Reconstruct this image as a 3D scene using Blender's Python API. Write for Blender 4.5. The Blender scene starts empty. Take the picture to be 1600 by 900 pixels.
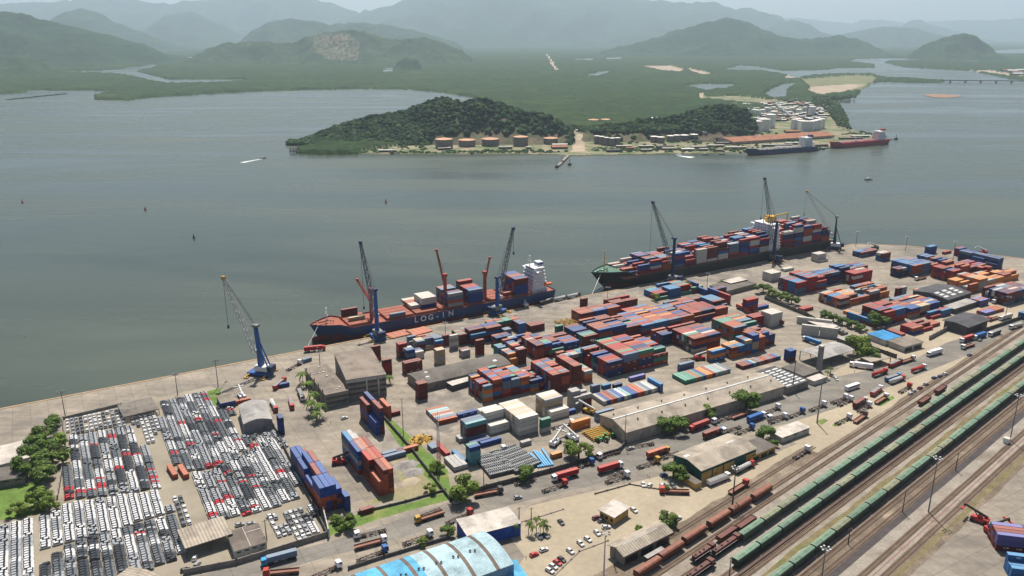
import bpy, math, random
from math import sin, cos, pi, radians, atan2, hypot, floor
from mathutils import Vector, noise
random.seed(7)
S = bpy.context.scene
COL = S.collection
# ------------------------------------------------------------------ camera
HC, F, HOR = 210.0, 1260.0, 52.0
PIT = math.atan((450 - HOR) / F)
cam_d = bpy.data.cameras.new('camera'); cam = bpy.data.objects.new('camera', cam_d); COL.objects.link(cam)
cam.location = (0, 0, HC); cam.rotation_euler = (pi / 2 - PIT, 0, 0)
cam_d.sensor_width = 36; cam_d.lens = 36 * F / 1600; cam_d.clip_start = 1; cam_d.clip_end = 80000
S.camera = cam
# ------------------------------------------------------------------ light
SUN_EL, SUN_AZ = 61.0, 93.0          # azimuth: mathematical angle of the direction towards the sun
w = bpy.data.worlds.new('World'); S.world = w; w.use_nodes = True
nt = w.node_tree; nt.nodes.clear()
sky = nt.nodes.new('ShaderNodeTexSky'); sky.sky_type = 'NISHITA'; sky.sun_disc = False
sky.sun_elevation = radians(SUN_EL); sky.sun_rotation = radians(90 - SUN_AZ)
sky.air_density = 1.0; sky.dust_density = 1.5; sky.ozone_density = 1.0; sky.altitude = 50
bg = nt.nodes.new('ShaderNodeBackground'); bg.inputs[1].default_value = 0.05
wo = nt.nodes.new('ShaderNodeOutputWorld')
nt.links.new(sky.outputs[0], bg.inputs[0]); nt.links.new(bg.outputs[0], wo.inputs[0])
sd = bpy.data.lights.new('sun', 'SUN'); sd.energy = 5.0; sd.angle = radians(0.5); sd.color = (1.0, 0.93, 0.83)
sun = bpy.data.objects.new('sun', sd); COL.objects.link(sun)
sv = Vector((cos(radians(SUN_AZ)) * cos(radians(SUN_EL)), sin(radians(SUN_AZ)) * cos(radians(SUN_EL)), sin(radians(SUN_EL))))
sun.rotation_euler = sv.to_track_quat('Z', 'Y').to_euler(); sun.location = (0, 0, 600)
S.cycles.volume_bounces = 2; S.cycles.max_bounces = 8
S.view_settings.view_transform = 'Standard'; S.view_settings.look = 'None'
S.view_settings.exposure = 0.46; S.view_settings.gamma = 1.0; S.view_settings.use_curve_mapping = False
# ------------------------------------------------------------------ pixel (1600x900 photo) -> place on a level
CP, SP = cos(PIT), sin(PIT)
def ray(u, v): return (u - 800, F * CP + (450 - v) * SP, -F * SP + (450 - v) * CP)
def G(u, v, z=0.0):
    d = ray(u, v); t = (z - HC) / d[2]
    return Vector((d[0] * t, d[1] * t, z))
def AtY(u, v, Y):
    d = ray(u, v); t = Y / d[1]; return Vector((d[0] * t, Y, HC + d[2] * t))
def OnPlane(b, az, u, v):             # where the view ray meets the vertical plane through b with azimuth az
    d = ray(u, v); nx, ny = -sin(az), cos(az)
    t = (nx * b[0] + ny * b[1]) / (nx * d[0] + ny * d[1])
    return Vector((d[0] * t, d[1] * t, HC + d[2] * t))
def Hgt(b, v):                        # height of a vertical thing at b whose top is on image row v
    k = (450 - v) / F                 # up/depth
    y = b[1]; return HC + y * (k * CP - SP) / (CP + k * SP)
_a, _b = G(0, 639), G(1310, 388)
QA = atan2(_b[1] - _a[1], _b[0] - _a[0])            # quay direction
_r1, _r2 = G(1152, 830, 4), G(1600, 527, 4)
RA = atan2(_r2[1] - _r1[1], _r2[0] - _r1[0])        # railway direction
E1 = Vector((cos(QA), sin(QA), 0)); E2 = Vector((sin(QA), -cos(QA), 0))   # along the quay / inland
R1 = Vector((cos(RA), sin(RA), 0)); R2 = Vector((sin(RA), -cos(RA), 0))
WZ = -3.0
# ------------------------------------------------------------------ materials
MATS = {}
def mat(name, c, rough=0.7, var=0.18, scale=0.5, metal=0.0, spot=None, spot_amt=0.35, bump=0.0, rnd=0.0, wave=None, spec=0.3, world=False, sscale=None, fine=0.0, joints=0):
    if name in MATS: return MATS[name]
    m = bpy.data.materials.new(name); m.use_nodes = True; n = m.node_tree; L = n.links
    b = n.nodes['Principled BSDF']; b.inputs['Roughness'].default_value = rough; b.inputs['Metallic'].default_value = metal
    b.inputs['Specular IOR Level'].default_value = spec
    if world:
        ge = n.nodes.new('ShaderNodeNewGeometry'); co = ge.outputs['Position']
    else:
        tc = n.nodes.new('ShaderNodeTexCoord'); co = tc.outputs['Object']
    nz = n.nodes.new('ShaderNodeTexNoise'); nz.inputs['Scale'].default_value = scale; nz.inputs['Detail'].default_value = 6
    nz.inputs['Roughness'].default_value = 0.65
    L.new(co, nz.inputs['Vector'])
    mr = n.nodes.new('ShaderNodeMapRange'); mr.inputs[1].default_value = 0.3; mr.inputs[2].default_value = 0.7
    mr.inputs[3].default_value = 1 - var; mr.inputs[4].default_value = 1 + var
    L.new(nz.outputs['Fac'], mr.inputs[0])
    val = mr.outputs[0]
    def mul(a, bb):
        k = n.nodes.new('ShaderNodeMath'); k.operation = 'MULTIPLY'
        L.new(a, k.inputs[0]); L.new(bb, k.inputs[1]); return k.outputs[0]
    if rnd:
        oi = n.nodes.new('ShaderNodeObjectInfo'); m2 = n.nodes.new('ShaderNodeMapRange')
        m2.inputs[3].default_value = 1 - rnd; m2.inputs[4].default_value = 1 + rnd
        L.new(oi.outputs['Random'], m2.inputs[0]); val = mul(val, m2.outputs[0])
    if joints:
        mpj = n.nodes.new('ShaderNodeMapping'); mpj.inputs['Rotation'].default_value = (0, 0, -0.529); L.new(co, mpj.inputs[0])
        bj = n.nodes.new('ShaderNodeTexBrick'); bj.offset = 0.0; bj.inputs['Scale'].default_value = 1; bj.inputs['Brick Width'].default_value = joints; bj.inputs['Row Height'].default_value = joints; bj.inputs['Mortar Size'].default_value = .22
        bj.inputs['Color1'].default_value = (1, 1, 1, 1); bj.inputs['Color2'].default_value = (.90, .90, .90, 1); bj.inputs['Mortar'].default_value = (.72, .72, .72, 1); L.new(mpj.outputs[0], bj.inputs[0]); val = mul(val, bj.outputs[0])
        mps = n.nodes.new('ShaderNodeMapping'); mps.inputs['Rotation'].default_value = (0, 0, -0.56); mps.inputs['Scale'].default_value = (.012, .16, 1); L.new(co, mps.inputs[0])
        ns = n.nodes.new('ShaderNodeTexNoise'); ns.inputs['Detail'].default_value = 5; ns.inputs['Scale'].default_value = 1; L.new(mps.outputs[0], ns.inputs['Vector'])
        ms_ = n.nodes.new('ShaderNodeMapRange'); ms_.inputs[1].default_value = .38; ms_.inputs[2].default_value = .62; ms_.inputs[3].default_value = .84; ms_.inputs[4].default_value = 1.08; L.new(ns.outputs['Fac'], ms_.inputs[0]); val = mul(val, ms_.outputs[0])
    if fine:
        n3 = n.nodes.new('ShaderNodeTexNoise'); n3.inputs['Scale'].default_value = scale * 9; n3.inputs['Detail'].default_value = 3
        L.new(co, n3.inputs['Vector']); m3 = n.nodes.new('ShaderNodeMapRange'); m3.inputs[1].default_value = .3; m3.inputs[2].default_value = .7
        m3.inputs[3].default_value = 1 - fine; m3.inputs[4].default_value = 1 + fine; L.new(n3.outputs['Fac'], m3.inputs[0]); val = mul(val, m3.outputs[0])
    if wave:                                   # (axis, metres per rib, amount)
        sx = n.nodes.new('ShaderNodeSeparateXYZ'); L.new(co, sx.inputs[0])
        k = n.nodes.new('ShaderNodeMath'); k.operation = 'MULTIPLY'; k.inputs[1].default_value = 2 * pi / wave[1]
        L.new(sx.outputs[wave[0]], k.inputs[0])
        s = n.nodes.new('ShaderNodeMath'); s.operation = 'SINE'; L.new(k.outputs[0], s.inputs[0])
        m3 = n.nodes.new('ShaderNodeMapRange'); m3.inputs[1].default_value = -1
        m3.inputs[3].default_value = 1 - wave[2]; m3.inputs[4].default_value = 1 + wave[2]
        L.new(s.outputs[0], m3.inputs[0]); val = mul(val, m3.outputs[0])
    vm = n.nodes.new('ShaderNodeVectorMath'); vm.operation = 'SCALE'; L.new(val, vm.inputs['Scale'])
    if spot:
        mx = n.nodes.new('ShaderNodeMix'); mx.data_type = 'RGBA'
        n2 = n.nodes.new('ShaderNodeTexNoise'); n2.inputs['Scale'].default_value = sscale or scale * 0.35; n2.inputs['Detail'].default_value = 8
        n2.inputs['Roughness'].default_value = 0.7
        L.new(co, n2.inputs['Vector'])
        m4 = n.nodes.new('ShaderNodeMapRange'); m4.inputs[1].default_value = 0.62 - spot_amt * .35; m4.inputs[2].default_value = 0.78 - spot_amt * .35
        L.new(n2.outputs['Fac'], m4.inputs[0]); L.new(m4.outputs[0], mx.inputs[0])
        mx.inputs[6].default_value = (*c, 1); mx.inputs[7].default_value = (*spot, 1)
        L.new(mx.outputs[2], vm.inputs[0])
    else:
        vm.inputs[0].default_value = c
    L.new(vm.outputs[0], b.inputs['Base Color'])
    if bump:
        bp = n.nodes.new('ShaderNodeBump'); bp.inputs['Strength'].default_value = 0.6; bp.inputs['Distance'].default_value = bump
        L.new(nz.outputs['Fac'], bp.inputs['Height']); L.new(bp.outputs[0], b.inputs['Normal'])
    MATS[name] = m; return m
# ------------------------------------------------------------------ mesh builder
class MB:
    def __init__(s): s.v = []; s.f = []; s.m = []; s.ms = []; s.sm = []
    def mi(s, m):
        if m not in s.ms: s.ms.append(m)
        return s.ms.index(m)
    def add(s, vs, fs, m, smooth=False):
        o = len(s.v); s.v += [tuple(v) for v in vs]; k = s.mi(m)
        for f in fs: s.f.append([i + o for i in f]); s.m.append(k); s.sm.append(smooth)
    def box(s, c, d, m, rz=0.0, top=None, taper=1.0):
        x, y, z = d[0] / 2, d[1] / 2, d[2] / 2; r, q = cos(rz), sin(rz); vs = []
        for k, t in ((-1, 1.0), (1, taper)):
            for i, j in ((-1, -1), (1, -1), (1, 1), (-1, 1)):
                X, Y = i * x * t, j * y * t
                vs.append((c[0] + X * r - Y * q, c[1] + X * q + Y * r, c[2] + k * z))
        s.add(vs, [(3, 2, 1, 0), (0, 1, 5, 4), (1, 2, 6, 5), (2, 3, 7, 6), (3, 0, 4, 7)], m)
        s.add([vs[i] for i in (4, 5, 6, 7)], [(0, 1, 2, 3)], top or m)
    def b2(s, x0, x1, y0, y1, z0, z1, m, top=None): s.box(((x0 + x1) / 2, (y0 + y1) / 2, (z0 + z1) / 2), (x1 - x0, y1 - y0, z1 - z0), m, 0, top)
    def beam(s, a, b, t, m, t2=None):
        a, b = Vector(a), Vector(b); d = b - a
        if d.length < 1e-4: return
        d.normalize(); u = d.cross(Vector((0, 0, 1)))
        if u.length < 1e-3: u = Vector((1, 0, 0))
        u.normalize(); w_ = d.cross(u); t2 = t2 or t; vs = []
        for p, tt in ((a, t), (b, t2)):
            for i, j in ((-1, -1), (1, -1), (1, 1), (-1, 1)): vs.append(p + u * i * tt / 2 + w_ * j * tt / 2)
        s.add(vs, [(3, 2, 1, 0), (4, 5, 6, 7), (0, 1, 5, 4), (1, 2, 6, 5), (2, 3, 7, 6), (3, 0, 4, 7)], m)
    def lattice(s, a, b, wa, wb, n, t, m):
        a, b = Vector(a), Vector(b); d = (b - a).normalized(); u = d.cross(Vector((0, 0, 1)))
        if u.length < 1e-3: u = Vector((1, 0, 0))
        u.normalize(); w_ = d.cross(u); rings = []
        for k in range(n + 1):
            p = a.lerp(b, k / n); ww = (wa + (wb - wa) * k / n) / 2
            rings.append([p + u * i * ww + w_ * j * ww for i, j in ((-1, -1), (1, -1), (1, 1), (-1, 1))])
        for i in range(4):
            s.beam(rings[0][i], rings[-1][i], t, m)
        for k in range(n):
            for i in range(4):
                j = (i + 1) % 4
                if (k + i) % 2: s.beam(rings[k][i], rings[k + 1][j], t * .7, m)
                else: s.beam(rings[k][j], rings[k + 1][i], t * .7, m)
    def cyl(s, c, r, h, m, n=16, r2=None, top=None, smooth=True):
        r2 = r if r2 is None else r2; vs = []
        for z, rr in ((0, r), (h, r2)):
            for k in range(n): vs.append((c[0] + rr * cos(2 * pi * k / n), c[1] + rr * sin(2 * pi * k / n), c[2] + z))
        s.add(vs, [(k, (k + 1) % n, n + (k + 1) % n, n + k) for k in range(n)], m, smooth)
        s.add(vs[n:], [tuple(range(n))], top or m); s.add(vs[:n], [tuple(reversed(range(n)))], m)
    def wheel(s, c, r, w_, m, n=10):            # axle along y
        vs = []
        for y in (-w_ / 2, w_ / 2):
            for k in range(n): vs.append((c[0] + r * cos(2 * pi * k / n), c[1] + y, c[2] + r * sin(2 * pi * k / n)))
        s.add(vs, [((k + 1) % n, k, n + k, n + (k + 1) % n) for k in range(n)] + [tuple(range(n)), tuple(range(2 * n - 1, n - 1, -1))], m)
    def prism(s, pts, z0, z1, m, top=None):
        n = len(pts); vs = [(p[0], p[1], z0) for p in pts] + [(p[0], p[1], z1) for p in pts]
        ar = sum(pts[i][0] * pts[(i + 1) % n][1] - pts[(i + 1) % n][0] * pts[i][1] for i in range(n))
        side = [(i, (i + 1) % n, n + (i + 1) % n, n + i) for i in range(n)]; tp = tuple(range(n, 2 * n))
        if ar < 0: side = [f[::-1] for f in side]; tp = tp[::-1]
        s.add(vs, side, m); s.add(vs, [tp], top or m)
    def loft(s, prof, x0, x1, m, axis='x', cap=None):   # profile (a,z) extruded along x (or y)
        n = len(prof); vs = []
        for x in (x0, x1):
            for a, z in prof: vs.append((x, a, z) if axis == 'x' else (a, x, z))
        s.add(vs, [(i, (i + 1) % n, n + (i + 1) % n, n + i) for i in range(n)], m)
        s.add(vs, [tuple(range(n)), tuple(range(2 * n - 1, n - 1, -1))], cap or m)
    def build(s, name, parent=None, loc=(0, 0, 0), rz=0.0):
        me = bpy.data.meshes.new(name); me.from_pydata(s.v, [], s.f)
        for m in s.ms: me.materials.append(m)
        me.polygons.foreach_set('material_index', s.m); me.polygons.foreach_set('use_smooth', s.sm); me.update()
        o = bpy.data.objects.new(name, me); COL.objects.link(o); o.location = loc; o.rotation_euler = (0, 0, rz)
        if parent is not None: o.parent = parent
        return o
def tag(o, label, cat, group=None):
    o['label'] = label; o['category'] = cat
    if group: o['group'] = group
    return o
def thing(name, label, cat, loc=(0, 0, 0), rz=0.0, group=None):
    o = bpy.data.objects.new(name, None); COL.objects.link(o); o.empty_display_size = 1
    o.location = loc; o.rotation_euler = (0, 0, rz); return tag(o, label, cat, group)
def structure(o): o['kind'] = 'structure'; return o
KIDS = {}
def kid(o, parent):
    KIDS.setdefault(parent.name, []).append(o); return o
def dup(root, loc, rz, label, group=None):
    def cp(o, par):
        c = o.copy(); COL.objects.link(c)
        if par: c.parent = par
        for ch in list(o.children): cp(ch, c)
        return c
    c = cp(root, None); c.location = loc; c.rotation_euler = (0, 0, rz); c['label'] = label
    if group: c['group'] = group
    return c
ORD = ['zeroth', 'first', 'second', 'third', 'fourth', 'fifth', 'sixth', 'seventh', 'eighth', 'ninth', 'tenth', 'eleventh', 'twelfth', 'thirteenth', 'fourteenth', 'fifteenth', 'sixteenth', 'seventeenth', 'eighteenth', 'nineteenth', 'twentieth']
def ordn(k):
    if k <= 20: return ORD[k]
    t = {2: 'twenty', 3: 'thirty', 4: 'forty', 5: 'fifty', 6: 'sixty'}[k // 10]
    return t + '-' + ORD[k % 10] if k % 10 else {2: 'twentieth', 3: 'thirtieth', 4: 'fortieth', 5: 'fiftieth', 6: 'sixtieth'}[k // 10]
def inpoly(x, y, P):
    c = False; j = len(P) - 1
    for i in range(len(P)):
        a, b = P[i], P[j]
        if (a[1] > y) != (b[1] > y) and x < (b[0] - a[0]) * (y - a[1]) / (b[1] - a[1]) + a[0]: c = not c
        j = i
    return c
def interp(P, x):
    if x <= P[0][0]: return P[0][1]
    for i in range(len(P) - 1):
        if x <= P[i + 1][0]:
            t = (x - P[i][0]) / (P[i + 1][0] - P[i][0]); t = t * t * (3 - 2 * t) * .5 + t * .5
            return P[i][1] + (P[i + 1][1] - P[i][1]) * t
    return P[-1][1]
def fbm(x, y, s, o=4): return noise.fractal(Vector((x / s, y / s, 3.7)), 1.0, 2.0, o)
# ================================================================== SETTING: water, far land, mountains
m_forest = mat('mangrove_canopy', (0.017, 0.040, 0.008), 0.9, 0.6, 0.02, bump=9, world=True, spot=(0.034, 0.058, 0.012), sscale=0.003, spec=0.1, fine=.4)
m_wood = mat('hill_forest', (0.022, 0.048, 0.016), 0.9, 0.5, 0.02, bump=12, world=True, spot=(0.045, 0.07, 0.022), sscale=0.006, spec=0.1, fine=.4)
m_mount = mat('mountain_forest', (0.026, 0.050, 0.022), 0.95, 0.4, 0.002, bump=60, world=True, spec=0.05, fine=.3)
m_sand = mat('bare_sand', (0.33, 0.26, 0.19), 0.9, 0.25, 0.02, world=True, spot=(0.25, 0.2, 0.13))
m_field = mat('dry_field', (0.13, 0.13, 0.055), 0.9, 0.3, 0.02, world=True, spot=(0.14, 0.18, 0.06), sscale=.008)
m_dirt = mat('island_ground', (0.25, 0.21, 0.14), 0.9, 0.3, 0.05, world=True, spot=(0.08, 0.12, 0.04), spot_amt=.6, sscale=.02)
# ---- water
def water_mat():
    m = bpy.data.materials.new('estuary_water'); m.use_nodes = True; n = m.node_tree; L = n.links; b = n.nodes['Principled BSDF']
    ge = n.nodes.new('ShaderNodeNewGeometry')
    mp = n.nodes.new('ShaderNodeMapping'); mp.inputs['Scale'].default_value = (0.0012, 0.006, 1); mp.inputs['Rotation'].default_value = (0, 0, radians(-12))
    L.new(ge.outputs['Position'], mp.inputs[0])
    nz = n.nodes.new('ShaderNodeTexNoise'); nz.inputs['Scale'].default_value = 1; nz.inputs['Detail'].default_value = 7; nz.inputs['Distortion'].default_value = .8
    L.new(mp.outputs[0], nz.inputs['Vector'])
    cr = n.nodes.new('ShaderNodeValToRGB'); cr.color_ramp.elements[0].position = .35; cr.color_ramp.elements[1].position = .72
    cr.color_ramp.elements[0].color = (0.034, 0.046, 0.030, 1); cr.color_ramp.elements[1].color = (0.080, 0.098, 0.076, 1)
    L.new(nz.outputs['Fac'], cr.inputs[0]); L.new(cr.outputs[0], b.inputs['Base Color'])
    mr = n.nodes.new('ShaderNodeMapRange'); mr.inputs[1].default_value = .35; mr.inputs[2].default_value = .7; mr.inputs[3].default_value = 0.14; mr.inputs[4].default_value = 0.40
    L.new(nz.outputs['Fac'], mr.inputs[0]); L.new(mr.outputs[0], b.inputs['Roughness']); b.inputs['IOR'].default_value = 1.33
    bs = None
    for sc, di, stx in ((0.35, 0.12, 1.0), (0.03, 0.5, 1.0)):
        m2 = n.nodes.new('ShaderNodeMapping'); m2.inputs['Scale'].default_value = (sc, sc * 1.8, sc); L.new(ge.outputs['Position'], m2.inputs[0])
        w2 = n.nodes.new('ShaderNodeTexNoise'); w2.inputs['Scale'].default_value = 1; w2.inputs['Detail'].default_value = 4; L.new(m2.outputs[0], w2.inputs['Vector'])
        bp = n.nodes.new('ShaderNodeBump'); bp.inputs['Strength'].default_value = .5; bp.inputs['Distance'].default_value = di
        L.new(w2.outputs['Fac'], bp.inputs['Height'])
        if bs: L.new(bs.outputs[0], bp.inputs['Normal'])
        bs = bp
    L.new(bs.outputs[0], b.inputs['Normal'])
    return m
mw = water_mat()
q = MB(); q.add([(-22000, -800, WZ), (22000, -800, WZ), (22000, 30000, WZ), (-22000, 30000, WZ)], [(0, 1, 2, 3)], mw)
structure(q.build('water'))
# ---- flat far land traced as shorelines
MAIN = [(-260, 150), (0, 147), (41, 144), (44, 140), (80, 141), (180, 142), (148, 150), (150, 156), (200, 157), (240, 152), (300, 148), (420, 142), (560, 139), (640, 140), (690, 144), (738, 152), (790, 175), (850, 205), (880, 243), (890, 244), (1170, 239), (1280, 232), (1386, 219), (1386, 214), (1337, 206), (1326, 197), (1322, 180), (1311, 163), (1296, 158), (1337, 152), (1345, 141), (1360, 131), (1379, 128), (1440, 130), (1475, 129), (1475, 126), (1379, 121), (1360, 116), (1300, 116), (1244, 121), (1222, 116), (1190, 111), (1160, 111), (1127, 109), (1157, 102), (1199, 106), (1225, 111), (1292, 109), (1311, 106), (1367, 106), (1364, 101), (1326, 96), (1337, 92), (1390, 91), (1502, 93), (1520, 96), (1600, 99), (1900, 99), (1900, 84), (1560, 84), (1530, 80), (1600, 76), (1900, 76), (1900, 63), (-260, 63)]
PEN = [(1382, 98), (1412, 105), (1487, 109), (1517, 111), (1577, 123), (1640, 130), (1900, 140), (1900, 101), (1520, 97), (1420, 95), (1390, 95)]
ISLE = [(463, 236), (468, 240), (500, 242), (600, 241), (760, 241), (870, 242), (885, 244), (890, 215), (880, 205), (830, 195), (700, 190), (600, 200), (520, 222)]
PONDS = [[(60, 114), (112, 112), (150, 111), (190, 108), (230, 98), (250, 97), (240, 106), (212, 112), (240, 118), (262, 124), (380, 124), (385, 127), (330, 130), (262, 131), (235, 127), (195, 117), (150, 114)],
         [(-20, 121), (28, 118), (27, 121), (-20, 124)], [(598, 110), (606, 104), (612, 104), (619, 113), (600, 114)], [(912, 119), (935, 112), (957, 110), (945, 117), (930, 120)],
         [(893, 92), (930, 91), (925, 95), (900, 94)], [(945, 91), (975, 88), (970, 93), (950, 94)], [(1056, 134), (1075, 133), (1109, 131), (1152, 132), (1140, 138), (1101, 143), (1085, 138)],
         [(1191, 147), (1221, 131), (1247, 129), (1230, 140), (1229, 153), (1208, 155)], [(1495, 94), (1530, 93), (1530, 97), (1500, 97)]]
SANDS = [[(1000, 103), (1045, 103), (1068, 109), (1062, 113), (1030, 110)], [(1070, 107), (1078, 107), (1110, 116), (1095, 118)], [(849, 80), (853, 80), (874, 111), (866, 111)], [(1265, 136), (1330, 131), (1355, 133), (1320, 145), (1280, 150), (1262, 143)],
         [(1225, 119), (1255, 118), (1250, 123), (1225, 124)], [(1515, 110), (1560, 117), (1640, 126), (1600, 120), (1545, 110)], [(1090, 150), (1098, 143), (1104, 155), (1094, 157)], [(903, 205), (910, 205), (918, 238), (890, 240)]]
FIELDS = [[(1250, 124), (1340, 117), (1372, 121), (1362, 131), (1330, 131), (1265, 136)], [(1160, 67), (1200, 69), (1200, 73), (1158, 71)], [(1330, 130), (1362, 128), (1345, 141), (1320, 145)]]
DIRT = [[(560, 238), (640, 226), (680, 222), (880, 218), (900, 200), (920, 210), (1090, 212), (1180, 188), (1195, 165), (1120, 158), (1090, 152), (1150, 150), (1285, 165), (1310, 195), (1325, 200), (1386, 213), (1386, 222), (1280, 235), (1170, 241), (890, 246), (560, 243)]]
rows = []; v = 63.5
while v < 247: rows.append(v); v += 0.55 if v < 100 else 0.9
xs = [-200 + 3.2 * k for k in range(657)]
q = MB(); vs = []; cls = []
for v in rows:
    for x in xs:
        jx = x + 2.2 * noise.noise(Vector((x / 9, v / 3, 0))); jv = v + 0.7 * noise.noise(Vector((x / 7, v / 2, 5)))
        p = G(x, v, WZ); c = 0
        if inpoly(jx, jv, MAIN) or inpoly(jx, jv, PEN) or inpoly(jx, jv, ISLE):
            c = 1
            if any(inpoly(jx, jv, P) for P in PONDS): c = 0
            elif any(inpoly(jx, jv, P) for P in SANDS): c = 2
            elif any(inpoly(jx, jv, P) for P in FIELDS): c = 3
            elif any(inpoly(jx, jv, P) for P in DIRT): c = 4
        if c == 0: z = WZ - 5
        elif c == 1: z = WZ + 8 + 3.5 * noise.noise(Vector((p.x / 22, p.y / 22, 0))) + 2.5 * noise.noise(Vector((p.x / 9, p.y / 9, 2)))
        else: z = WZ + 1.5
        vs.append((p.x, p.y, z)); cls.append(c)
nx = len(xs); mm = {1: m_forest, 2: m_sand, 3: m_field, 4: m_dirt}; fl = {1: [], 2: [], 3: [], 4: []}
for j in range(len(rows) - 1):
    for i in range(nx - 1):
        a = j * nx + i; f = (a, a + nx, a + nx + 1, a + 1); cc = [cls[k] for k in f]; c = max(cc)
        if c == 0: continue
        if 1 in cc and c > 1 and cc.count(1) > 1: c = 1
        fl[c].append(f)
o_ = len(q.v); q.v = vs
for c, ff in fl.items():
    k = q.mi(mm[c]); q.f += ff; q.m += [k] * len(ff); q.sm += [c == 1] * len(ff)
structure(q.build('mangrove_flats'))
# sandbank and reed strip
q = MB(); pts = [G(u, v, WZ) for u, v in ((1443, 149), (1455, 147), (1475, 147.5), (1503, 149.5), (1500, 151.5), (1480, 153), (1460, 152.5))]
q.prism(pts, WZ - .5, WZ + 1.0, mat('wet_sand', (0.24, 0.14, 0.085), .8, .3, .02, world=True)); structure(q.build('sandbank'))
q = MB()
for k in range(26):
    a = G(12 + k * 3.6, 156 - k * .38 + .3 * random.random(), WZ); q.box((a.x, a.y, WZ + .8), (11 + 6 * random.random(), 5, 2.6), m_wood)
structure(q.build('mud_bank'))
# ---- mountains: ridgelines with real depth and thickness
def ridge(name, P, Y, wf, wb, m, amp, sc, step=7, ny=30, z0=WZ - 6, xe=.35, isl=False):
    q = MB(); x = P[0][0]; cols = []
    while x <= P[-1][0]:
        vv = interp(P, x); fr = min(1.0, max(.12, (238 - vv) / 62)) if isl else 1.0; Yc = Y - wf * .92 * (1 - fr); cc = AtY(x, vv, Yc); cols.append((cc, fr, Yc)); x += step
    vs = []; n = len(cols)
    for i, (c, fr, Yc) in enumerate(cols):
        e = 1 if isl else min(1, min(i, n - 1 - i) / 3.0)
        for j in range(ny + 1):
            t = -1 + 2 * j / ny; y = Yc + (t * wf * fr if t < 0 else t * wb * fr)
            sp = abs(noise.noise(Vector((c.x / sc, y / (sc * 1.9), 1.0)))) * 1.6
            k = max(0.0, 1 - abs(t) ** (1.15 - .25 * noise.noise(Vector((c.x / sc / 2, 7, 0)))))
            k = k * max(0.05, 1 - .75 * sp * min(1, abs(t) * 2.4))
            h = max(0, c.z - z0) * k * e + amp * .2 * fbm(c.x, y, sc / 5, 5) * (k ** .5)
            vs.append((c.x * (y / Yc) ** xe, y, z0 + h))
    fs = [(i * (ny + 1) + j, (i + 1) * (ny + 1) + j, (i + 1) * (ny + 1) + j + 1, i * (ny + 1) + j + 1) for i in range(n - 1) for j in range(ny)]
    q.add(vs, fs, m, True); o = structure(q.build(name)); return o
ridge('mountain_range', [(-500, 20), (-200, -20), (0, 5), (80, 3), (150, -5), (260, 5), (330, 0), (400, -12), (470, -4), (520, 4), (560, 20), (620, 30), (700, 45)], 20000, 3600, 3000, m_mount, 220, 900)
ridge('mountain_range', [(430, 52), (520, 30), (570, 18), (610, 8), (650, -8), (700, -26), (760, -38), (830, -34), (880, -22), (940, -10), (1000, -2), (1060, 3), (1110, 5), (1150, 12), (1180, 14), (1220, 27), (1260, 45), (1290, 56)], 19000, 5200, 3000, m_mount, 260, 1100)
ridge('mountain_range', [(1150, 52), (1200, 32), (1240, 27), (1290, 34), (1330, 36), (1350, 30), (1370, 31), (1420, 36), (1460, 34), (1500, 31), (1540, 32), (1600, 28), (1700, 30), (1800, 45), (1900, 54)], 27000, 3500, 2500, m_mount, 200, 1300)
ridge('mountain_range', [(1370, 55), (1400, 46), (1425, 31), (1436, 30), (1460, 40), (1500, 50), (1540, 56)], 22000, 1900, 1500, m_mount, 120, 600)
ridge('mountain_range', [(1180, 58), (1215, 38), (1240, 31), (1265, 38), (1285, 50), (1300, 56), (1330, 57)], 17000, 1800, 1500, m_mount, 120, 600)
ridge('mountain_range', [(1290, 62), (1330, 50), (1380, 41), (1430, 44), (1470, 54), (1500, 60)], 16000, 1400, 1200, m_mount, 90, 500)
ridge('mountain_range', [(50, 62), (75, 35), (100, 20), (125, 12), (150, 18), (180, 35), (215, 48), (255, 66), (300, 84), (330, 90)], 11500, 1900, 1500, m_mount, 120, 600)
ridge('mountain_range', [(180, 80), (220, 48), (265, 22), (300, 18), (340, 36), (380, 55), (420, 72)], 15500, 2200, 1500, m_mount, 120, 600)
ridge('hill', [(-400, 40), (-200, 5), (-60, 12), (0, 18), (30, 21), (65, 30), (110, 40), (150, 50), (180, 57), (215, 68), (250, 84), (275, 93)], 6400, 1100, 1300, m_mount, 90, 420, ny=40)
ridge('hill', [(-120, 92), (-60, 84), (0, 86), (30, 88), (68, 97), (80, 100)], 4700, 300, 300, m_wood, 20, 150, 4, 12)
ridge('hill', [(370, 76), (385, 58), (400, 44), (425, 33), (455, 28), (485, 33), (520, 38), (560, 35), (600, 38), (660, 50), (700, 62), (740, 76)], 10800, 1700, 1500, m_mount, 110, 480, ny=36)
ridge('hill', [(300, 92), (325, 76), (345, 69), (395, 64), (430, 66), (455, 68), (480, 58), (500, 53), (530, 48), (565, 48), (585, 54), (600, 60), (620, 62), (640, 59), (665, 57), (690, 66), (715, 76), (740, 92)], 6500, 700, 800, m_wood, 70, 300, 2, 60)
ridge('hill', [(612, 104), (622, 96), (636, 90), (648, 91), (665, 103)], 5000, 150, 150, m_wood, 14, 120, 3, 10)
ridge('hill', [(930, 82), (985, 70), (1025, 58), (1060, 47), (1085, 41), (1110, 33), (1140, 28), (1165, 33), (1195, 45), (1225, 57), (1255, 62), (1285, 58), (1310, 56), (1340, 60), (1370, 76)], 9000, 1200, 1200, m_mount, 100, 420, 5, 36)
ridge('hill', [(1418, 90), (1430, 78), (1448, 67), (1475, 59), (1500, 53), (1522, 55), (1540, 66), (1560, 84)], 7300, 500, 500, m_wood, 50, 260, 3, 24)
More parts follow.
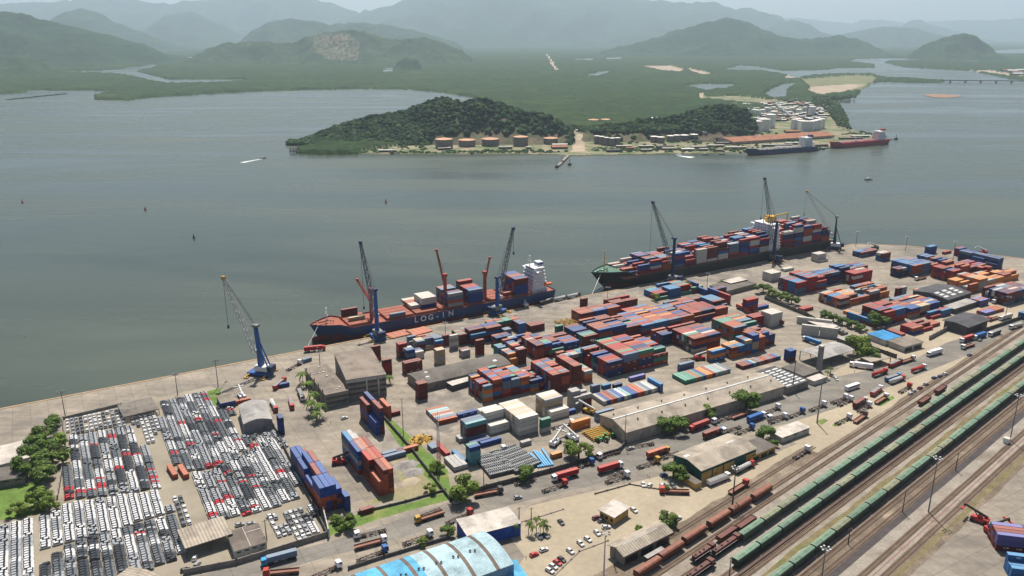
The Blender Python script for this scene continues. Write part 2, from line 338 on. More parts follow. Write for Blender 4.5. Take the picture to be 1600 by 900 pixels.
def pxof(p):
    de = p[1] * CP - (p[2] - HC) * SP; up = p[1] * SP + (p[2] - HC) * CP; return 800 + F * p[0] / de, 450 - F * up / de
def paint(o, polys, m, dens):
    o.data.materials.append(m); k = len(o.data.materials) - 1
    for f in o.data.polygons:
        u, v = pxof(f.center)
        if any(inpoly(u, v, P) for P in polys) and noise.noise(Vector((u / 4, v / 2, 1))) > dens: f.material_index = k
for o in [x for x in S.objects if x.name.startswith('hill')]:
    paint(o, [[(492, 57), (545, 55), (562, 66), (560, 94), (520, 94), (485, 78)]], mat('quarry_scrub', (.085, .08, .04), .9, .3, .01, world=True), -.1) ; paint(o, [[(500, 53), (545, 53), (552, 64), (535, 82), (520, 80), (500, 62)], [(500, 90), (545, 97), (545, 93), (505, 88)]], mat('quarry_soil', (.155, .115, .08), .9, .3, .01, world=True), .12)
def drape(name, P, m, YD, dz=6):
    q = MB(); q.add([AtY(u, v, YD - (v - 50) * 9) for u, v in P], [tuple(range(len(P)))[::-1]], m); return structure(q.build(name))
# ---- haze
q = MB(); q.box((0, 14000, 775.25), (60000, 40000, 1569.5), None)
hz = q.build('haze'); hz['kind'] = 'stuff'
hm = bpy.data.materials.new('haze_air'); hm.use_nodes = True; n = hm.node_tree; n.nodes.clear()
pv = n.nodes.new('ShaderNodeVolumePrincipled'); pv.inputs['Color'].default_value = (0.68, 0.84, 1.0, 1); pv.inputs['Density'].default_value = 0.00005; pv.inputs['Anisotropy'].default_value = 0.45
oo = n.nodes.new('ShaderNodeOutputMaterial'); n.links.new(pv.outputs[0], oo.inputs['Volume'])
hz.data.materials.clear(); hz.data.materials.append(hm)
# ================================================================== SETTING: quay, yard, roads, railway
m_conc = mat('yard_concrete', (0.285, 0.245, 0.195), 0.85, 0.18, 0.03, world=True, spot=(0.20, 0.178, 0.15), spot_amt=.45, sscale=.016, fine=.12, joints=9)
m_road = mat('worn_asphalt', (0.185, 0.17, 0.148), 0.8, 0.18, 0.05, world=True, spot=(0.26, 0.228, 0.18), spot_amt=.3, sscale=.02, fine=.1, joints=14)
m_sandy = mat('sandy_ground', (0.35, 0.295, 0.215), 0.9, 0.16, 0.04, world=True, spot=(0.26, 0.215, 0.16), sscale=.02, fine=.08)
m_balast = mat('rail_ballast', (0.155, 0.12, 0.088), 0.95, 0.3, 0.08, world=True, spot=(0.26, 0.21, 0.155), spot_amt=.35, sscale=.03, fine=.2)
m_gravel = mat('grey_gravel', (0.26, 0.23, 0.195), 0.95, 0.25, 0.1, world=True, spot=(0.17, 0.13, 0.095), sscale=.03, fine=.15)
m_grass = mat('grass_green', (0.10, 0.17, 0.03), 0.9, 0.35, 0.15, world=True, spot=(0.22, 0.2, 0.08), spot_amt=.3, sscale=.06, fine=.2)
m_drygrass = mat('grass_dry', (0.16, 0.13, 0.065), 0.9, 0.35, 0.15, world=True, spot=(0.12, 0.13, 0.04), sscale=.05, fine=.2)
m_quay = mat('quay_wall', (0.17, 0.14, 0.11), 0.9, 0.3, 0.1, world=True)
m_edge = mat('quay_edge', (0.40, 0.27, 0.16), 0.8, 0.2, 0.2, world=True)
m_lot = mat('lot_paving', (0.27, 0.235, 0.18), 0.85, 0.15, 0.05, world=True, spot=(0.2, 0.175, 0.135), sscale=.02)
m_dkpave = mat('dark_paving', (0.165, 0.145, 0.125), 0.75, 0.2, 0.1, world=True, spot=(0.26, 0.225, 0.18), spot_amt=.55, sscale=.05)
def QP(u, d=0, z=0):      # point on quay line at pixel column u, moved d metres inland
    return None
qa, qb = G(0, 639), G(1310, 388)
A = qa - E1 * 120; B = G(1335, 381); Cc = G(1420, 384); D = G(1600, 404); Dd = G(1600, 404) + (G(1600, 404) - G(1420, 384)) * 1.2
ypts = [A, B, Cc, D, Dd, Dd + Vector((100, -700, 0)), Vector((700, 60, 0)), Vector((-500, 60, 0)), A + E2 * 500 - E1 * 120]
q = MB(); q.prism(ypts[::-1], WZ - 3, 0, m_quay, m_conc); structure(q.build('quay_ground'))
q = MB()
for a, b in ((A, B), (B, Cc), (Cc, D), (D, Dd)):
    d = (b - a).normalized(); n_ = Vector((d.y, -d.x, 0)); q.add([a, a + n_ * 1.3, b + n_ * 1.3, b, a + Vector((0, 0, .25)), a + n_ * 1.3 + Vector((0, 0, .25)), b + n_ * 1.3 + Vector((0, 0, .25)), b + Vector((0, 0, .25))], [(4, 5, 6, 7), (0, 1, 5, 4), (1, 2, 6, 5), (2, 3, 7, 6), (3, 0, 4, 7)], m_edge)
structure(q.build('quay_kerb'))
def sheet(name, P, m, z, stuff=False):
    q = MB(); pts = [G(u, v) for u, v in P]; n = len(pts)
    ar = sum(pts[i].x * pts[(i + 1) % n].y - pts[(i + 1) % n].x * pts[i].y for i in range(n))
    ix = list(range(n)) if ar > 0 else list(range(n))[::-1]
    q.add([(p.x, p.y, z) for p in pts], [ix], m); o = q.build(name); o['kind'] = 'stuff' if stuff else 'structure'; return o
# roads / surfaces (photo traced on the ground)
sheet('road', [(300, 930), (520, 868), (620, 842), (700, 817), (800, 788), (900, 764), (1000, 735), (1075, 700), (1150, 678), (1230, 662), (1300, 640), (1400, 600), (1500, 560), (1600, 520), (1640, 500), (1640, 478), (1600, 497), (1480, 535), (1420, 566), (1300, 590), (1230, 612), (1180, 640), (1060, 672), (960, 705), (880, 730), (800, 755), (700, 785), (600, 820), (520, 845), (420, 870), (200, 930)], m_road, .012)
sheet('sandy_yard', [(780, 930), (820, 870), (790, 830), (830, 790), (960, 760), (1040, 742), (1180, 720), (1300, 672), (1440, 610), (1560, 560), (1640, 522), (1640, 545), (1440, 640), (1200, 745), (1100, 800), (1040, 850), (960, 930)], m_sandy, .008)
sheet('car_lot_paving', [(100, 655), (255, 620), (330, 603), (405, 640), (440, 700), (512, 838), (500, 842), (290, 898), (180, 960), (-80, 960), (-80, 850), (60, 790)], m_lot, .008)
sheet('stained_yard', [(650, 580), (740, 560), (790, 600), (760, 640), (700, 680), (650, 660)], m_dkpave, .010)
sheet('stained_yard', [(545, 690), (590, 655), (625, 660), (640, 700), (600, 760), (550, 740)], m_dkpave, .010)
sheet('quay_apron', [(560, 535), (900, 468), (1300, 392), (1320, 400), (1100, 450), (905, 478), (700, 522), (600, 540)], m_dkpave, .010)  # strip of darker, patchy paving along the berths
sheet('grass_verge', [(512, 820), (560, 803), (640, 786), (695, 770), (700, 782), (640, 797), (580, 815), (515, 838)], m_grass, .016, True)
sheet('grass_verge', [(600, 660), (612, 655), (700, 735), (705, 770), (690, 770), (640, 720)], m_grass, .016, True)
sheet('weedy_ground', [(608, 715), (640, 700), (690, 745), (690, 772), (600, 785), (560, 790), (630, 760)], mat('weedy', (.27, .23, .14), .9, .3, .1, world=True, spot=(.13, .15, .05), sscale=.05, fine=.2), .012, True)
sheet('grass_verge', [(-20, 770), (20, 757), (60, 752), (80, 775), (70, 800), (20, 812), (-20, 812)], m_grass, .016, True)
sheet('grass_verge', [(322, 612), (345, 606), (345, 625), (340, 634), (330, 634)], m_grass, .016, True)
sheet('grass_verge', [(1110, 560), (1112, 560), (1112, 561)], m_grass, .016, True)
for P in ([(1275, 658), (1288, 654), (1294, 657), (1284, 664)], [(1300, 664), (1318, 655), (1321, 658), (1304, 667)], [(1372, 630), (1395, 618), (1398, 622), (1376, 635)]):
    sheet('grass_patch', P, m_grass, .05, True)
# ---- railway: ballast and gravel bands in the railway frame
RO = G(1152, 838)
def RF(s, t, z=0): return RO + R1 * s + R2 * t + Vector((0, 0, z))
def toRF(u, v, z=0):
    p = G(u, v, z) - RO; return p.dot(R1), p.dot(R2)
def band(name, t0, t1, m, z, s0=-160, s1=520, kind='structure', jit=0):
    q = MB(); n = 60; vs = []
    for k in range(n + 1):
        s = s0 + (s1 - s0) * k / n
        a = jit * noise.noise(Vector((s / 9, t0, 0))); b = jit * noise.noise(Vector((s / 9, t1, 4)))
        vs += [tuple(RF(s, t0 + a, z)), tuple(RF(s, t1 + b, z))]
    q.add(vs, [(2 * k, 2 * k + 1, 2 * k + 3, 2 * k + 2) for k in range(n)], m)
    o = q.build(name); o['kind'] = kind; return o
import sys
def tt(u, v): return toRF(u, v)[1]
T = dict(r1=tt(1152 + 4, 838 + 3), r2=tt(1187, 861), r3=toRF(1265 + 4, 855 + 12, 0)[1])
band('ballast_bed', -14.5, 62, m_balast, .014, jit=1.2)
band('ballast_bed', -23, -14.3, m_balast, .013, s0=-160, s1=95, jit=1.6)
band('sandy_verge', -62, -14.3, m_sandy, .010, s0=96, s1=520, jit=1.5)
m_rail = mat('rail_steel', (0.17, 0.09, 0.06), .6, .2, .3, world=True); m_sleep = mat('sleepers', (0.16, 0.12, 0.09), .9, .3, .3, world=True)
tr = [-19.0, -11.3, -6.4, T['r1'], T['r2'], T['r2'] + 5.4, T['r2'] + 14.8, T['r2'] + 19.2, T['r3'], T['r3'] + 5.2, T['r3'] + 9.6, T['r3'] + 20.5, T['r3'] + 26.5]
print('TRACKS', {k: round(v, 1) for k, v in T.items()}, [round(x, 1) for x in tr])
def track(t, s0, s1):
    q = MB(); n = int((s1 - s0) / .9)
    for k in range(n):
        s = s0 + k * .9
        a = RF(s, t - 1.3, .03); b = RF(s, t + 1.3, .03); d = R1 * .13; z = Vector((0, 0, .12))
        q.add([a - d + z, b - d + z, b + d + z, a + d + z], [(0, 1, 2, 3)], m_sleep)
    for g in (-.8, .8):
        q.beam(RF(s0, t + g, .22), RF(s1, t + g, .22), .17, m_rail)
    structure(q.build('railway_track'))
for i, t in enumerate(tr): track(t, -110 if t > -12 else -30, 470 if t > -12 else 100)
band('gravel_strip', T['r2'] + 9.0, T['r2'] + 11.2, m_drygrass, .022, kind='stuff', jit=1.4)
band('gravel_strip', T['r2'] + 16.4, T['r2'] + 17.8, m_gravel, .020)
band('gravel_strip', T['r2'] + 12, T['r2'] + 13.2, m_gravel, .020, jit=.3)
band('gravel_strip', T['r3'] - 4.6, T['r3'] - 2.0, m_gravel, .020, jit=.4)
for ta, tb in zip(tr[1:], tr[2:]):
    if tb - ta > 4.6: band('gravel_strip', ta + 1.5, tb - 1.5, m_gravel, .018, jit=.35)
band('gravel_strip', T['r3'] + 15.2, T['r3'] + 18.4, m_gravel, .020, jit=.6)
band('gravel_strip', T['r3'] + 29, T['r3'] + 31, m_drygrass, .020, kind='stuff', jit=1.6)
band('drainage_ditch', T['r3'] + 11.0, T['r3'] + 14.2, mat('ditch_dark', (.055, .045, .045), .8, .3, .2, world=True), .024, jit=.2)
band('crane_rail', T['r3'] + 23.2, T['r3'] + 23.55, mat('red_rail', (.22, .055, .035), .6, .2, .3, world=True), .05)
band('retaining_kerb', T['r2'] + 2.6, T['r2'] + 3.9, mat('kerb_dark', (.10, .065, .05), .8, .2, .3, world=True), .6)
# ================================================================== BUILDINGS
def wm(name, c, var=.15): return mat(name, c, .85, var, .35, spot=tuple(x * .6 for x in c), spot_amt=.35, sscale=.15)
g_grey = wm('grey_wall', (.24, .215, .19)); g_dk = wm('dark_wall', (.10, .095, .09)); g_tan = wm('tan_wall', (.42, .36, .30))
g_lt = wm('light_wall', (.50, .48, .44)); g_yel = wm('ochre_wall', (.52, .33, .10)); g_grn = wm('green_wall', (.02, .085, .075)); g_blue = wm('blue_wall', (.02, .08, .35))
g_glass = mat('dark_opening', (.02, .022, .025), .4, .1, 1)
g_white = mat('white_paint', (.72, .71, .68), .5, .12, .4, spot=(.5, .42, .33), spot_amt=.15, sscale=.3)
def rm(name, c, w=None, **k): return mat(name, c, .8, .16, .12, wave=w, spot=tuple(x * .62 for x in c), spot_amt=.45, sscale=.09, fine=.1, **k)
r_brn = rm('weathered_roof', (.23, .19, .155), (1, 1.15, .13)); r_dkr = rm('dark_roof', (.135, .12, .105), (0, 1.2, .06)); r_tan = rm('beige_roof', (.34, .29, .235), (0, 1.1, .05))
r_grey = rm('grey_roof', (.34, .325, .31), (1, 1.0, .06)); r_pale = rm('pale_roof', (.52, .47, .42), (0, 1.2, .05)); r_slate = rm('slate_roof', (.075, .072, .08), (1, 1.2, .06))
r_corr = rm('corrugated_roof', (.36, .31, .25), (0, 1.4, .22)); r_tile = rm('tile_roof', (.30, .12, .06), (0, 1.2, .08)); r_azure = rm('azure_roof', (.10, .37, .58), (0, 1.1, .05)); r_sky = rm('pale_blue_roof', (.36, .50, .55), (0, 1.1, .05))
r_lit = mat('skylight_sheet', (.55, .56, .55), .5, .15, .4); r_strip = rm('rusty_sheet', (.15, .115, .095)); r_blue = rm('blue_roof', (.04, .24, .50), (0, 1.0, .06))
def frame(A_, B_, D_, h):     # near-left, near-right, far-left eave corners in the photo -> origin on the ground, angle, length, width
    a, b, d = G(*A_, h), G(*B_, h), G(*D_, h); e = (b - a); L = e.length; ang = atan2(e.y, e.x)
    n_ = Vector((-sin(ang), cos(ang), 0)); W = (d - a).dot(n_); a.z = 0; return a, ang, L, W
def hall(label, A_, B_, D_, h, roof, rmat, wmat, rise=2.0, name='warehouse', over=.5, doors=0, dmat=None, wins=0, strips=None, open_=False, cat='warehouse', ridge_shift=.5, ret=False, group=None, vents=0, capm=None, ang=None, doorh=.62, endw=0):
    o, an, L, W = frame(A_, B_, D_, h)
    if ang is not None: an = ang
    t = thing(name, label, cat, o, an, group)
    q = MB()
    if open_:
        nx_, ny_ = max(2, int(L / 9)), 2
        for i in range(nx_ + 1):
            for j in range(ny_): q = MB(); q.b2(i * L / nx_ - .2, i * L / nx_ + .2, j * W / 1 * .98, j * W * .98 + .4, 0, h, wmat); q.build('post', t)
    elif roof == 'gable' or roof == 'arch':
        n_ = 9 if roof == 'arch' else 2
        pr = [(0, 0), (0, h)] + [(W * k / n_, h + rise * (1 - abs(2 * k / n_ - 1) ** 2 if roof == 'arch' else 1 - abs(2 * k / n_ - 1))) for k in range(1, n_)] + [(W, h), (W, 0)]
        pr = [(a, z - .12 if z > h else z) for a, z in pr]
        q.loft(pr, 0.0, L, wmat, 'x', wmat); q.build('wall', t)
    elif roof == 'flat':
        q.b2(0, L, 0, W, 0, h - .1, wmat); q.build('wall', t)
    q = MB(); th = .25
    if roof == 'flat':
        q.b2(-over, L + over, -over, W + over, h - .1, h + th, wmat if strips != 'plain' else rmat, rmat)
    else:
        n_ = 12 if roof == 'arch' else 2; pf = []
        for k in range(n_ + 1):
            x = k / n_; z = h + rise * ((1 - abs(2 * x - 1) ** 2) if roof == 'arch' else 1 - abs(2 * x - 1))
            pf.append((-over + (W + 2 * over) * x, z))
        pr = pf + [(a, z + th) for a, z in pf[::-1]]
        q.loft(pr[::-1], -over, L + over, rmat, 'x', rmat)
    rf = q.build('roof', t)
    if capm:                      # ridge cap strip
        q = MB(); q.b2(-over, L + over, W / 2 - .5, W / 2 + .5, h + rise + th - .1, h + rise + th + .18, capm); q.build('ridge_cap', rf)
    if vents:
        for k in range(vents):
            q = MB(); x = (k + .5) * L / vents; y = W * (.5 - .22 * (1 if k % 2 else -1)); z = h + rise * (.55 if roof == 'gable' else .8) + th - .1
            q.cyl((x, y, z), .35, .8, g_dk, 8); q.cyl((x, y, z + .8), .6, .5, g_dk, 8, .2); q.build('roof_vent', rf)
    if isinstance(strips, (list, tuple)):   # translucent strips: (x0,x1,y0,y1) fractions
        for x0, x1, y0, y1 in strips:
            q = MB()
            def zz(y):
                return h + (0 if roof == 'flat' else rise * ((1 - abs(2 * y - 1) ** 2) if roof == 'arch' else 1 - abs(2 * y - 1))) + th + .05
            q.add([(L * x0, W * y0, zz(y0)), (L * x1, W * y0, zz(y0)), (L * x1, W * y1, zz(y1)), (L * x0, W * y1, zz(y1))], [(0, 1, 2, 3)], r_lit)
            q.build('skylight', rf)
    for k in range(doors):
        q = MB(); wd = L / doors; q.b2(wd * (k + .12), wd * (k + .88), -.12, .0 - .002, .02, h * doorh, dmat or g_glass); q.build('door', t)
    for k in range(wins):
        q = MB(); wd = L / wins; q.b2(wd * (k + .25), wd * (k + .75), -.08, -.002, h * .68, h * .84, g_glass); q.build('window', t)
    for k in range(endw):
        q = MB(); wd = W / endw; q.b2(-.08, -.002, wd * (k + .25), wd * (k + .75), h * .3, h * .65, g_glass); q.build('window', t)
    return (t, o, an, L, W) if ret else t
t, o, an, L, W = hall('tall weathered grey concrete warehouse block with brown ribbed flat roof by the quay', (541.5, 594), (603, 585), (511, 554), 13.5, 'flat', r_brn, g_grey, ret=True, over=.3)
for k in range(1, 3):
    q = MB(); q.b2(L * (.18 + .3 * k), L * (.18 + .3 * k) + .8, -.5, -.01, 0, 12.3, g_lt); q.build('pilaster', t)
for z in (3.2, 6.4, 9.6):
    q = MB(); q.b2(.2, L - .2, -.14, -.006, z, z + 1.4, g_dk); q.build('window_band', t)
q = MB()
q.b2(-.3, L + .3, -.35, -.3, 11.6, 13.3, g_lt); q.build('parapet', t)
t, o, an, L, W = hall('lower grey concrete annex with debris on its roof, left of the tall warehouse block', (508.5, 617.5), (544, 610), (481, 575), 8.5, 'flat', rm('debris_roof', (.20, .165, .135), (1, 1.3, .1)), g_grey, ret=True, over=.3, name='warehouse_annex')
for z in (2.2, 5.2):
    q = MB(); q.b2(.2, L - .2, -.14, -.006, z, z + 1.3, g_dk); q.build('window_band', t)
for k in range(9):
    q = MB(); x, y = random.uniform(2, L - 2), random.uniform(3, W - 3); q.box((x, y, 8.95), (random.uniform(.6, 2), random.uniform(.6, 1.6), .5), g_lt, random.random()); q.build('roof_debris', t)
for k in range(5):
    q = MB(); q.b2(-.4, .1, W * (k + .5) / 5, W * (k + .5) / 5 + .4, 0, 10.5, g_dk); q.build('rusty_post', t)
hall('long dark grey curved roof warehouse in the middle of the container yard', (657, 602), (797.5, 569), (636, 585), 4.8, 'arch', r_dkr, g_grey, 1.6, strips=[(.1, .14, .2, .35), (.14, .17, .62, .74), (.86, .9, .3, .42)])
hall('low white roofed lean-to against the curved roof warehouse', (707, 603), (743, 592), (704, 596), 3.4, 'flat', r_pale, g_dk, over=.2, name='lean_to', cat='shed')
t = hall('very long beige gabled warehouse with white ridge line beside the truck road', (979, 676), (1225, 603.5), (939.5, 648), 6.5, 'gable', r_tan, g_tan, 2.6, capm=r_lit, vents=14, wins=0, endw=0)
hall('low shed with a grid of pale skylights behind the long beige warehouse', (1230, 606), (1263.5, 594.5), (1196, 577), 4.5, 'flat', r_slate, g_grey, strips=[(.06 + .32 * i, .3 + .32 * i, .04 + .115 * j, .095 + .115 * j) for i in range(3) for j in range(8)], name='shed', cat='shed')
hall('arched grey canopy on posts beside the tall square chimney', (1283, 562), (1334, 547), (1268, 544), 6.0, 'arch', r_grey, g_dk, 1.2, open_=True, name='canopy', cat='canopy')
t, o, an, L, W = hall('green and ochre freight shed with ribbed brown gable roof by the railway', (1095.6, 736), (1181.6, 701), (1060.7, 708), 6.8, 'gable', r_corr, g_grn, 2.0, ret=True, strips=[(.03, .12, .62, .9), (.70, .84, .5, .56), (.84, .98, .42, .72)])
for k in range(5):
    if k == 3: continue
    q = MB(); q.b2(L * (k / 5 + .012), L * ((k + 1) / 5 - .012), -.15, -.01, .02, 5.2, g_yel); q.build('door', t)
hall('small ochre lean-to with grey roof at the end of the green and ochre shed', (1087, 757), (1096, 753.5), (1068, 735), 3.0, 'flat', r_dkr, g_yel, over=.3, name='lean_to', cat='shed')
hall('flat roofed open brown shed right of the green and ochre freight shed', (1176, 712), (1212, 697), (1163, 693), 3.6, 'flat', r_dkr, g_yel, over=.5, name='shed', cat='shed', doors=3)
t = hall('small ochre office with flat white roof in the sandy car park', (959.5, 808), (982, 793), (937, 797), 4.2, 'flat', r_pale, g_yel, over=.7, name='office', cat='building', wins=2, endw=3, strips='plain')
t, o, an, L, W = hall('grey gabled shed beside the brown wagons at the bottom', (974.7, 868), (1047, 832), (957, 851), 4.8, 'gable', r_corr, g_grey, 1.8, ret=True, doors=3, name='shed', cat='shed', strips=[(.1, .85, .44, .47)], capm=None, over=1.0)
hall('low open porch roof on the railway side of the grey gabled shed', (1012, 873), (1038, 858), (1008, 869), 2.6, 'flat', r_grey, g_dk, over=.2, name='porch', cat='shed')
t, o, an, L, W = hall('blue trimmed flat white roof building at the road bend', (731, 839), (813.7, 817.8), (710.6, 813), 6.0, 'flat', r_pale, g_blue, ret=True, over=.3)
hall('corrugated roof shelter open at the front in the car lot', (290, 857), (362.7, 834), (283, 827), 5.0, 'flat', r_corr, g_dk, over=.3, open_=True, name='shelter', cat='shelter', strips='plain')
t, o, an, L, W = hall('brown flat roofed pair of small offices inside the car lot wall', (366.5, 862), (416.6, 847), (359, 831), 4.0, 'flat', rm('brown_roof', (.16, .13, .11)), g_lt, over=.25, name='office', cat='building', wins=4, ret=True)
q = MB(); q.b2(L * .49, L * .51, 0, W, 4.16, 4.4, g_lt); q.b2(L * .5, L, W * .7, W * .72, 4.16, 4.38, g_lt); q.build('parapet', t)
hall('grey barrel roof hangar at the edge of the car lot', (380.7, 663.5), (425, 655.6), (366.5, 635), 6.0, 'flat', r_grey, wm('hangar_wall', (.27, .255, .26)), over=.1, name='hangar', cat='hangar')
t, o, an, L, W = frame_ = (None,) + frame((380.7, 663.5), (425, 655.6), (366.5, 635), 6.0)
q = MB(); n_ = 10; pf = [(-.2 + (L + .4) * k / n_, 6.3 + 1.9 * (1 - abs(2 * k / n_ - 1) ** 1.6)) for k in range(n_ + 1)]
q.loft((pf + [(L + .2, 6.3), (-.2, 6.3)])[::-1] if False else [(-.2, 6.26)] + pf + [(L + .2, 6.26)], -.3, W + .3, wm('hangar_wall', (.27, .255, .26)), 'y', wm('hangar_wall', (.27, .255, .26)))
hb = [x for x in S.objects if x.get('label', '').startswith('grey barrel')][0]
ro = q.build('barrel_roof', hb); ro.data.materials[0] = r_grey; ro.data.materials.append(wm('hangar_wall', (.27, .255, .26)))
for p in ro.data.polygons:
    if abs(p.normal.y) > .9: p.material_index = 1
t, o, an, L, W = hall('dark slatted pergola over cars at the quay edge', (196, 655), (250, 641), (189, 632), 3.6, 'none', g_dk, g_dk, ret=True, open_=True, name='pergola', cat='shelter', rise=.01) if False else (None,) + frame((194, 652), (248, 639), (189, 632), 3.4)
t = thing('pergola', 'dark slatted pergola over rows of cars beside the quay apron', 'shelter', o, an)
q = MB()
for i in range(7):
    for j in range(2): q = MB(); q.beam((i * L / 6, j * W, 0), (i * L / 6, j * W, 3.4), .3, g_dk); q.build('post', t)
q = MB()
for i in range(34): q.beam((i * L / 33, 0, 3.5), (i * L / 33, W, 3.5), .35, g_grey)
for j in range(3): q.beam((0, j * W / 2, 3.35), (L, j * W / 2, 3.35), .3, g_dk)
q.build('slats', t)
hall('dark gabled warehouse with bluish skylights in the right hand yard', (1481, 469), (1518, 457.5), (1435, 452), 6.5, 'gable', r_slate, g_dk, 2.0, strips=[(.08 + .3 * i, .24 + .3 * i, .12 + .13 * j, .2 + .13 * j) for i in range(3) for j in range(3)])
hall('low grey canopy in front of the dark gabled warehouse', (1491, 483), (1527, 471), (1482, 476), 4.0, 'flat', r_grey, g_dk, over=.4, name='canopy', cat='canopy')
t = hall('square dark roofed office with grey base near the truck gate', (1511.7, 511), (1544, 499), (1484, 498), 6.5, 'gable', r_slate, g_dk, 1.2, doors=3, over=1.5, name='office', cat='building')
hall('low dark office with white corner pillar and hip roof by the road', (1413, 541.5), (1441.8, 534), (1391.7, 532), 4.2, 'flat', r_brn, g_lt, over=.8, name='office', cat='building', doors=2)
hall('bright blue roofed shed behind the low dark office', (1384, 532), (1408, 526), (1366, 519), 4.2, 'flat', r_blue, g_lt, over=.3, name='shed', cat='shed')
hall('low dark flat roof workshop behind the second ship berth', (1136, 455), (1182, 443), (1118, 444), 4.0, 'flat', r_dkr, g_grey, over=.3, name='workshop', cat='building')
hall('pale flat roofed store beside the dark workshop on the quay', (1142, 443), (1168, 437), (1132, 438), 5.0, 'flat', r_pale, g_dk, over=.3, name='store', cat='building')
hall('small pale roofed brick hut on the sandy verge near the rails', (1222, 684), (1265, 668), (1213, 671), 3.4, 'flat', r_pale, g_lt, over=.4, name='hut', cat='building', wins=3)
hall('low grey shed roof beneath the two lean trees at the gate', (1215, 690), (1222, 688), (1208, 682), 2.8, 'flat', r_grey, g_grey, over=.2, name='kiosk', cat='building') if False else None
hall('narrow dark gantry roof between chimney and skylight shed', (1255, 588), (1279, 580), (1241, 568), 4.0, 'flat', r_dkr, g_grey, over=.2, name='shed', cat='shed', group=None)
hall('small pale huts roof beside the palms near the chimney', (1272, 596), (1292, 589), (1266, 589), 3.0, 'flat', r_pale, g_lt, over=.2, name='hut', cat='building')
hall('row of white roofed car shelters beneath the avenue trees', (1262, 502), (1292, 514), (1268, 494), 3.0, 'flat', r_pale, g_dk, over=.2, name='shelter', cat='shelter', strips=None)
hall('blue roofed long shelter between trailers and tree by the canopy', (1308, 528), (1342, 541), (1318, 520), 4.0, 'flat', r_grey, g_dk, over=.2, name='shelter', cat='shelter')
hall('weathered brown canopy roof over parked trucks at the gate', (1361, 566), (1392, 559), (1352, 558), 4.2, 'flat', r_tan, g_dk, over=.2, open_=True, name='canopy', cat='canopy', strips='plain')
hall('grey roofed open shed with clutter at the far left edge', (-60, 742), (45, 715), (-70, 715), 5.0, 'flat', r_pale, g_lt, over=.3, name='shed', cat='shed', doors=4)
hall('dark flat roofed building at the far left edge', (-80, 765), (38, 745), (-80, 745), 4.0, 'flat', r_dkr, g_grey, over=.3, name='building', cat='building', wins=6)
hall('brown corrugated roof corner building in front of the car lot wall', (215, 935), (255, 903), (195, 893), 4.0, 'gable', r_corr, g_dk, 1.0, name='shed', cat='shed')
hall('small blue hut by the quay beside the car lot hangar', (345, 631), (368, 626), (341, 619), 3.6, 'flat', r_brn, g_blue, over=.2, name='hut', cat='building', doors=2)
# big blue hangar, bottom edge
o, an, L, W = frame((560, 945), (803, 882), (505, 905), 8.0)
an = QA + .0; b_ = G(803, 882, 8.0); W = 26.0; L = 80.0; o = Vector((b_.x - cos(an) * L, b_.y - sin(an) * L, 0))
t = thing('hangar', 'large curved roof hangar with azure and pale blue bays at the bottom edge', 'hangar', o, an)
q = MB(); n_ = 14; zz = lambda x: 8 + 2.3 * (1 - abs(2 * x - 1) ** 2)
pr = [(0, 0), (0, 8)] + [(W * k / n_, zz(k / n_) - .1) for k in range(1, n_)] + [(W, 8), (W, 0)]
q.loft(pr, 0, L, wm('hangar_blue_wall', (.16, .30, .48)), 'x', wm('hangar_blue_wall', (.16, .30, .48))); q.build('wall', t)
def bay(name, x0, x1, m, dz=0.0):
    q = MB(); pf = [(W * k / n_, zz(k / n_) + dz) for k in range(n_ + 1)]; pr = pf + [(a, z + .25) for a, z in pf[::-1]]
    q.loft(pr[::-1], x0, x1, m, 'x', m); return q.build(name, t)
bay('roof', L - 34, L, r_sky); bay('roof', -0, L - 34.02, r_azure)
for k in range(9):
    x = L - 7 - k * 10.2; bay('roof_strip', x - .8, x + .8, r_strip, .04)
for k in range(10):
    for dx in (-.9, .9):
        q = MB(); x = L - 12 - k * 7.5 + dx; q.cyl((x, W * .5 - .8 * (dx > 0), 10.4), .35, .7, g_white, 8); q.cyl((x, W * .5 - .8 * (dx > 0), 11.1), .55, .4, g_dk, 8, .3); q.build('roof_vent', t)
for k in range(3):
    q = MB(); q.b2(L + .003, L + .2, 2 + k * 11, 3 + k * 11, 0, 8, g_dk); q.build('downpipe', t)
hall('pale turquoise flat roof annex at the right end of the blue hangar', (800, 912), (826, 905), (786, 880), 4.0, 'flat', r_azure, g_blue, over=.2, name='annex', cat='building')
hall('narrow white roofed strip beside the blue hangar at the bottom', (545, 912), (588, 895), (542, 908), 4.5, 'flat', r_lit, g_white, over=.1, name='lean_to', cat='shed')
# chimney
cb = G(1279, 581); q = MB(); q.box((0, 0, 9), (2.6, 2.6, 18), wm('chimney_grey', (.25, .24, .235)), 0, None, .96); t = thing('chimney', 'tall square grey concrete chimney beside the arched canopy', 'chimney', cb, QA)
q.build('shaft', t); q = MB(); q.box((0, 0, 18.2), (3.0, 3.0, .5), g_lt); q.build('cap', t)
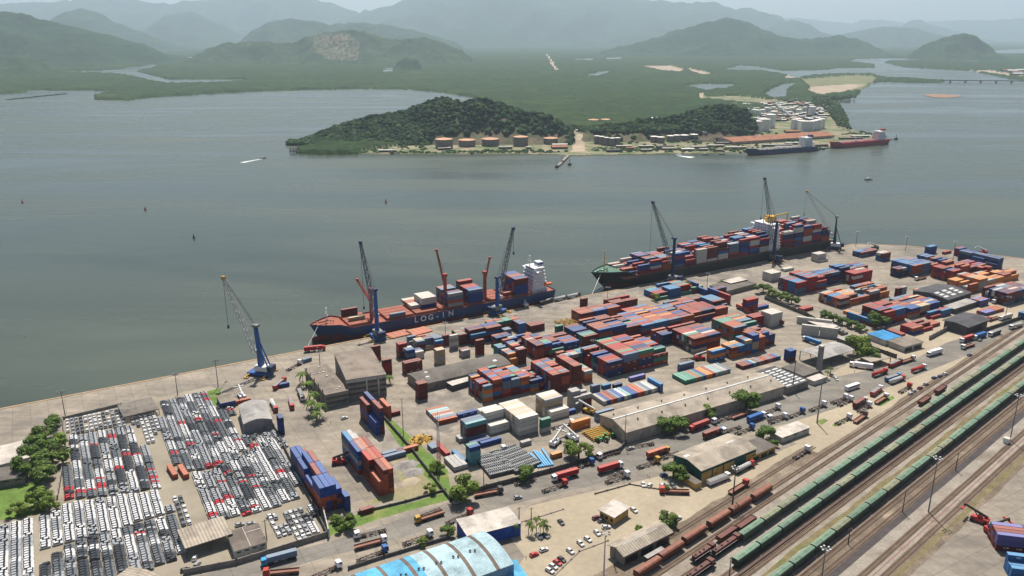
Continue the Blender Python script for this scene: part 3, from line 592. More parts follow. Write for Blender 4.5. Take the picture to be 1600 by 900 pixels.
# walls
def wall(label, pts, h, m, th=.4, cat='wall', name='boundary_wall'):
    t = thing(name, label, cat, G(*pts[0])); o = G(*pts[0])
    q = MB()
    for a, b in zip(pts, pts[1:]):
        a, b = G(*a) - o, G(*b) - o; q.beam(a + Vector((0, 0, h / 2)), b + Vector((0, 0, h / 2)), h if th > h else th, m) if False else None
        d = (b - a); an = atan2(d.y, d.x); c = (a + b) / 2; q.box((c.x, c.y, h / 2), (d.length, th, h), m, an)
    q.build('wall_panel', t); q = MB()
    for a, b in zip(pts, pts[1:]):
        a, b = G(*a) - o, G(*b) - o; n_ = max(1, int((b - a).length / 6))
        for k in range(n_ + 1):
            p = a.lerp(b, k / n_); q.box((p.x, p.y, h / 2 + .1), (th + .25, th + .25, h + .2), m, QA)
    q.build('pillars', t); return t
wall('brown block wall along the front of the car lot and small offices', [(288, 898), (370, 882), (512, 838)], 2.6, g_grey)
wall('low wall between the car lot and the blue container stacks', [(425, 662), (512, 838)], 2.2, g_dk)
wall('white corner wall piece at the car lot gate', [(506, 806), (514, 840)], 4.5, g_lt)
wall('low wall and fence between container yard and grass verge', [(560, 803), (634, 785), (696, 767)], 1.2, g_dk)
wall('dark wall dividing gravel yard from the middle container yard', [(598, 652), (640, 700), (704, 783)], 2.0, g_dk)
wall('dark brown boundary wall along the truck road behind the trees', [(704, 783), (760, 764), (860, 738), (968, 706), (978, 694)], 2.4, g_dk)
wall('brown wall between the blue hangar yard and the truck road', [(545, 890), (600, 872), (700, 842)], 1.6, g_dk)
wall('long dark wall below the avenue trees', [(1195, 468), (1260, 494), (1345, 541), (1400, 560)], 3.0, g_dk)
wall('grey concrete wall right of the truck gate', [(1452, 531), (1480, 516)], 3.2, g_grey)
wall('dark wall beside the road at the right hand yard', [(1535, 519), (1640, 483)], 2.6, g_dk)
wall('low kerb wall around the car park beside the white sheds', [(930, 772), (984, 757), (1030, 765), (1072, 770)], .5, g_dk)
wall('thin kerb wall left of the ochre office', [(800, 820), (842, 808), (880, 796)], .3, g_grey)
wall('sandy kerb line between parked cars and rails', [(866, 900), (905, 862), (950, 845)], .3, g_drk if False else g_grey)
wall('concrete fence along the quay apron above the car lot', [(98, 656), (190, 634)], 1.8, g_grey)
wall('dark mesh fence left of the car lot beside the trees', [(98, 656), (103, 700), (90, 780)], 2.0, g_grey)
# ================================================================== CONTAINERS
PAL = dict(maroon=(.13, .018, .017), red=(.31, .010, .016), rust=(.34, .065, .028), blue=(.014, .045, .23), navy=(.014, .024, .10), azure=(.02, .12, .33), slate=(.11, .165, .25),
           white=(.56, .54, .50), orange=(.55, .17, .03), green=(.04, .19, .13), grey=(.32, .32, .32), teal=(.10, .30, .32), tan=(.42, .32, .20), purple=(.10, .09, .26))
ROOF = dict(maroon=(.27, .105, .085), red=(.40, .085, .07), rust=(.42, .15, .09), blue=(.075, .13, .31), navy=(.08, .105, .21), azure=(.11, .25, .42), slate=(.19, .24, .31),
            white=(.58, .54, .48), orange=(.62, .30, .12), green=(.17, .33, .26), grey=(.42, .40, .38), teal=(.30, .48, .48), tan=(.55, .45, .32), purple=(.22, .22, .45))  # paler than the walls: dust and fading, plus sky sheen put into the colour
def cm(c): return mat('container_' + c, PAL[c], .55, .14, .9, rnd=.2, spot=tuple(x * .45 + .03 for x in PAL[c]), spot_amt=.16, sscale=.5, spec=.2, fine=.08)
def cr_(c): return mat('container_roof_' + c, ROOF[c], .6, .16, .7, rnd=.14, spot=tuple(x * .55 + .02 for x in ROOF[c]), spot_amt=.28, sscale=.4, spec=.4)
m_seam = mat('container_frame', (.07, .05, .05), .7, .2, .5); m_mark = mat('white_marking', (.62, .62, .60), .6, .2, .5)
def cont_geo(q, c, L, rich, x=0, y=0, z=0, rz=0.0, H=2.59, mark=0, P=None):
    r, s_ = cos(rz), sin(rz)
    l = L / 2; w = 1.22; m = cm(c)
    def T(vs): return [(x + a * r - b * s_, y + a * s_ + b * r, z + k) for a, b, k in vs]
    if rich:        # corrugated side walls
        n = int(L / .55); vs = []; fs = []
        for sg in (-1, 1):
            o = len(vs)
            for k in range(n * 2 + 1):
                xx = -l + .12 + (L - .24) * k / (2 * n); dy = .05 if (k // 1) % 2 else 0.0
                vs += [(xx, sg * (w - dy), .12), (xx, sg * (w - dy), H - .1)]
            for k in range(n * 2):
                f = (o + 2 * k, o + 2 * k + 2, o + 2 * k + 3, o + 2 * k + 1); fs.append(f if sg < 0 else f[::-1])
        q.add(T(vs), fs, m)
        for sx in (-1, 1):
            q.add(T([(sx * (l - .02), -w, .1), (sx * (l - .02), w, .1), (sx * (l - .02), w, H - .1), (sx * (l - .02), -w, H - .1)]), [(0, 1, 2, 3) if sx > 0 else (3, 2, 1, 0)], m)
            for sg in (-1, 1):
                a = T([(sx * (l - .08), sg * (w - .06), H / 2)])[0]; q.box(a, (.16, .16, H - .02), m, rz)
        for sg in (-1, 1):
            for zz in (.08, H - .07):
                a = T([(0, sg * (w - .05), zz)])[0]; q.box(a, (L - .3, .13, .14), m_seam if zz < 1 else m, rz)
        if mark:
            for k in range(mark):
                mx = l * .35 if mark == 1 else -l * .5 + k * l * .8; vs = []
                for i in range(5):
                    if (i * 7 + mark * 3 + len(c)) % 5 == 4: continue
                    xx = mx + i * .42; hh = .62 if L > 8 else .4
                    q.add(T([(xx, -w - .012, 1.45), (xx + .3, -w - .012, 1.45), (xx + .3, -w - .012, 1.45 + hh), (xx, -w - .012, 1.45 + hh)]), [(0, 1, 2, 3)], m_mark)
    else:
        vs = T([(-l, -w, .06), (l, -w, .06), (l, w, .06), (-l, w, .06), (-l, -w, H - .05), (l, -w, H - .05), (l, w, H - .05), (-l, w, H - .05)])
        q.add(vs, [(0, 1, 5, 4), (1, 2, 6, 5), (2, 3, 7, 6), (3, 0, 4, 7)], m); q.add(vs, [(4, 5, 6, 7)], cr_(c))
CP_ = {}
def cont_proto(c, L, mk):
    k = (c, L, mk)
    if k in CP_: return CP_[k]
    q = MB(); cont_geo(q, c, L, True, mark=mk); b = q.build('shipping_container'); COL.objects.unlink(b)
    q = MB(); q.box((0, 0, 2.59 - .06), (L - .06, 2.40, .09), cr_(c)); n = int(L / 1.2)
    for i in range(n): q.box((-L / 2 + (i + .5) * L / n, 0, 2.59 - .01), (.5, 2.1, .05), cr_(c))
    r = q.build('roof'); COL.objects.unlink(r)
    q = MB()
    for sy in (-.6, .6):
        q.box((L / 2 + .0, sy, 1.3), (.08, 1.12, 2.3), cm(c))
        for d in (-.3, .3): q.beam((L / 2 + .06, sy + d, .2), (L / 2 + .06, sy + d, 2.45), .06, m_seam)
    dd = q.build('door'); COL.objects.unlink(dd)
    CP_[k] = (b.data, r.data, dd.data); return CP_[k]
CONT = []      # (dist, c, L, loc, rz, label, group)
TIER = ['bottom', 'second', 'third', 'fourth', 'fifth', 'sixth', 'seventh']
def put_cont(c, L, p, rz, label, group='shipping containers', force=False, vis=True):
    d = (Vector(p) - Vector((0, 0, HC))).length; sc = (L * .7 + 2.5) / d
    CONT.append((0 if force else 1, -sc, c, L, tuple(p), rz, label, group))
DEEP = {60: 2.4, 61: 2.0, 62: 1.7, 74: 1.6, 75: 1.4, 81: 3, 79: 1.6, 69: 1.3, 63: 1.6, 64: 1.5, 65: 1.3, 68: 1.7, 27: 1.25, 28: 1.7, 29: 1.3, 70: 1.3, 72: 1.5, 91: 1.6, 92: 1.8, 90: 1.3, 93: 1.8, 94: 1.5, 67: 1.5, 110: 1.2, 111: 1.3, 112: 2.0, 113: 1.6, 119: 1.3, 123: 1.4, 125: 1.6, 126: 1.6, 127: 1.3, 128: 2.0, 129: 2.0, 130: 1.8, 118: 1.5, 124: 1.4, 116: 1.3}
def block(A_, phrase, cols, rows, h, pal, L=6.06, o='q', seed=1, gap=.35, a_off=0.0, z0=0.0, P0=None, ang=None, drop=.25, hs=None, rgap=.12):
    R = random.Random(seed * 977 + cols * 31 + rows)
    if seed in DEEP: rows = int(round(rows * DEEP[seed])); drop = min(drop, .14)
    p0 = P0 if P0 is not None else G(*A_, z0); an = (QA if ang is None else ang) + a_off
    e1 = Vector((cos(an), sin(an), 0)); e2 = Vector((sin(an), -cos(an), 0))
    px, py = (L + gap, 2.44 + rgap) if o == 'q' else (2.44 + rgap, L + gap)
    H = {}
    for i in range(cols):
        for j in range(rows):
            hh = h[i % len(h)] if isinstance(h, (list, tuple)) else h
            if hs and (i, j) in hs: hh = hs[(i, j)]
            elif R.random() < drop: hh -= R.choice((1, 1, 1, 2))
            H[i, j] = max(0 if hh <= 0 else 1, hh)
    last = None
    for i in range(cols):
        for j in range(rows):
            for k in range(H[i, j]):
                c = R.choice(pal)
                if last and R.random() < (.05 if o == 'p' and rows == 1 else .3): c = last
                last = c
                top = k == H[i, j] - 1
                hidden = (not top) and H.get((i, j - 1), 0) > k and H.get((i - 1, j), 0) > k and H.get((i + 1, j), 0) > k
                if hidden: continue
                hid2 = (not top) and H.get((i, j - 1), 0) > k and (i == 0) is False and H.get((i - 1, j), 0) > k
                p = p0 + e1 * (px * (i + .5)) - e2 * (py * (j + .5)) + Vector((0, 0, z0 * 0 + .02 + 2.62 * k)) + e1 * R.uniform(-.08, .08)
                lab = '%s container, %s tier, %s column, %s row, %s' % (c, TIER[min(k, 6)], ordn(i + 1), ordn(j + 1), phrase)
                CONT.append((1, -((L * .7 + 2.5) / (p - Vector((0, 0, HC))).length) * (.6 if not top and j > 0 else 1), c, L, tuple(p), an + (0 if o == 'q' else pi / 2), lab, 'shipping containers'))
MIX = ['maroon', 'maroon', 'maroon', 'red', 'rust', 'rust', 'rust', 'red', 'navy', 'slate', 'azure', 'grey', 'blue', 'orange', 'green']
REDS = ['maroon', 'maroon', 'rust', 'red', 'rust', 'maroon', 'blue', 'navy', 'red']; BLU = ['blue', 'navy', 'azure', 'slate', 'blue', 'maroon']; PAS = ['rust', 'slate', 'maroon', 'grey', 'rust', 'teal', 'blue', 'red']
F40 = 12.19
# left yard, long axis away from the quay
block((502.7, 803), 'blue stacks by car lot', 4, 4, [4, 5, 5, 5], ['blue', 'navy', 'rust', 'blue', 'maroon', 'blue', 'rust'], F40, 'p', 3, hs={(0, 0): 5, (1, 0): 5, (2, 0): 5, (3, 0): 4, (0, 3): 4, (3, 3): 0, (3, 2): 3, (2, 3): 3})
block((540.5, 800), 'short end of blue stacks', 1, 1, 3, ['blue', 'navy'], 6.06, 'p', 4, drop=0)
block((438.5, 681), 'lone stack behind hangar', 1, 1, 4, ['blue', 'maroon', 'navy'], 6.06, 'p', 5, drop=0)
block((593, 776), 'orange stacks in gravel yard', 3, 3, [4, 5, 5], ['rust', 'rust', 'red', 'maroon', 'rust'], F40, 'p', 6, hs={(0, 0): 3, (1, 0): 5, (2, 0): 5, (0, 1): 5, (0, 2): 5, (1, 2): 5})
block((561, 743), 'white and blue gravel yard stacks', 3, 2, [5, 5, 4], ['slate', 'azure', 'rust', 'blue', 'grey'], F40, 'p', 7, drop=.1)
block((588, 681), 'tall stack below concrete block', 2, 2, [5, 6], ['blue', 'navy', 'blue', 'maroon'], F40, 'p', 8, drop=.1, hs={(0, 0): 3})
block((606, 655), 'stacks beside concrete block', 1, 1, 3, ['maroon', 'rust'], F40, 'p', 9, drop=0)
block((610, 652), 'low red container by grey junk', 1, 1, 1, ['maroon'], 6.06, 'q', 10, drop=0)
block((564, 806), 'rusty container by lower fence', 1, 1, 1, ['maroon'], 6.06, 'q', 11, drop=0)
for i, (a, c) in enumerate((((620, 712), 'rust'), ((598, 717), 'slate'), ((600, 722), 'slate'))):
    block(a, 'scrap row beside gravel heaps %s' % ('north', 'middle', 'south')[i], 1, 1, 1, [c], F40 if i else F40, 'q', 12 + i, drop=0)
# junk yard strip
block((697, 716), 'red box by lattice mast', 1, 1, 1, ['red'], F40, 'p', 20, drop=0)
block((722, 727), 'azure box by lattice mast', 1, 1, 1, ['azure'], F40, 'p', 21, drop=0)
block((675, 708), 'grey pair by yellow scrap', 2, 1, 1, ['slate', 'blue'], 6.06, 'p', 22, drop=0)
block((710, 738), 'flat grey boxes by tree', 3, 1, 1, ['grey', 'tan'], F40, 'p', 23, drop=0)
# middle yard
block((684.4, 665), 'low striped row behind mast', 1, 7, 1, ['maroon', 'grey', 'slate', 'red', 'teal', 'rust'], F40, 'q', 24, drop=0, a_off=-.03)
block((716, 655), 'blue pair beside striped row', 1, 1, 1, ['blue'], F40, 'q', 25, drop=0)
block((654, 626), 'stack at curved warehouse corner', 1, 2, 4, ['maroon', 'rust', 'maroon'], 6.06, 'q', 26, drop=0)
block((756, 629.5), 'front row of twenty-footers', 5, 6, [4, 5, 5, 4], MIX, 6.06, 'q', 27, drop=.15)
block((829, 614), 'short boxes behind front row', 3, 5, 3, MIX, 6.06, 'q', 28)
block((863, 617.5), 'tall boxes at row end', 2, 8, [5, 5], MIX, 6.06, 'q', 29, drop=.1)
block((896, 603), 'maroon end of the row', 1, 8, 5, ['maroon', 'rust', 'maroon', 'red'], 6.06, 'q', 30, drop=0)
block((913, 599), 'colourful last row end', 1, 5, 3, ['green', 'rust', 'grey', 'azure', 'orange'], 6.06, 'q', 31)
block((729, 691), 'red topped stack by reefers', 1, 3, 4, ['maroon', 'slate', 'teal'], F40, 'q', 32, drop=0)
block((735, 700), 'blue low row before reefers', 1, 1, 1, ['navy'], F40, 'q', 33, drop=0)
block((752, 700), 'blue box beside low row', 1, 1, 1, ['blue'], F40, 'q', 34, drop=0)
block((734.5, 729), 'mixed stack by pallet grid', 1, 2, 4, ['teal', 'maroon', 'green', 'blue'], 6.06, 'q', 35, drop=0)
block((718, 693), 'small grey boxes near mast', 1, 2, 1, ['grey', 'slate'], 6.06, 'q', 36, drop=0)
block((766, 680), 'white reefers, near low step', 1, 2, 2, ['white'], F40, 'q', 37, drop=0)
block((758, 673), 'white reefers, rear tall step', 1, 2, 4, ['white'], F40, 'q', 38, drop=0)
block((752, 664), 'tan reefer row behind', 1, 2, 3, ['tan', 'white'], F40, 'q', 39, drop=0)
block((811, 682.5), 'big white reefer stack', 1, 9, 4, ['white', 'white', 'tan'], F40, 'q', 40, drop=0)
block((846, 677), 'green topped pair by reefers', 1, 1, 3, ['white', 'green'], 6.06, 'q', 41, drop=0, hs={(0, 0): 3})
block((861, 657.5), 'white reefers, far low row', 1, 2, 2, ['white'], F40, 'q', 42, drop=0)
block((851, 652), 'grey reefers, far tall row', 1, 4, 4, ['grey', 'tan', 'white'], F40, 'q', 43, drop=0)
block((886, 649.5), 'small blue box by reefers', 1, 1, 1, ['blue'], 6.06, 'q', 44, drop=0)
block((897, 641), 'red stack by yellow loader', 2, 3, [4, 3], ['red', 'maroon', 'grey', 'tan'], 6.06, 'q', 45)
block((894, 674.5), 'orange and red pair, gable end', 1, 1, 2, ['orange', 'red'], F40, 'q', 46, drop=0)
block((932, 659), 'slate box touching the gable', 1, 1, 2, ['blue', 'slate'], F40, 'q', 47, drop=0)
block((863, 718), 'orange box beside the tree', 1, 1, 1, ['orange'], 6.06, 'q', 48, drop=0)
block((815, 699), 'dark box by pipes', 1, 1, 1, ['grey'], 6.06, 'q', 49, drop=0)
# fishbone rows (end-on)
block((943, 634), 'striped low row, long warehouse', 17, 1, 1, PAS + ['white'], F40, 'p', 50, drop=0, a_off=-.02)
block((1031, 613), 'blue end of striped row', 1, 1, 2, ['azure'], F40, 'p', 51, drop=0)
block((985, 597), 'purple box behind striped row', 1, 1, 1, ['purple'], F40, 'q', 52, drop=0)
block((960, 608), 'single box behind striped row', 1, 1, 1, ['navy'], 6.06, 'q', 53, drop=0)
block((925, 616), 'maroon grey pair by loader', 1, 1, 2, ['slate', 'maroon'], 6.06, 'q', 54, drop=0)
block((942, 609), 'azure box by loader', 1, 1, 1, ['azure'], 6.06, 'q', 55, drop=0)
block((1070, 601), 'second striped row', 15, 1, 1, PAS + ['orange', 'green'], F40, 'p', 56, drop=0, a_off=-.02)
block((1160, 578), 'tail of second striped row', 14, 1, 1, PAS, F40 / 2, 'p', 57, drop=0)
block((1062, 582), 'purple box above striped row', 1, 1, 2, ['slate', 'purple'], F40, 'q', 58, drop=0)
# main forty-foot blocks
block((949, 591), 'central tall block', 4, 5, [4, 5, 5, 4], REDS + ['slate', 'green'], F40, 'q', 60, drop=.15)
block((912, 543), 'block behind front row', 4, 5, [3, 4, 4], ['maroon', 'navy', 'blue', 'maroon', 'rust', 'green'], F40, 'q', 61)
block((1003, 525), 'upper middle block', 4, 7, 3, REDS + ['orange', 'slate', 'azure'], F40, 'q', 62, drop=.3)
block((1083, 552), 'right middle block', 2, 7, [4, 4], REDS + ['white', 'green'], F40, 'q', 63)
block((1146, 534), 'orange topped right block', 2, 6, 4, ['rust', 'orange', 'maroon', 'slate', 'green'], F40, 'q', 64, drop=.1)
block((1080, 507), 'far middle block', 3, 7, 3, REDS, F40, 'q', 65)
block((1111.5, 567), 'orange based pair, lower right', 1, 2, 3, ['orange', 'azure', 'maroon'], F40, 'q', 66, drop=0)
block((1142, 561), 'colourful right end stacks', 5, 3, [3, 3, 4, 5, 4], ['blue', 'rust', 'tan', 'navy', 'orange', 'azure', 'maroon'], 6.06, 'q', 67, drop=.1)
block((858, 559), 'long block by slender mast', 2, 5, 3, ['maroon', 'blue', 'maroon', 'navy', 'green'], F40, 'q', 68)
block((838, 563), 'green topped twenty-foot block', 2, 6, [4], MIX, 6.06, 'q', 69)
block((797, 573), 'block behind curved warehouse end', 2, 7, [3, 4], MIX, 6.06, 'q', 70)
block((744.5, 555), 'lone red tower', 1, 1, 4, ['red', 'maroon'], 6.06, 'q', 71, drop=0)
block((736, 540), 'blue block near ship crane', 2, 3, 4, ['blue', 'maroon', 'navy', 'azure'], F40, 'q', 72, drop=.1)
block((718, 540), 'red topped block near ship', 2, 5, 3, ['red', 'maroon', 'green'], 6.06, 'q', 73, drop=.1)
block((765, 522), 'maroon group behind ship crane', 4, 2, 3, ['maroon', 'green', 'rust'], 6.06, 'q', 74)
block((811, 522), 'red pair on quay edge', 1, 3, 3, ['maroon', 'azure', 'rust'], 6.06, 'q', 75, drop=0)
block((829, 520), 'rust block on quay edge', 1, 3, 2, ['rust', 'maroon'], F40, 'q', 76, drop=0)
block((788, 532), 'small grey stack quay side', 1, 2, 3, ['grey', 'slate'], 6.06, 'q', 77, drop=0)
block((623.6, 561), 'red tower by quay lane', 1, 2, 4, ['red', 'maroon'], 6.06, 'q', 78, drop=0)
block((636, 565), 'white blue stacks by lane', 2, 2, [3, 2], ['slate', 'blue', 'white', 'navy'], 6.06, 'q', 79, drop=0)
block((633, 586), 'brown stack by curved roof', 1, 2, 3, ['maroon'], F40, 'q', 80, drop=0)
block((652, 551), 'small stacks behind lane', 3, 1, 3, ['maroon', 'slate', 'tan'], 6.06, 'q', 81, drop=.2)
block((683, 571), 'beige flat rack stacks', 1, 2, 4, ['tan', 'tan', 'grey'], 6.06, 'q', 82, drop=0)
block((681, 556), 'blue topped stack beige side', 1, 1, 4, ['rust', 'rust', 'azure'], 6.06, 'q', 83, drop=0)
block((704, 547), 'silver stack near quay', 1, 1, 4, ['grey', 'white'], 6.06, 'q', 84, drop=0)
block((693, 541), 'maroon stack near quay', 1, 1, 3, ['maroon'], 6.06, 'q', 85, drop=0)
block((599, 587), 'red tower beside concrete block', 1, 1, 4, ['red', 'maroon'], 6.06, 'q', 86, drop=0)
block((582, 565), 'red tower behind concrete block', 1, 1, 4, ['red', 'maroon'], 6.06, 'q', 87, drop=0)
block((869, 526), 'green topped pair by yellow frames', 1, 1, 3, ['maroon', 'green'], 6.06, 'q', 88, drop=0)
block((908, 487), 'lone pair at quay edge', 1, 1, 4, ['maroon', 'navy'], 6.06, 'q', 89, drop=0)
block((957, 489), 'red block by second bow', 2, 4, 3, ['maroon', 'red', 'maroon'], F40, 'q', 90, drop=.1)
block((907, 506), 'mixed low block by quay', 3, 3, 3, ['slate', 'maroon', 'rust', 'blue'], F40, 'q', 91)
block((1027, 470), 'upper quay block', 4, 4, [2, 3, 3], ['rust', 'azure', 'maroon', 'green', 'red'], F40, 'q', 92)
block((1117, 493), 'pale blue topped block', 1, 4, 4, ['azure', 'slate', 'maroon'], F40, 'q', 93, drop=.1)
block((1138, 476), 'blue red stacks by avenue', 1, 3, 3, ['blue', 'red', 'maroon'], F40, 'p', 94, drop=.1)
block((1166, 489), 'red stack below avenue trees', 2, 2, 4, ['red', 'blue', 'rust'], F40, 'q', 95, drop=.1, hs={(1, 0): 1, (1, 1): 1})
block((1117, 466), 'dark maroon stack by dark workshop', 2, 2, 3, ['maroon', 'navy'], 6.06, 'q', 96, drop=0)
block((1203, 512), 'white reefer block below avenue', 1, 4, 4, ['white'], F40, 'q', 97, drop=0)
block((1251, 523), 'white walls of reefers, right', 2, 1, 3, ['white'], F40, 'q', 98, drop=0, a_off=-.9)
block((1244, 505), 'white reefer line upper', 2, 1, 2, ['white'], F40, 'q', 99, drop=0, a_off=-.9)
block((1233, 566), 'purple pair beside skylight shed', 1, 2, 3, ['maroon', 'blue'], 6.06, 'q', 100, drop=0)
block((1034, 540), 'filler block above central stacks', 1, 5, 3, REDS, F40, 'q', 160)
block((930, 528), 'brown slab behind mast', 2, 4, 3, ['maroon', 'navy', 'maroon', 'blue'], F40, 'q', 161)
block((985, 500), 'red lines near second bow', 2, 5, 2, ['rust', 'red', 'maroon', 'azure'], F40, 'q', 162)
block((1048, 487), 'red lines below quay block', 3, 4, 2, ['rust', 'red', 'maroon', 'slate'], F40, 'q', 163)
block((1128, 518), 'low group left of trucks', 2, 4, 3, ['maroon', 'rust', 'white', 'slate'], F40, 'q', 164)
block((1180, 545), 'dark right end block', 3, 5, [4, 4, 3], ['maroon', 'blue', 'navy', 'maroon', 'rust'], 6.06, 'q', 165, drop=.1)
block((880, 575), 'boxes behind tall row end', 3, 4, 3, MIX, 6.06, 'q', 166)
block((800, 548), 'green lines behind curved roof', 3, 3, 3, MIX, 6.06, 'q', 167)
block((1345, 470), 'dark stack by orange row', 2, 3, 3, ['navy', 'maroon', 'rust', 'grey'], F40, 'q', 168)
block((1455, 480), 'low row before skylit roof', 2, 3, 2, ['azure', 'slate', 'rust', 'maroon'], F40, 'q', 169)
block((1455, 500), 'red row beside dark office', 2, 2, 2, ['red', 'azure', 'rust'], F40, 'q', 170)
block((1530, 480), 'stack near right gate', 1, 3, 2, ['maroon', 'purple', 'rust'], F40, 'q', 171)
block((1535, 437), 'red towers upper right', 2, 3, 4, ['red', 'rust', 'maroon'], 6.06, 'q', 172)
block((1176, 512), 'maroon pair beside truck lane', 1, 3, 3, ['maroon', 'rust', 'red'], F40, 'q', 180)
block((1254, 488), 'red boxes below crimson block', 1, 2, 1, ['red', 'rust'], F40, 'q', 174)
block((1500, 472), 'rust group by grey canopy', 1, 3, 2, ['rust', 'maroon'], F40, 'q', 175)
block((1405, 486), 'maroon group before skylit roof', 2, 4, 3, ['maroon', 'rust', 'red', 'slate'], F40, 'q', 176)
block((722, 560), 'small maroon group by lone tower', 1, 2, 2, ['maroon', 'grey'], 6.06, 'q', 177)
block((775, 545), 'maroon pairs behind lone tower', 2, 3, 3, ['maroon', 'navy', 'rust'], 6.06, 'q', 178)
block((640, 545), 'red group on quay lane', 2, 2, 3, ['maroon', 'slate', 'rust'], 6.06, 'q', 179)
block((1226, 425), 'white boxes by black ship crane', 1, 2, 1, ['white'], F40, 'q', 173)
# far right yard
block((1244, 461), 'crimson block beyond avenue', 3, 7, [4, 5], ['red', 'maroon', 'red', 'azure', 'slate'], F40, 'q', 110, drop=.1)
block((1281, 448), 'long blue wall of boxes', 5, 4, [4, 4, 5, 4], ['navy', 'azure', 'blue', 'slate', 'navy', 'maroon'], F40, 'q', 111, drop=.1)
block((1332.5, 446), 'crimson and white stack', 2, 2, [4, 4], ['red', 'maroon', 'white', 'red'], F40, 'q', 112, drop=.1)
block((1311, 482), 'orange row beyond avenue', 5, 5, [3, 3, 2, 3], ['orange', 'rust', 'maroon', 'grey', 'azure'], F40, 'q', 113)
block((1204, 441), 'white reefers at second berth', 1, 4, 3, ['white'], F40, 'q', 114, drop=0)
block((1280, 411), 'white reefers at quay corner', 1, 4, 3, ['white'], F40, 'q', 115, drop=.1)
block((1345, 403), 'blue group at quay corner', 2, 3, 2, BLU, F40, 'q', 116)
block((1378, 409), 'blue pair near corner mast', 1, 3, 3, ['azure', 'white', 'maroon'], F40, 'q', 117)
block((1402, 434), 'dark stack with white base', 2, 2, 3, ['maroon', 'grey', 'navy'], 6.06, 'q', 118, drop=0)
block((1426, 433), 'blue block upper right', 4, 7, [4, 4, 3], ['navy', 'azure', 'blue', 'slate', 'rust'], F40, 'q', 119, drop=.15)
block((1451, 398), 'blue stack on far quay', 1, 2, 3, ['blue', 'azure'], F40, 'q', 120, drop=0)
block((1475, 398), 'red box on far quay', 1, 1, 1, ['red'], F40, 'q', 121, drop=0)
block((1497, 401), 'red topped stack far quay', 1, 2, 3, ['blue', 'red'], F40, 'q', 122, drop=0, hs={(0, 0): 3, (0, 1): 3})
block((1487, 442), 'bright red block', 4, 6, [4, 5, 4], ['red', 'red', 'maroon', 'rust', 'blue'], F40, 'q', 123, drop=.15)
block((1556, 422), 'dark blue end-on block', 4, 2, 4, ['navy', 'blue', 'navy', 'slate'], F40, 'p', 124, drop=.05)
block((1514, 459), 'orange block', 4, 5, [3, 4, 3], ['orange', 'orange', 'rust', 'grey'], F40, 'q', 125)
block((1566, 443), 'orange stacks at right edge', 2, 3, 3, ['orange', 'maroon', 'grey', 'rust'], F40, 'q', 126)
block((1571, 478), 'dark block at right edge', 3, 6, 4, ['navy', 'maroon', 'maroon', 'slate', 'white'], F40, 'q', 127, drop=.1)
block((1381, 509), 'red and blue front block', 2, 4, [4, 4], ['red', 'blue', 'maroon', 'red', 'azure'], F40, 'q', 128, drop=.15)
block((1421, 498), 'blue topped front block', 3, 4, [3, 3], ['azure', 'blue', 'maroon', 'tan', 'rust'], F40, 'q', 129, drop=.15)
block((1425, 524), 'low red row by gate', 3, 2, [2, 2, 1], ['rust', 'red', 'blue', 'maroon'], F40, 'q', 130, drop=.1)
block((1400, 470), 'silver stack with maroon neighbour', 2, 1, 4, ['grey', 'maroon'], 6.06, 'q', 131, drop=0)
block((1430, 462), 'blue orange pair by skylit roof', 2, 1, 2, ['blue', 'orange'], 6.06, 'q', 132, drop=0)
block((1600, 500), 'red and azure at road edge', 2, 2, 2, ['red', 'azure'], F40, 'q', 133, drop=0)
block((1540, 494), 'flat row by dark office', 2, 3, 1, ['rust', 'purple', 'maroon'], F40, 'q', 134, drop=0)
block((1338, 497), 'orange box by avenue trees', 2, 1, 1, ['rust', 'orange'], F40, 'p', 135, drop=0)
block((1366, 512), 'azure row under big tree', 1, 2, 2, ['azure', 'maroon'], F40, 'p', 136, drop=0)
block((1408, 528), 'red row behind low office', 2, 1, 1, ['red', 'maroon'], F40, 'p', 137, drop=0)
# bottom right corner
block((1554, 860), 'brown stack in bottom corner', 2, 4, 3, ['maroon', 'purple', 'maroon'], F40, 'q', 140, drop=0, a_off=-.75)
block((1577, 905), 'blue stack in bottom corner', 2, 3, [3, 3], ['azure', 'azure', 'blue'], F40, 'q', 141, drop=.4, a_off=-.75)
# boxes in the truck lot by the quay
block((437, 607), 'azure box beside quay crane', 1, 1, 1, ['blue'], 6.06, 'q', 150, drop=0)
block((475, 568), 'pale box on quay lane', 1, 1, 1, ['slate'], 6.06, 'q', 151, drop=0, a_off=.3)
block((358, 636), 'rust box pair near blue hut', 2, 1, 1, ['rust'], 6.06, 'q', 152, drop=0)
for i, u in enumerate((268, 285)):
    block((u + 3, 750), 'brown long box in lot aisle', 1, 1, 1, ['rust'], F40, 'p', 153 + i, drop=0, a_off=.1)
    CONT[-1] = CONT[-1][:6] + ('rusty brown long box in the car lot aisle, %s one of the pair' % ('left', 'right')[i], 'shipping containers')
# hatch covers on the quay
def slab(A_, B_, dep, label):
    a, b = G(*A_), G(*B_); an = atan2((b - a).y, (b - a).x); L = (b - a).length; q = MB(); q.b2(0, L, 0, dep, 0, .8, cm('rust'), cr_('rust'))
    for k in range(4): q.b2(L * (k + .1) / 4, L * (k + .14) / 4, .3, dep - .3, .8, .9, cm('rust'))
    tag(q.build('hatch_cover', None, a, an), label, 'hatch cover', 'hatch covers on the quay')
slab((613, 530), (644, 522.5), 11, 'salmon red hatch cover lying on the quay, left of the two')
slab((647, 526), (676, 518), 12, 'salmon red hatch cover lying on the quay, right of the two')
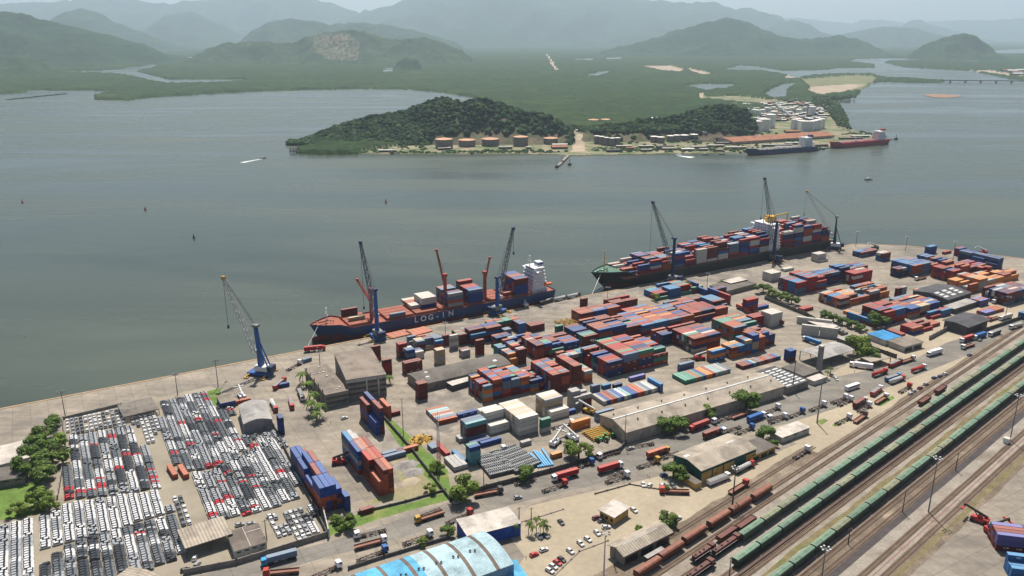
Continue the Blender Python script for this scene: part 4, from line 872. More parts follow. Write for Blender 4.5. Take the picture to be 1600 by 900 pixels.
# ================================================================== CARS
CC = dict(white=(.58, .58, .59), silver=(.30, .31, .33), grey=(.11, .12, .13), black=(.03, .03, .035), red=(.45, .02, .025), blue=(.05, .09, .22), wine=(.13, .015, .04))
def pm(c): return mat('car_paint_' + c, CC[c], .28, .05, 1, spec=.6)
m_gl = mat('car_glass', (.015, .018, .02), .08, .05, 1, spec=.7); m_ty = mat('tyre', (.02, .02, .02), .8, .1, 1); m_rim = mat('rim', (.35, .35, .36), .4, .1, 1)
def car_body(q, c, T, rich):
    m = pm(c)
    pr = [(-2.05, .28), (2.05, .28), (2.1, .62), (1.95, .84), (1.05, .96), (-1.55, .98), (-2.0, .95), (-2.1, .6)]
    n = len(pr); vs = [(x, y, z) for y in (-.86, .86) for x, z in pr]
    q.add(T(vs), [(i, (i + 1) % n, n + (i + 1) % n, n + i) for i in range(n)], m); q.add(T(vs), [tuple(range(n - 1, -1, -1)), tuple(range(n, 2 * n))], m)
    q.add(T([(-1.35, -.64, 1.47), (.30, -.64, 1.47), (.30, .64, 1.47), (-1.35, .64, 1.47)]), [(0, 1, 2, 3)], m)
    if rich:
        for x, xx in ((-1.8, -1.38), (-.4, -.4), (1.0, .32)):
            for s_ in (-1, 1): q.beam(T([(x, s_ * .83, .97)])[0], T([(xx, s_ * .66, 1.46)])[0], .09, m)
def car_glass(q, T, m=None):
    b = [(-1.82, -.82, .96), (1.02, -.82, .95), (1.02, .82, .95), (-1.82, .82, .96)]; t = [(-1.38, -.65, 1.45), (.32, -.65, 1.45), (.32, .65, 1.45), (-1.38, .65, 1.45)]
    q.add(T(b + t), [(0, 1, 5, 4), (1, 2, 6, 5), (2, 3, 7, 6), (3, 0, 4, 7)], m or m_gl)
CAR_ = {}
idt = lambda vs: vs
def car_obj(c, loc, rz, label, full, group):
    if c not in CAR_:
        q = MB(); car_body(q, c, idt, True); a = q.build('parked_car'); COL.objects.unlink(a)
        q = MB(); car_glass(q, idt); b = q.build('windows'); COL.objects.unlink(b); CAR_[c] = (a.data, b.data)
    if 'w' not in CAR_:
        q = MB(); q.wheel((0, 0, 0), .33, .22, m_ty, 10); q.wheel((0, 0, 0), .18, .24, m_rim, 8); a = q.build('wheel'); COL.objects.unlink(a); CAR_['w'] = a.data
        q = MB(); q.box((0, 0, 0), (.1, .35, .16), m_mark); a = q.build('headlight'); COL.objects.unlink(a); CAR_['h'] = a.data
    o = bpy.data.objects.new('parked_car', CAR_[c][0]); COL.objects.link(o); o.location = loc; o.rotation_euler = (0, 0, rz); tag(o, label, 'car', group)
    g = bpy.data.objects.new('windows', CAR_[c][1]); COL.objects.link(g); g.parent = o
    if full:
        for x in (-1.3, 1.3):
            for y in (-.8, .8):
                w_ = bpy.data.objects.new('wheel', CAR_['w']); COL.objects.link(w_); w_.parent = o; w_.location = (x, y, .33)
        for y in (-.6, .6):
            w_ = bpy.data.objects.new('headlight', CAR_['h']); COL.objects.link(w_); w_.parent = o; w_.location = (2.06, y, .68)
    return o
CARS = []
def lot(P, pal, phrase, axis='q', pe1=4.58, pe2=1.88, seed=1, skip=.02, red=0.0, a_off=0.0):
    R = random.Random(seed); pts = [G(*p) for p in P]; o = pts[0]; an = QA + a_off; e1 = Vector((cos(an), sin(an), 0)); e2 = Vector((sin(an), -cos(an), 0))
    U = [((p - o).dot(e1), (p - o).dot(e2)) for p in pts]
    if axis == 'p': pe1, pe2 = 2.3, 4.7
    u0, u1 = min(u[0] for u in U), max(u[0] for u in U); v0, v1 = min(u[1] for u in U), max(u[1] for u in U)
    i = 0; u = u0 + pe1 / 2; run = R.choice(pal); nr = 0
    while u < u1:
        v = v0 + pe2 / 2; j = 0
        while v < v1:
            if nr <= 0: run = 'red' if R.random() < red else R.choice(pal); nr = R.choice((1, 2, 3, 5, 8)) if run != 'red' else R.choice((1, 2))
            nr -= 1
            if inpoly(u, v, U) and R.random() > skip:
                p = o + e1 * (u + R.uniform(-.12, .12)) + e2 * (v + R.uniform(-.08, .08)); p.z = .02; j += 1
                CARS.append([1, (p - Vector((0, 0, HC))).length, run, p, an + (0 if axis == 'q' else pi / 2) + (pi if R.random() < .06 else 0) + R.uniform(-.02, .02), '%s car, %s column from left, %s car down the column, %s' % (run, ordn(i + 1), ordn(j), phrase)])
            v += pe2
        u += pe1; i += 1
WS = ['white', 'white', 'silver', 'silver', 'grey']; MX = ['white', 'silver', 'silver', 'grey', 'black', 'grey', 'white', 'silver']
DK = ['grey', 'black', 'silver', 'grey', 'black', 'silver', 'white']
lot([(101, 657), (188, 639), (192, 655), (200, 668), (105, 680)], WS, 'lot corner at quay', 'p', seed=1)
lot([(106, 684), (206, 668), (226, 700), (245, 745), (252, 764), (112, 784), (100, 776), (104, 730)], MX, 'lot beside dense trees', seed=2, red=.19)
lot([(195, 655), (240, 642), (250, 668), (236, 700), (222, 672)], ['silver', 'grey', 'white'], 'lot under pergola', 'p', seed=3)
lot([(62, 812), (85, 800), (112, 788), (254, 767), (268, 802), (200, 822), (62, 860)], ['white', 'white', 'white', 'silver'], 'white block of lot', seed=4, pe2=1.95, skip=0.0)
lot([(-60, 836), (15, 820), (58, 812), (55, 935), (-60, 935)], ['white', 'white', 'silver'], 'white block at left edge', seed=5, skip=0.0)
lot([(62, 930), (66, 886), (110, 850), (205, 825), (270, 806), (284, 816), (292, 858), (268, 878), (215, 898), (130, 930)], DK, 'dark block of lot', seed=6, red=.03, skip=.01)
lot([(271, 770), (290, 778), (303, 822), (284, 824)], ['grey', 'silver', 'white'], 'narrow strip by shelter', 'p', seed=7)
lot([(250, 630), (322, 613), (334, 640), (360, 633), (374, 683), (408, 680), (366, 726), (300, 738), (268, 722), (252, 665)], MX, 'lot left of hangar', seed=8, red=.10)
lot([(300, 742), (330, 738), (440, 680), (452, 720), (474, 778), (400, 802), (350, 812), (328, 818), (312, 770)], MX, 'lot below hangar', seed=9, red=.10)
lot([(408, 680), (428, 676), (440, 684), (430, 690), (370, 724)], MX, 'lot at hangar foot', seed=10, red=.1)
lot([(420, 808), (470, 795), (484, 843), (440, 855)], DK, 'loose group near gate', 'p', seed=11, skip=.12, red=.08)
lot([(473, 796), (492, 790), (500, 830), (486, 838)], DK, 'loose group by wall', 'q', seed=12, skip=.08)
lot([(366, 822), (436, 802), (438, 806), (368, 828)], DK, 'single row behind offices', 'q', seed=13, skip=.1, red=.2)
OC = [('silver', 803, 779, 815, 776.5, 'on the truck road in front of the blue trimmed roof'), ('white', 709, 786, 722, 783, 'in tree shade beside the grass verge'), ('black', 872, 812, 881, 821, 'alone by the kerb wall above the palms car park'),
      ('wine', 925, 812, 938, 807, 'purple one left of the ochre office'), ('grey', 934, 816, 946, 811, 'touching the ochre office corner'), ('white', 940, 825, 954, 823, 'silver and dark, below the ochre office'), ('white', 986, 794, 995, 801, 'right of the ochre office in the loop'),
      ('white', 928, 828, 938, 838, 'nose down on the sandy kerb line, highest of the row'), ('white', 913, 839, 924, 847, 'nose down on the sandy kerb line, second of the row'), ('white', 902, 845, 912, 854, 'nose down on the sandy kerb line, third of the row'),
      ('white', 885, 857, 897, 866, 'long white one, fourth down the sandy kerb line'), ('black', 872, 871, 883, 878, 'black, above the red one in the lower row'), ('red', 865, 876, 877, 883, 'red, in the lower row of four'), ('white', 858, 882, 871, 889, 'white, second lowest of the lower row'), ('white', 852, 888, 866, 896, 'white, lowest of the lower row'),
      ('white', 843, 862, 856, 857, 'parked behind the bright red one'), ('red', 827, 870, 842, 864, 'bright red, by itself near the blue hangar'), ('white', 838, 834, 846, 842, 'under the palm trees, left of two'), ('grey', 848, 835, 856, 840, 'under the palm trees, right of two'),
      ('white', 1004, 754, 1006, 761, 'left of a close pair by the low kerb'), ('white', 1012, 762, 1018, 755, 'right of a close pair by the low kerb'), ('white', 1033, 757, 1036, 763, 'behind the red flatbed truck, left'), ('silver', 1040, 757, 1044, 762, 'behind the red flatbed truck, middle'), ('grey', 1049, 757, 1054, 762, 'behind the red flatbed truck, right'),
      ('blue', 1032, 744, 1042, 741, 'in the shade of the tree beside the ochre shed'), ('silver', 979, 703, 992, 699, 'beside the wall foot near the yellow loader'), ('white', 1056, 813, 1063, 808, 'beside the round tree above the grey shed'), ('blue', 1048, 820, 1056, 816, 'in tree shade above the grey shed'),
      ('blue', 1510, 557, 1520, 553, 'dark blue, driving on the wide road'), ('blue', 1456, 592, 1463, 589, 'dark, left of three by the rails'), ('blue', 1465, 590, 1472, 586, 'dark, middle of three by the rails'), ('white', 1473, 586, 1481, 583, 'white, right of three by the rails'),
      ('wine', 1432, 609, 1443, 604, 'plum, by the rails below the tankers'), ('silver', 1443, 602, 1451, 599, 'silver, by the rails below the tankers'), ('white', 1419, 617, 1426, 613, 'white, left of a pair by the rails'), ('silver', 1424, 613, 1431, 610, 'silver, right of a pair by the rails'),
      ('white', 1356, 566, 1363, 562, 'near the gate canopy'), ('silver', 1528, 533, 1534, 531, 'between trucks at the gate'), ('white', 533, 655, 543, 652, 'white, in front of the grey concrete block'), ('white', 795, 702, 798, 699, 'white van shape at the pallet grids'),
      ('black', 283, 893, 297, 889, 'black, at the bottom below the shelter shade'), ('silver', 306, 885, 310, 880, 'silver, leaving the dark shelter'), ('white', 303, 876, 306, 869, 'white, at the post of the shelter'), ('white', 1304, 590, 1309, 595, 'white, at the verge by the palms'), ('silver', 1298, 585, 1302, 589, 'silver, at the verge by the palms')]
for k in range(13): OC.append((('white', 'silver', 'black', 'white', 'blue')[k % 5], 1282 + k * 5.6, 497 + k * 3.7, 1284.5 + k * 5.6, 493.5 + k * 3.7, '%s in the slanting row beneath the avenue trees' % ordn(k + 1)))
for c, u0, v0, u1, v1, ph in OC:
    a, b = G(u0, v0, .4), G(u1, v1, .4); p = (a + b) / 2; p.z = .02
    CARS.append([0, 0, c, p, atan2((b - a).y, (b - a).x), '%s car, %s' % (c, ph)])
# ================================================================== RAIL VEHICLES
def wm2(n, c): return mat(n, c, .6, .2, .5, rnd=.18, spot=tuple(x * .5 + .02 for x in c), spot_amt=.4, sscale=.3, fine=.1)
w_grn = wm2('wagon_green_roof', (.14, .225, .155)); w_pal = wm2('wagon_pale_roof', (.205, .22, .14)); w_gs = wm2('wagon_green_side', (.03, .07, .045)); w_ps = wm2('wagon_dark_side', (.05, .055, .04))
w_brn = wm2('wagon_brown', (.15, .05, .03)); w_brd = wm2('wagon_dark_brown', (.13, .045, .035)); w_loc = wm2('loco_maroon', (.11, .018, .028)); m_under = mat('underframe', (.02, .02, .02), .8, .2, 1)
def wag_proto(kind, L):
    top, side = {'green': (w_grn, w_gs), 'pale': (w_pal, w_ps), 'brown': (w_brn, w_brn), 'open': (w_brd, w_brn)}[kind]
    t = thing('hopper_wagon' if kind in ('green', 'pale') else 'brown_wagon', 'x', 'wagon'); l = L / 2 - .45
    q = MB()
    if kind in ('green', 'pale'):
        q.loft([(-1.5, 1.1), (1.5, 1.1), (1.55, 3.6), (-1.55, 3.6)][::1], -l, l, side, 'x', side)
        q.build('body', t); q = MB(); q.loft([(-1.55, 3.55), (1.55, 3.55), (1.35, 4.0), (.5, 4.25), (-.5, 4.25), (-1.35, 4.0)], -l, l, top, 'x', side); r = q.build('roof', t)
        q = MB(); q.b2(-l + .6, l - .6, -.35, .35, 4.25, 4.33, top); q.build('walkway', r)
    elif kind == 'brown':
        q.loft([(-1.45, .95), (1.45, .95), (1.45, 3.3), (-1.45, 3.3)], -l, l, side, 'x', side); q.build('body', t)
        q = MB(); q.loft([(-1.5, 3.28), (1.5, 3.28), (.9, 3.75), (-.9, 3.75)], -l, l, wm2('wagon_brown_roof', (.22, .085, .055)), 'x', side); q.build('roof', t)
    else:
        q.b2(-l, l, -1.45, 1.45, .95, 1.15, side)
        for y in (-1.45, 1.37): q.b2(-l, l, y, y + .09, 1.15, 2.9, side)
        for x in (-l, l - .1): q.b2(x, x + .1, -1.36, 1.37, 1.15, 2.9, side)
        q.build('body', t); q = MB(); q.b2(-l + .2, l - .2, -1.3, 1.3, 1.2, 2.6, w_brd); q.build('load', t)
    for sx in (-1, 1):
        q = MB(); q.b2(sx * (l - 2) - 1.2, sx * (l - 2) + 1.2, -.9, .9, .35, .9, m_under)
        for dx in (-.85, .85):
            for y in (-.8, .8): q.wheel((sx * (l - 2) + dx, y, .62), .42, .14, m_under, 8)
        q.build('bogie', t)
    q = MB(); q.b2(-l - .4, l + .4, -.15, .15, .75, .95, m_under); q.build('coupling', t)
    return t
WP = {}
def wagon(kind, L, loc, label, group):
    k = (kind, L)
    if k not in WP: o = WP[k] = wag_proto(kind, L); o.location = loc; o.rotation_euler = (0, 0, RA); tag(o, label, 'wagon', group); return o
    return dup(WP[k], loc, RA, label, group)
def rake(name, t, s0, s1, seed, pre=''):
    R = random.Random(seed); s = s0; k = 0
    while s < s1:
        kd = pre[k] if k < len(pre) else R.choice('ggggpp'); L = 17.2 if kd == 'g' else 14.1
        wagon('green' if kd == 'g' else 'pale', L, RF(s + L / 2, t, .24), '%s covered hopper wagon, %s from the left end of the %s train' % ('green' if kd == 'g' else 'olive grey', ordn(k + 1), name), 'covered hopper wagons'); s += L; k += 1
s1_ = toRF(1153, 833, 4.1)[0]; s2_ = toRF(1144.5, 873, 4.1)[0]; s3_ = toRF(1195, 905, 4.1)[0]
rake('upper green', toRF(1273, 755, 4.1)[1], s1_, 430, 5, 'gppgggggg')
rake('middle green', toRF(1283, 778, 4.1)[1], s2_, 440, 6, 'gggggpggpg')
rake('lower green', toRF(1400, 752, 4.1)[1], s3_, 400, 8, 'gggpggpggpp')
def wset(items, kind, L, phr, z=3.4):
    for i, (u, v) in enumerate(items):
        s, t = toRF(u, v, z); wagon(kind, L, RF(s, t, .24), '%s wagon, %s from the left, %s' % ('brown' if kind == 'brown' else 'rusty open', ordn(i + 1), phr), 'brown wagons')
def line(u0, v0, u1, v1, n): return [(u0 + (u1 - u0) * k / (n - 1), v0 + (v1 - v0) * k / (n - 1)) for k in range(n)]
wset(line(1012, 882, 1085, 831, 3), 'brown', 15.5, 'siding beside the grey gabled shed')
wset(line(1123, 807, 1190, 766, 3), 'brown', 15.5, 'siding by the tall black mast')
wset([(1136, 829), (1166, 813)], 'open', 13.5, 'short cut behind the locomotives')
wset([(1445, 622), (1470, 605)], 'open', 13.5, 'far siding above the upper green train')
def loco(u0, v0, u1, v1, label):
    s0, t0 = toRF(u0, v0, 3.2); s1, t1 = toRF(u1, v1, 3.2); L = s1 - s0; t = thing('locomotive', label, 'locomotive', RF((s0 + s1) / 2, (t0 + t1) / 2, .24), RA, 'maroon locomotives'); l = L / 2
    q = MB(); q.b2(-l, l, -1.45, 1.45, 1.0, 1.4, m_under); q.b2(-l + .8, l - 3.6, -.95, .95, 1.4, 3.3, w_loc, w_brd); q.build('hood', t)
    q = MB(); q.b2(l - 3.6, l - 1.3, -1.4, 1.4, 1.4, 3.9, w_loc, w_brd); c = q.build('cab', t)
    q = MB(); q.b2(l - 1.3, l - 1.26, -1.1, 1.1, 2.8, 3.5, m_gl); q.b2(l - 3.1, l - 1.8, -1.45, -1.41, 2.8, 3.5, m_gl); q.build('window', c)
    q = MB(); q.b2(l - 1.2, l - .1, -.9, .9, 1.4, 2.7, w_loc); q.build('nose', t)
    for k in range(3):
        q = MB(); x = -l + 2 + k * (L - 7) / 3; q.cyl((x, 0, 3.3), .55, .25, m_under, 10); q.build('radiator_fan', t)
    for sx in (-1, 1):
        q = MB(); q.b2(sx * (l - 2.6) - 1.5, sx * (l - 2.6) + 1.5, -.9, .9, .35, 1.0, m_under)
        for dx in (-1.1, 0, 1.1):
            for y in (-.8, .8): q.wheel((sx * (l - 2.6) + dx, y, .5), .46, .14, m_under, 8)
        q.build('bogie', t)
    q = MB()
    for y in (-1.4, 1.4): q.beam((-l, y, 2.3), (l - 3.7, y, 2.3), .06, g_white); 
    q.build('handrail', t)
loco(1082, 871, 1117, 848, 'maroon locomotive nearest the brown wagons, with no train attached')
loco(1113, 862, 1157, 834, 'maroon locomotive coupled to the front of the upper green train')
loco(1075, 902, 1114, 871, 'maroon locomotive at the bottom, lowest of the three')
# ================================================================== SHIPS
h_blue = mat('hull_blue', (.018, .05, .15), .45, .15, .1, spot=(.05, .06, .10), spot_amt=.2, sscale=.08); h_red = mat('hull_red', (.20, .03, .025), .6, .25, .15, spot=(.10, .05, .04), sscale=.1)
h_blk = mat('hull_black', (.018, .02, .024), .5, .2, .1, spot=(.06, .05, .05), spot_amt=.15, sscale=.08); d_org = mat('deck_orange', (.29, .085, .052), .7, .2, .2, spot=(.22, .08, .05), sscale=.12); d_grn = mat('deck_green', (.06, .16, .11), .7, .2, .2, spot=(.1, .1, .07))
d_drd = mat('deck_dark_red', (.20, .06, .04), .7, .25, .2); s_wht = mat('ship_white', (.74, .74, .76), .45, .08, .2, spot=(.5, .42, .36), spot_amt=.12, sscale=.15); c_red = mat('crane_red', (.38, .07, .045), .6, .2, .3)
def hull(t, L, B, zd, zb, zr, mh, mr, md, rake=.035, name='hull'):
    q = MB(); N = 40; lv = [WZ - 2.5, WZ + .5, zr, (zr + zd) / 2, zd]; rows_ = []
    for i in range(N + 1):
        s = (i / N) ** 1.25 if i < N * .5 else i / N + ((.5 ** 1.25) - .5) * (1 - i / N) * 2
        sheer = max(0, 1 - s / .17) ** 1.2 * (zb - zd) + max(0, (s - .9) / .1) ** 2 * 1.0
        sheer = (zb - zd) * (1 if s < .10 else max(0, 1 - (s - .10) / .03)) + 0 * sheer
        row = []
        for k, z in enumerate(lv):
            f = k / (len(lv) - 1); x0 = rake * (1 - f) ** 1.0 * 1.3; st = .17 + .07 * (1 - f)
            u = max(0.0, (s - x0)) / st; b = 1 - (1 - min(1, u)) ** (1.6 + .9 * f) if u < 1 else 1.0
            if s > .9: b *= 1 - (s - .9) / .1 * (.12 + .35 * (1 - f))
            z_ = z + (sheer * (k / (len(lv) - 1)) if k > 1 else 0); row.append((max(s, x0 if s < x0 else s) * L, b * B / 2, z_))
        rows_.append(row)
    K = len(lv)
    for sg in (-1, 1):
        vs = [(x, sg * b, z) for r in rows_ for x, b, z in r]
        for k in range(K - 1):
            fs = [(i * K + k, (i + 1) * K + k, (i + 1) * K + k + 1, i * K + k + 1) for i in range(N)]
            q.add(vs, fs if sg < 0 else [f[::-1] for f in fs], mr if k < 2 else mh, True)
    r = rows_[-1]; q.add([(x, -b, z) for x, b, z in r] + [(x, b, z) for x, b, z in r], [(k, K + k, K + k + 1, k + 1) for k in range(K - 1)], mh)
    q.build(name, t); q = MB(); vs = []
    for r in rows_: x, b, z = r[-1]; vs += [(x, -b + .25, z - .9), (x, b - .25, z - .9)]
    q.add(vs, [(2 * i, 2 * i + 2, 2 * i + 3, 2 * i + 1) for i in range(N)], md); q.build('deck', t)
    q = MB()
    for sg in (-1, 1):
        for i in range(N):
            a, b_ = rows_[i][-1], rows_[i + 1][-1]; q.beam((a[0], sg * (a[1] - .05), a[2]), (b_[0], sg * (b_[1] - .05), b_[2]), .28, md)
    q.build('bulwark_rail', t)
def tower(t, x0, x1, hb, z0, n, m=s_wht, wing=0, fh=2.9, shrink=.35):
    q = MB(); z = z0
    for k in range(n):
        s = shrink * k; q.b2(x0 + s, x1 - s * .6, -hb + s * .9, hb - s * .9, z, z + fh - .25, m); q.b2(x0 + s - .5, x1 - s * .6 + .6, -hb + s * .9 - .5, hb - s * .9 + .5, z + fh - .25, z + fh, m); z += fh
    w_ = q.build('superstructure', t)
    for k in range(n):
        s = shrink * k; q = MB(); zz = z0 + k * fh
        for j in range(5 if k < n - 1 else 8):
            y = -hb + s * .9 + (j + .5) * (2 * hb - 1.8 * s) / (5 if k < n - 1 else 8); q.b2(x0 + s - .05, x0 + s - .003, y - .5, y + .5, zz + 1.2, zz + 2.1, g_glass)
        for j in range(4):
            if (j + k) % 3: x = x0 + s + (j + .5) * (x1 - x0 - 1.6 * s) / 4; q.b2(x - .35, x + .35, -hb + s * .9 - .05, -hb + s * .9 - .003, zz + 1.3, zz + 1.95, g_glass)
        q.build('window_row', w_)
    if wing:
        q = MB(); q.b2(x0 + shrink * n, x0 + shrink * n + 3, -wing, wing, z - fh + .1, z - fh + .4, m); q.b2(x0 + shrink * n, x0 + shrink * n + 3, -wing, -wing + .3, z - fh, z - 1.2, m); q.build('bridge_wing', w_)
    return z
def mast(t, x, y, z0, z1, m=s_wht):
    q = MB(); q.beam((x, y, z0), (x, y, z1), .7, m, .3)
    for k, zz in enumerate((.55, .75, .9)): q.beam((x, y - 3 + k, z0 + (z1 - z0) * zz), (x, y + 3 - k, z0 + (z1 - z0) * zz), .25, m)
    q.b2(x - .2, x + .2, y - 1.4, y + 1.4, z1, z1 + .4, m); q.build('mast', t)
def ship_crane(t, x, z0, h, tip, m=c_red):
    q = MB(); q.cyl((x, 0, z0), 1.5, h, m, 12, 1.25); q.box((x, 0, z0 + h + 1), (3, 3.2, 2.4), m); c = q.build('deck_crane', t)
    q = MB(); a = Vector((x, 0, z0 + h * .62)); b = Vector(tip)
    for s in (-.9, .9): q.beam(a + Vector((s, s, 0)), b + Vector((s * .5, s * .5, 0)), .7, m)
    for k in range(9):
        p = a.lerp(b, (k + .5) / 9); q.beam(p + Vector((-.8, -.8, 0)), p + Vector((.8, .8, 0)), .3, m)
    q.box(b, (1.8, 1.8, 1.6), m); q.build('jib', c)
    q = MB(); q.beam((x, 0, z0 + h + 2), b, .14, m_under); q.beam(b, b - Vector((0, 0, 5)), .12, m_under); q.build('cable', c)
B1 = 27.0; P1 = G(495, 540) - E2 * (B1 / 2 + 1.5); P1.z = 0; L1 = 203
t = thing('container_ship', 'blue hulled container ship with orange deck, tall red cranes and white lettering on its side', 'ship', P1, QA)
hull(t, L1, B1, 8.0, 11.0, 1.0, h_blue, h_red, d_org)
# bulb
q = MB(); q.cyl((0, 0, 0), 2.6, 7, h_red, 12, 1.8); bb = q.build('bulbous_bow', t, (1.5, 0, -1.2)); bb.rotation_euler = (0, pi / 2, 0)
def W1(x, y, z): return P1 + E1 * x - E2 * y + Vector((0, 0, z))
def w2l(P, w): d = w - P; return (d.dot(E1), -d.dot(E2), w.z)
for i, (x0, x1) in enumerate(((26, 43), (55, 76), (78, 96), (98, 118), (121, 137), (141, 156), (158, 178))):
    q = MB(); q.b2(x0, x1, -B1 / 2 + 1.6, B1 / 2 - 1.6, 7.1, 9.4, d_org)
    for k in range(4): q.b2(x0 + .3, x1 - .3, -B1 / 2 + 2 + k * 6, -B1 / 2 + 2.25 + k * 6, 9.4, 9.6, d_drd)
    q.build('hatch_cover', t)
z = tower(t, 182, 196, 9.6, 7.2, 7, wing=13.2, shrink=.5)
q = MB(); q.b2(191, 196, -3, 3, z - 3, z + 3.5, s_wht); q.b2(190.9, 196.1, -3.05, 3.05, z + 1.2, z + 2.6, h_blue); q.build('funnel', t); mast(t, 185, 0, z, z + 9)
q = MB(); q.loft([(-1.2, 0), (1.2, 0), (1.4, 1.5), (0, 2.2), (-1.4, 1.5)], 0, 7, mat('lifeboat_orange', (.75, .16, .03), .5, .1, 1), 'x'); q.build('lifeboat', t, (193.5, -8.6, 12.2))
mast(t, 13, 0, 11.3, 21)
q = MB()
for k in range(10): q.box((4 + k * 1.4, random.uniform(-3.5, 3.5) * (.3 + k / 14), 11.7), (.9, .9, 1.0), d_drd)
q.build('windlass', t)
for k in range(1, 12): pass
def shipcrane_px(P, tt_, x, z0, u_top, v_top, u_tip, v_tip, az, m=c_red):
    b = P + E1 * x; h = Hgt(b, v_top) - z0 - 2; tip = OnPlane(b, az, u_tip, v_tip); ship_crane(tt_, x, z0, h, w2l(P, tip), m)
shipcrane_px(P1, t, 47, 7.2, 583, 450, 558, 437, radians(150)); shipcrane_px(P1, t, 108, 7.2, 702, 428, 682, 391, radians(140))
q0 = P1 + E1 * 145; shipcrane_px(P1, t, 143, 7.2, 766, 424, 765, 403, radians(60))
# lettering on the side
def lettering(txt, size, loc, parent, m, name='lettering', ext=.02, rz=0.0):
    c = bpy.data.curves.new('t', 'FONT'); c.body = txt; c.size = size; c.extrude = ext; c.offset = .012 * size; c.align_x = 'CENTER'; c.align_y = 'CENTER'
    o = bpy.data.objects.new('t', c); COL.objects.link(o); dg = bpy.context.evaluated_depsgraph_get(); dg.update()
    me = bpy.data.meshes.new_from_object(o.evaluated_get(dg)); COL.objects.unlink(o); bpy.data.objects.remove(o)
    o = bpy.data.objects.new(name, me); me.materials.clear(); me.materials.append(m); COL.objects.link(o); o.parent = parent; o.location = loc; o.rotation_euler = (pi / 2, 0, rz); return o
m_let = mat('lettering_white', (.8, .8, .8), .5, .05, 1)
for ch, x in (('L', 77), ('O', 83), ('G', 89), ('-', 94.5), ('I', 99.5), ('N', 106)): lettering(ch, 6.0, (x, -B1 / 2 - .04, 4.7), t, m_let)
lettering('"', 2.8, (102.3, -B1 / 2 - .04, 6.8), t, m_let)
q = MB()
for k in range(9): q.b2(29 + k * 1.1, 29.7 + k * 1.1, -B1 / 2 + 1.0, -B1 / 2 + 1.2, 0, 0, m_mark) if False else None
def bay(P, x, z, rowsn, h, pal, seed, phr, cols=1, L=F40, B=B1, off=1.5, drop=.2, row0=0, hs=None):
    p0 = P + E1 * x + E2 * (B / 2 - off - row0 * 2.55) + Vector((0, 0, z)); block(None, phr, cols, rowsn, h, pal, L, 'q', seed, P0=p0, drop=drop, hs=hs, rgap=.08)
bay(P1, 28, 9.6, 1, 1, ['white', 'tan'], 201, 'foredeck of blue ship', 1, row0=3, drop=0); bay(P1, 27, 9.6, 1, 2, ['maroon'], 202, 'foredeck edge of blue ship', 1, row0=8, drop=0)
bay(P1, 57, 9.6, 1, 1, ['slate'], 203, 'blue ship beside crane', 1, row0=0, drop=0); bay(P1, 78, 9.6, 9, [1], ['white', 'rust', 'tan'], 204, 'blue ship hatch', 1, row0=4, drop=.3)
bay(P1, 86, 9.6, 6, 3, ['white', 'blue', 'white'], 205, 'blue ship, first tall bay', 1, row0=3, drop=.1); bay(P1, 105, 9.6, 9, 4, ['rust', 'blue', 'grey', 'maroon', 'slate'], 206, 'blue ship, second tall bay', 1, drop=.15)
bay(P1, 122.5, 9.6, 9, 4, ['maroon', 'blue', 'slate', 'red'], 207, 'blue ship, third tall bay', 1, drop=.15, hs={(0, 8): 5, (0, 7): 5}); bay(P1, 155, 9.6, 1, 1, ['rust'], 208, 'blue ship near bridge', 1, row0=1, drop=0)
bay(P1, 164, 9.6, 9, 5, ['maroon', 'blue', 'blue', 'rust'], 209, 'blue ship, bay before bridge', 1, drop=.05)
# second ship
B2 = 33.0; P2 = G(942, 457) - E2 * (B2 / 2 + 1.5); P2.z = 0; L2 = 300
t2 = thing('container_ship', 'long black hulled container ship with green foredeck, fully stacked with containers', 'ship', P2, QA)
hull(t2, L2, B2, 8.0, 13.5, -1.0, h_blk, h_red, d_grn, .05)
z2 = tower(t2, 202, 218, 13, 7.2, 9, wing=16.5)
q = MB(); q.b2(212, 219, -4, 4, z2, z2 + 6, mat('funnel_yellow', (.60, .36, .05), .5, .1, .5)); q.build('funnel', t2); mast(t2, 206, 0, z2, z2 + 8, MATS['funnel_yellow']); mast(t2, 14, 0, 12.6, 30, MATS['funnel_yellow'])
q = MB()
for a, b in (((213, 0, z2 + 5), (232, -6, z2 + 8)), ((206, 0, z2 + 4), (213, 0, z2 + 5)), ((232, -6, z2 + 8), (232, -6, z2 + 1))): q.beam(a, b, .9, MATS['funnel_yellow'])
q.build('gantry', t2)
q = MB()
for k in range(12): q.box((5 + k * 1.3, random.uniform(-4, 4) * (.3 + k / 16), 13.1), (1, 1, 1.1), s_wht if k % 3 == 0 else d_grn)
q.build('windlass', t2)
q = MB(); q.b2(24, 200, -B2 / 2 + .8, B2 / 2 - .8, 7.1, 9.0, d_drd); q.b2(219, 290, -B2 / 2 + 1.2, B2 / 2 - 1.2, 7.1, 9.0, d_drd); q.build('hatch_coaming', t2)
SHP = ['red', 'red', 'maroon', 'rust', 'blue', 'azure', 'navy', 'white', 'blue', 'red', 'maroon', 'slate', 'white']
for i in range(13):
    h = [2, 3, 4, 4, 5, 4, 5, 5, 6, 5, 6, 6, 7][i]; bay(P2, 27 + i * 13.4, 9.1, 10 if i == 0 else 12, h, SHP, 230 + i, 'black ship, %s bay from the bow' % ordn(i + 1), 1, B=B2 - (7 if i == 0 else 1), off=1, drop=.45)
for i in range(5): bay(P2, 221 + i * 13.4, 9.1, 12, [6, 8, 7, 8, 5][i], SHP + ['white', 'red'], 250 + i, 'black ship, %s bay behind the bridge' % ordn(i + 1), 1, B=B2 - 1, off=1, drop=.45)
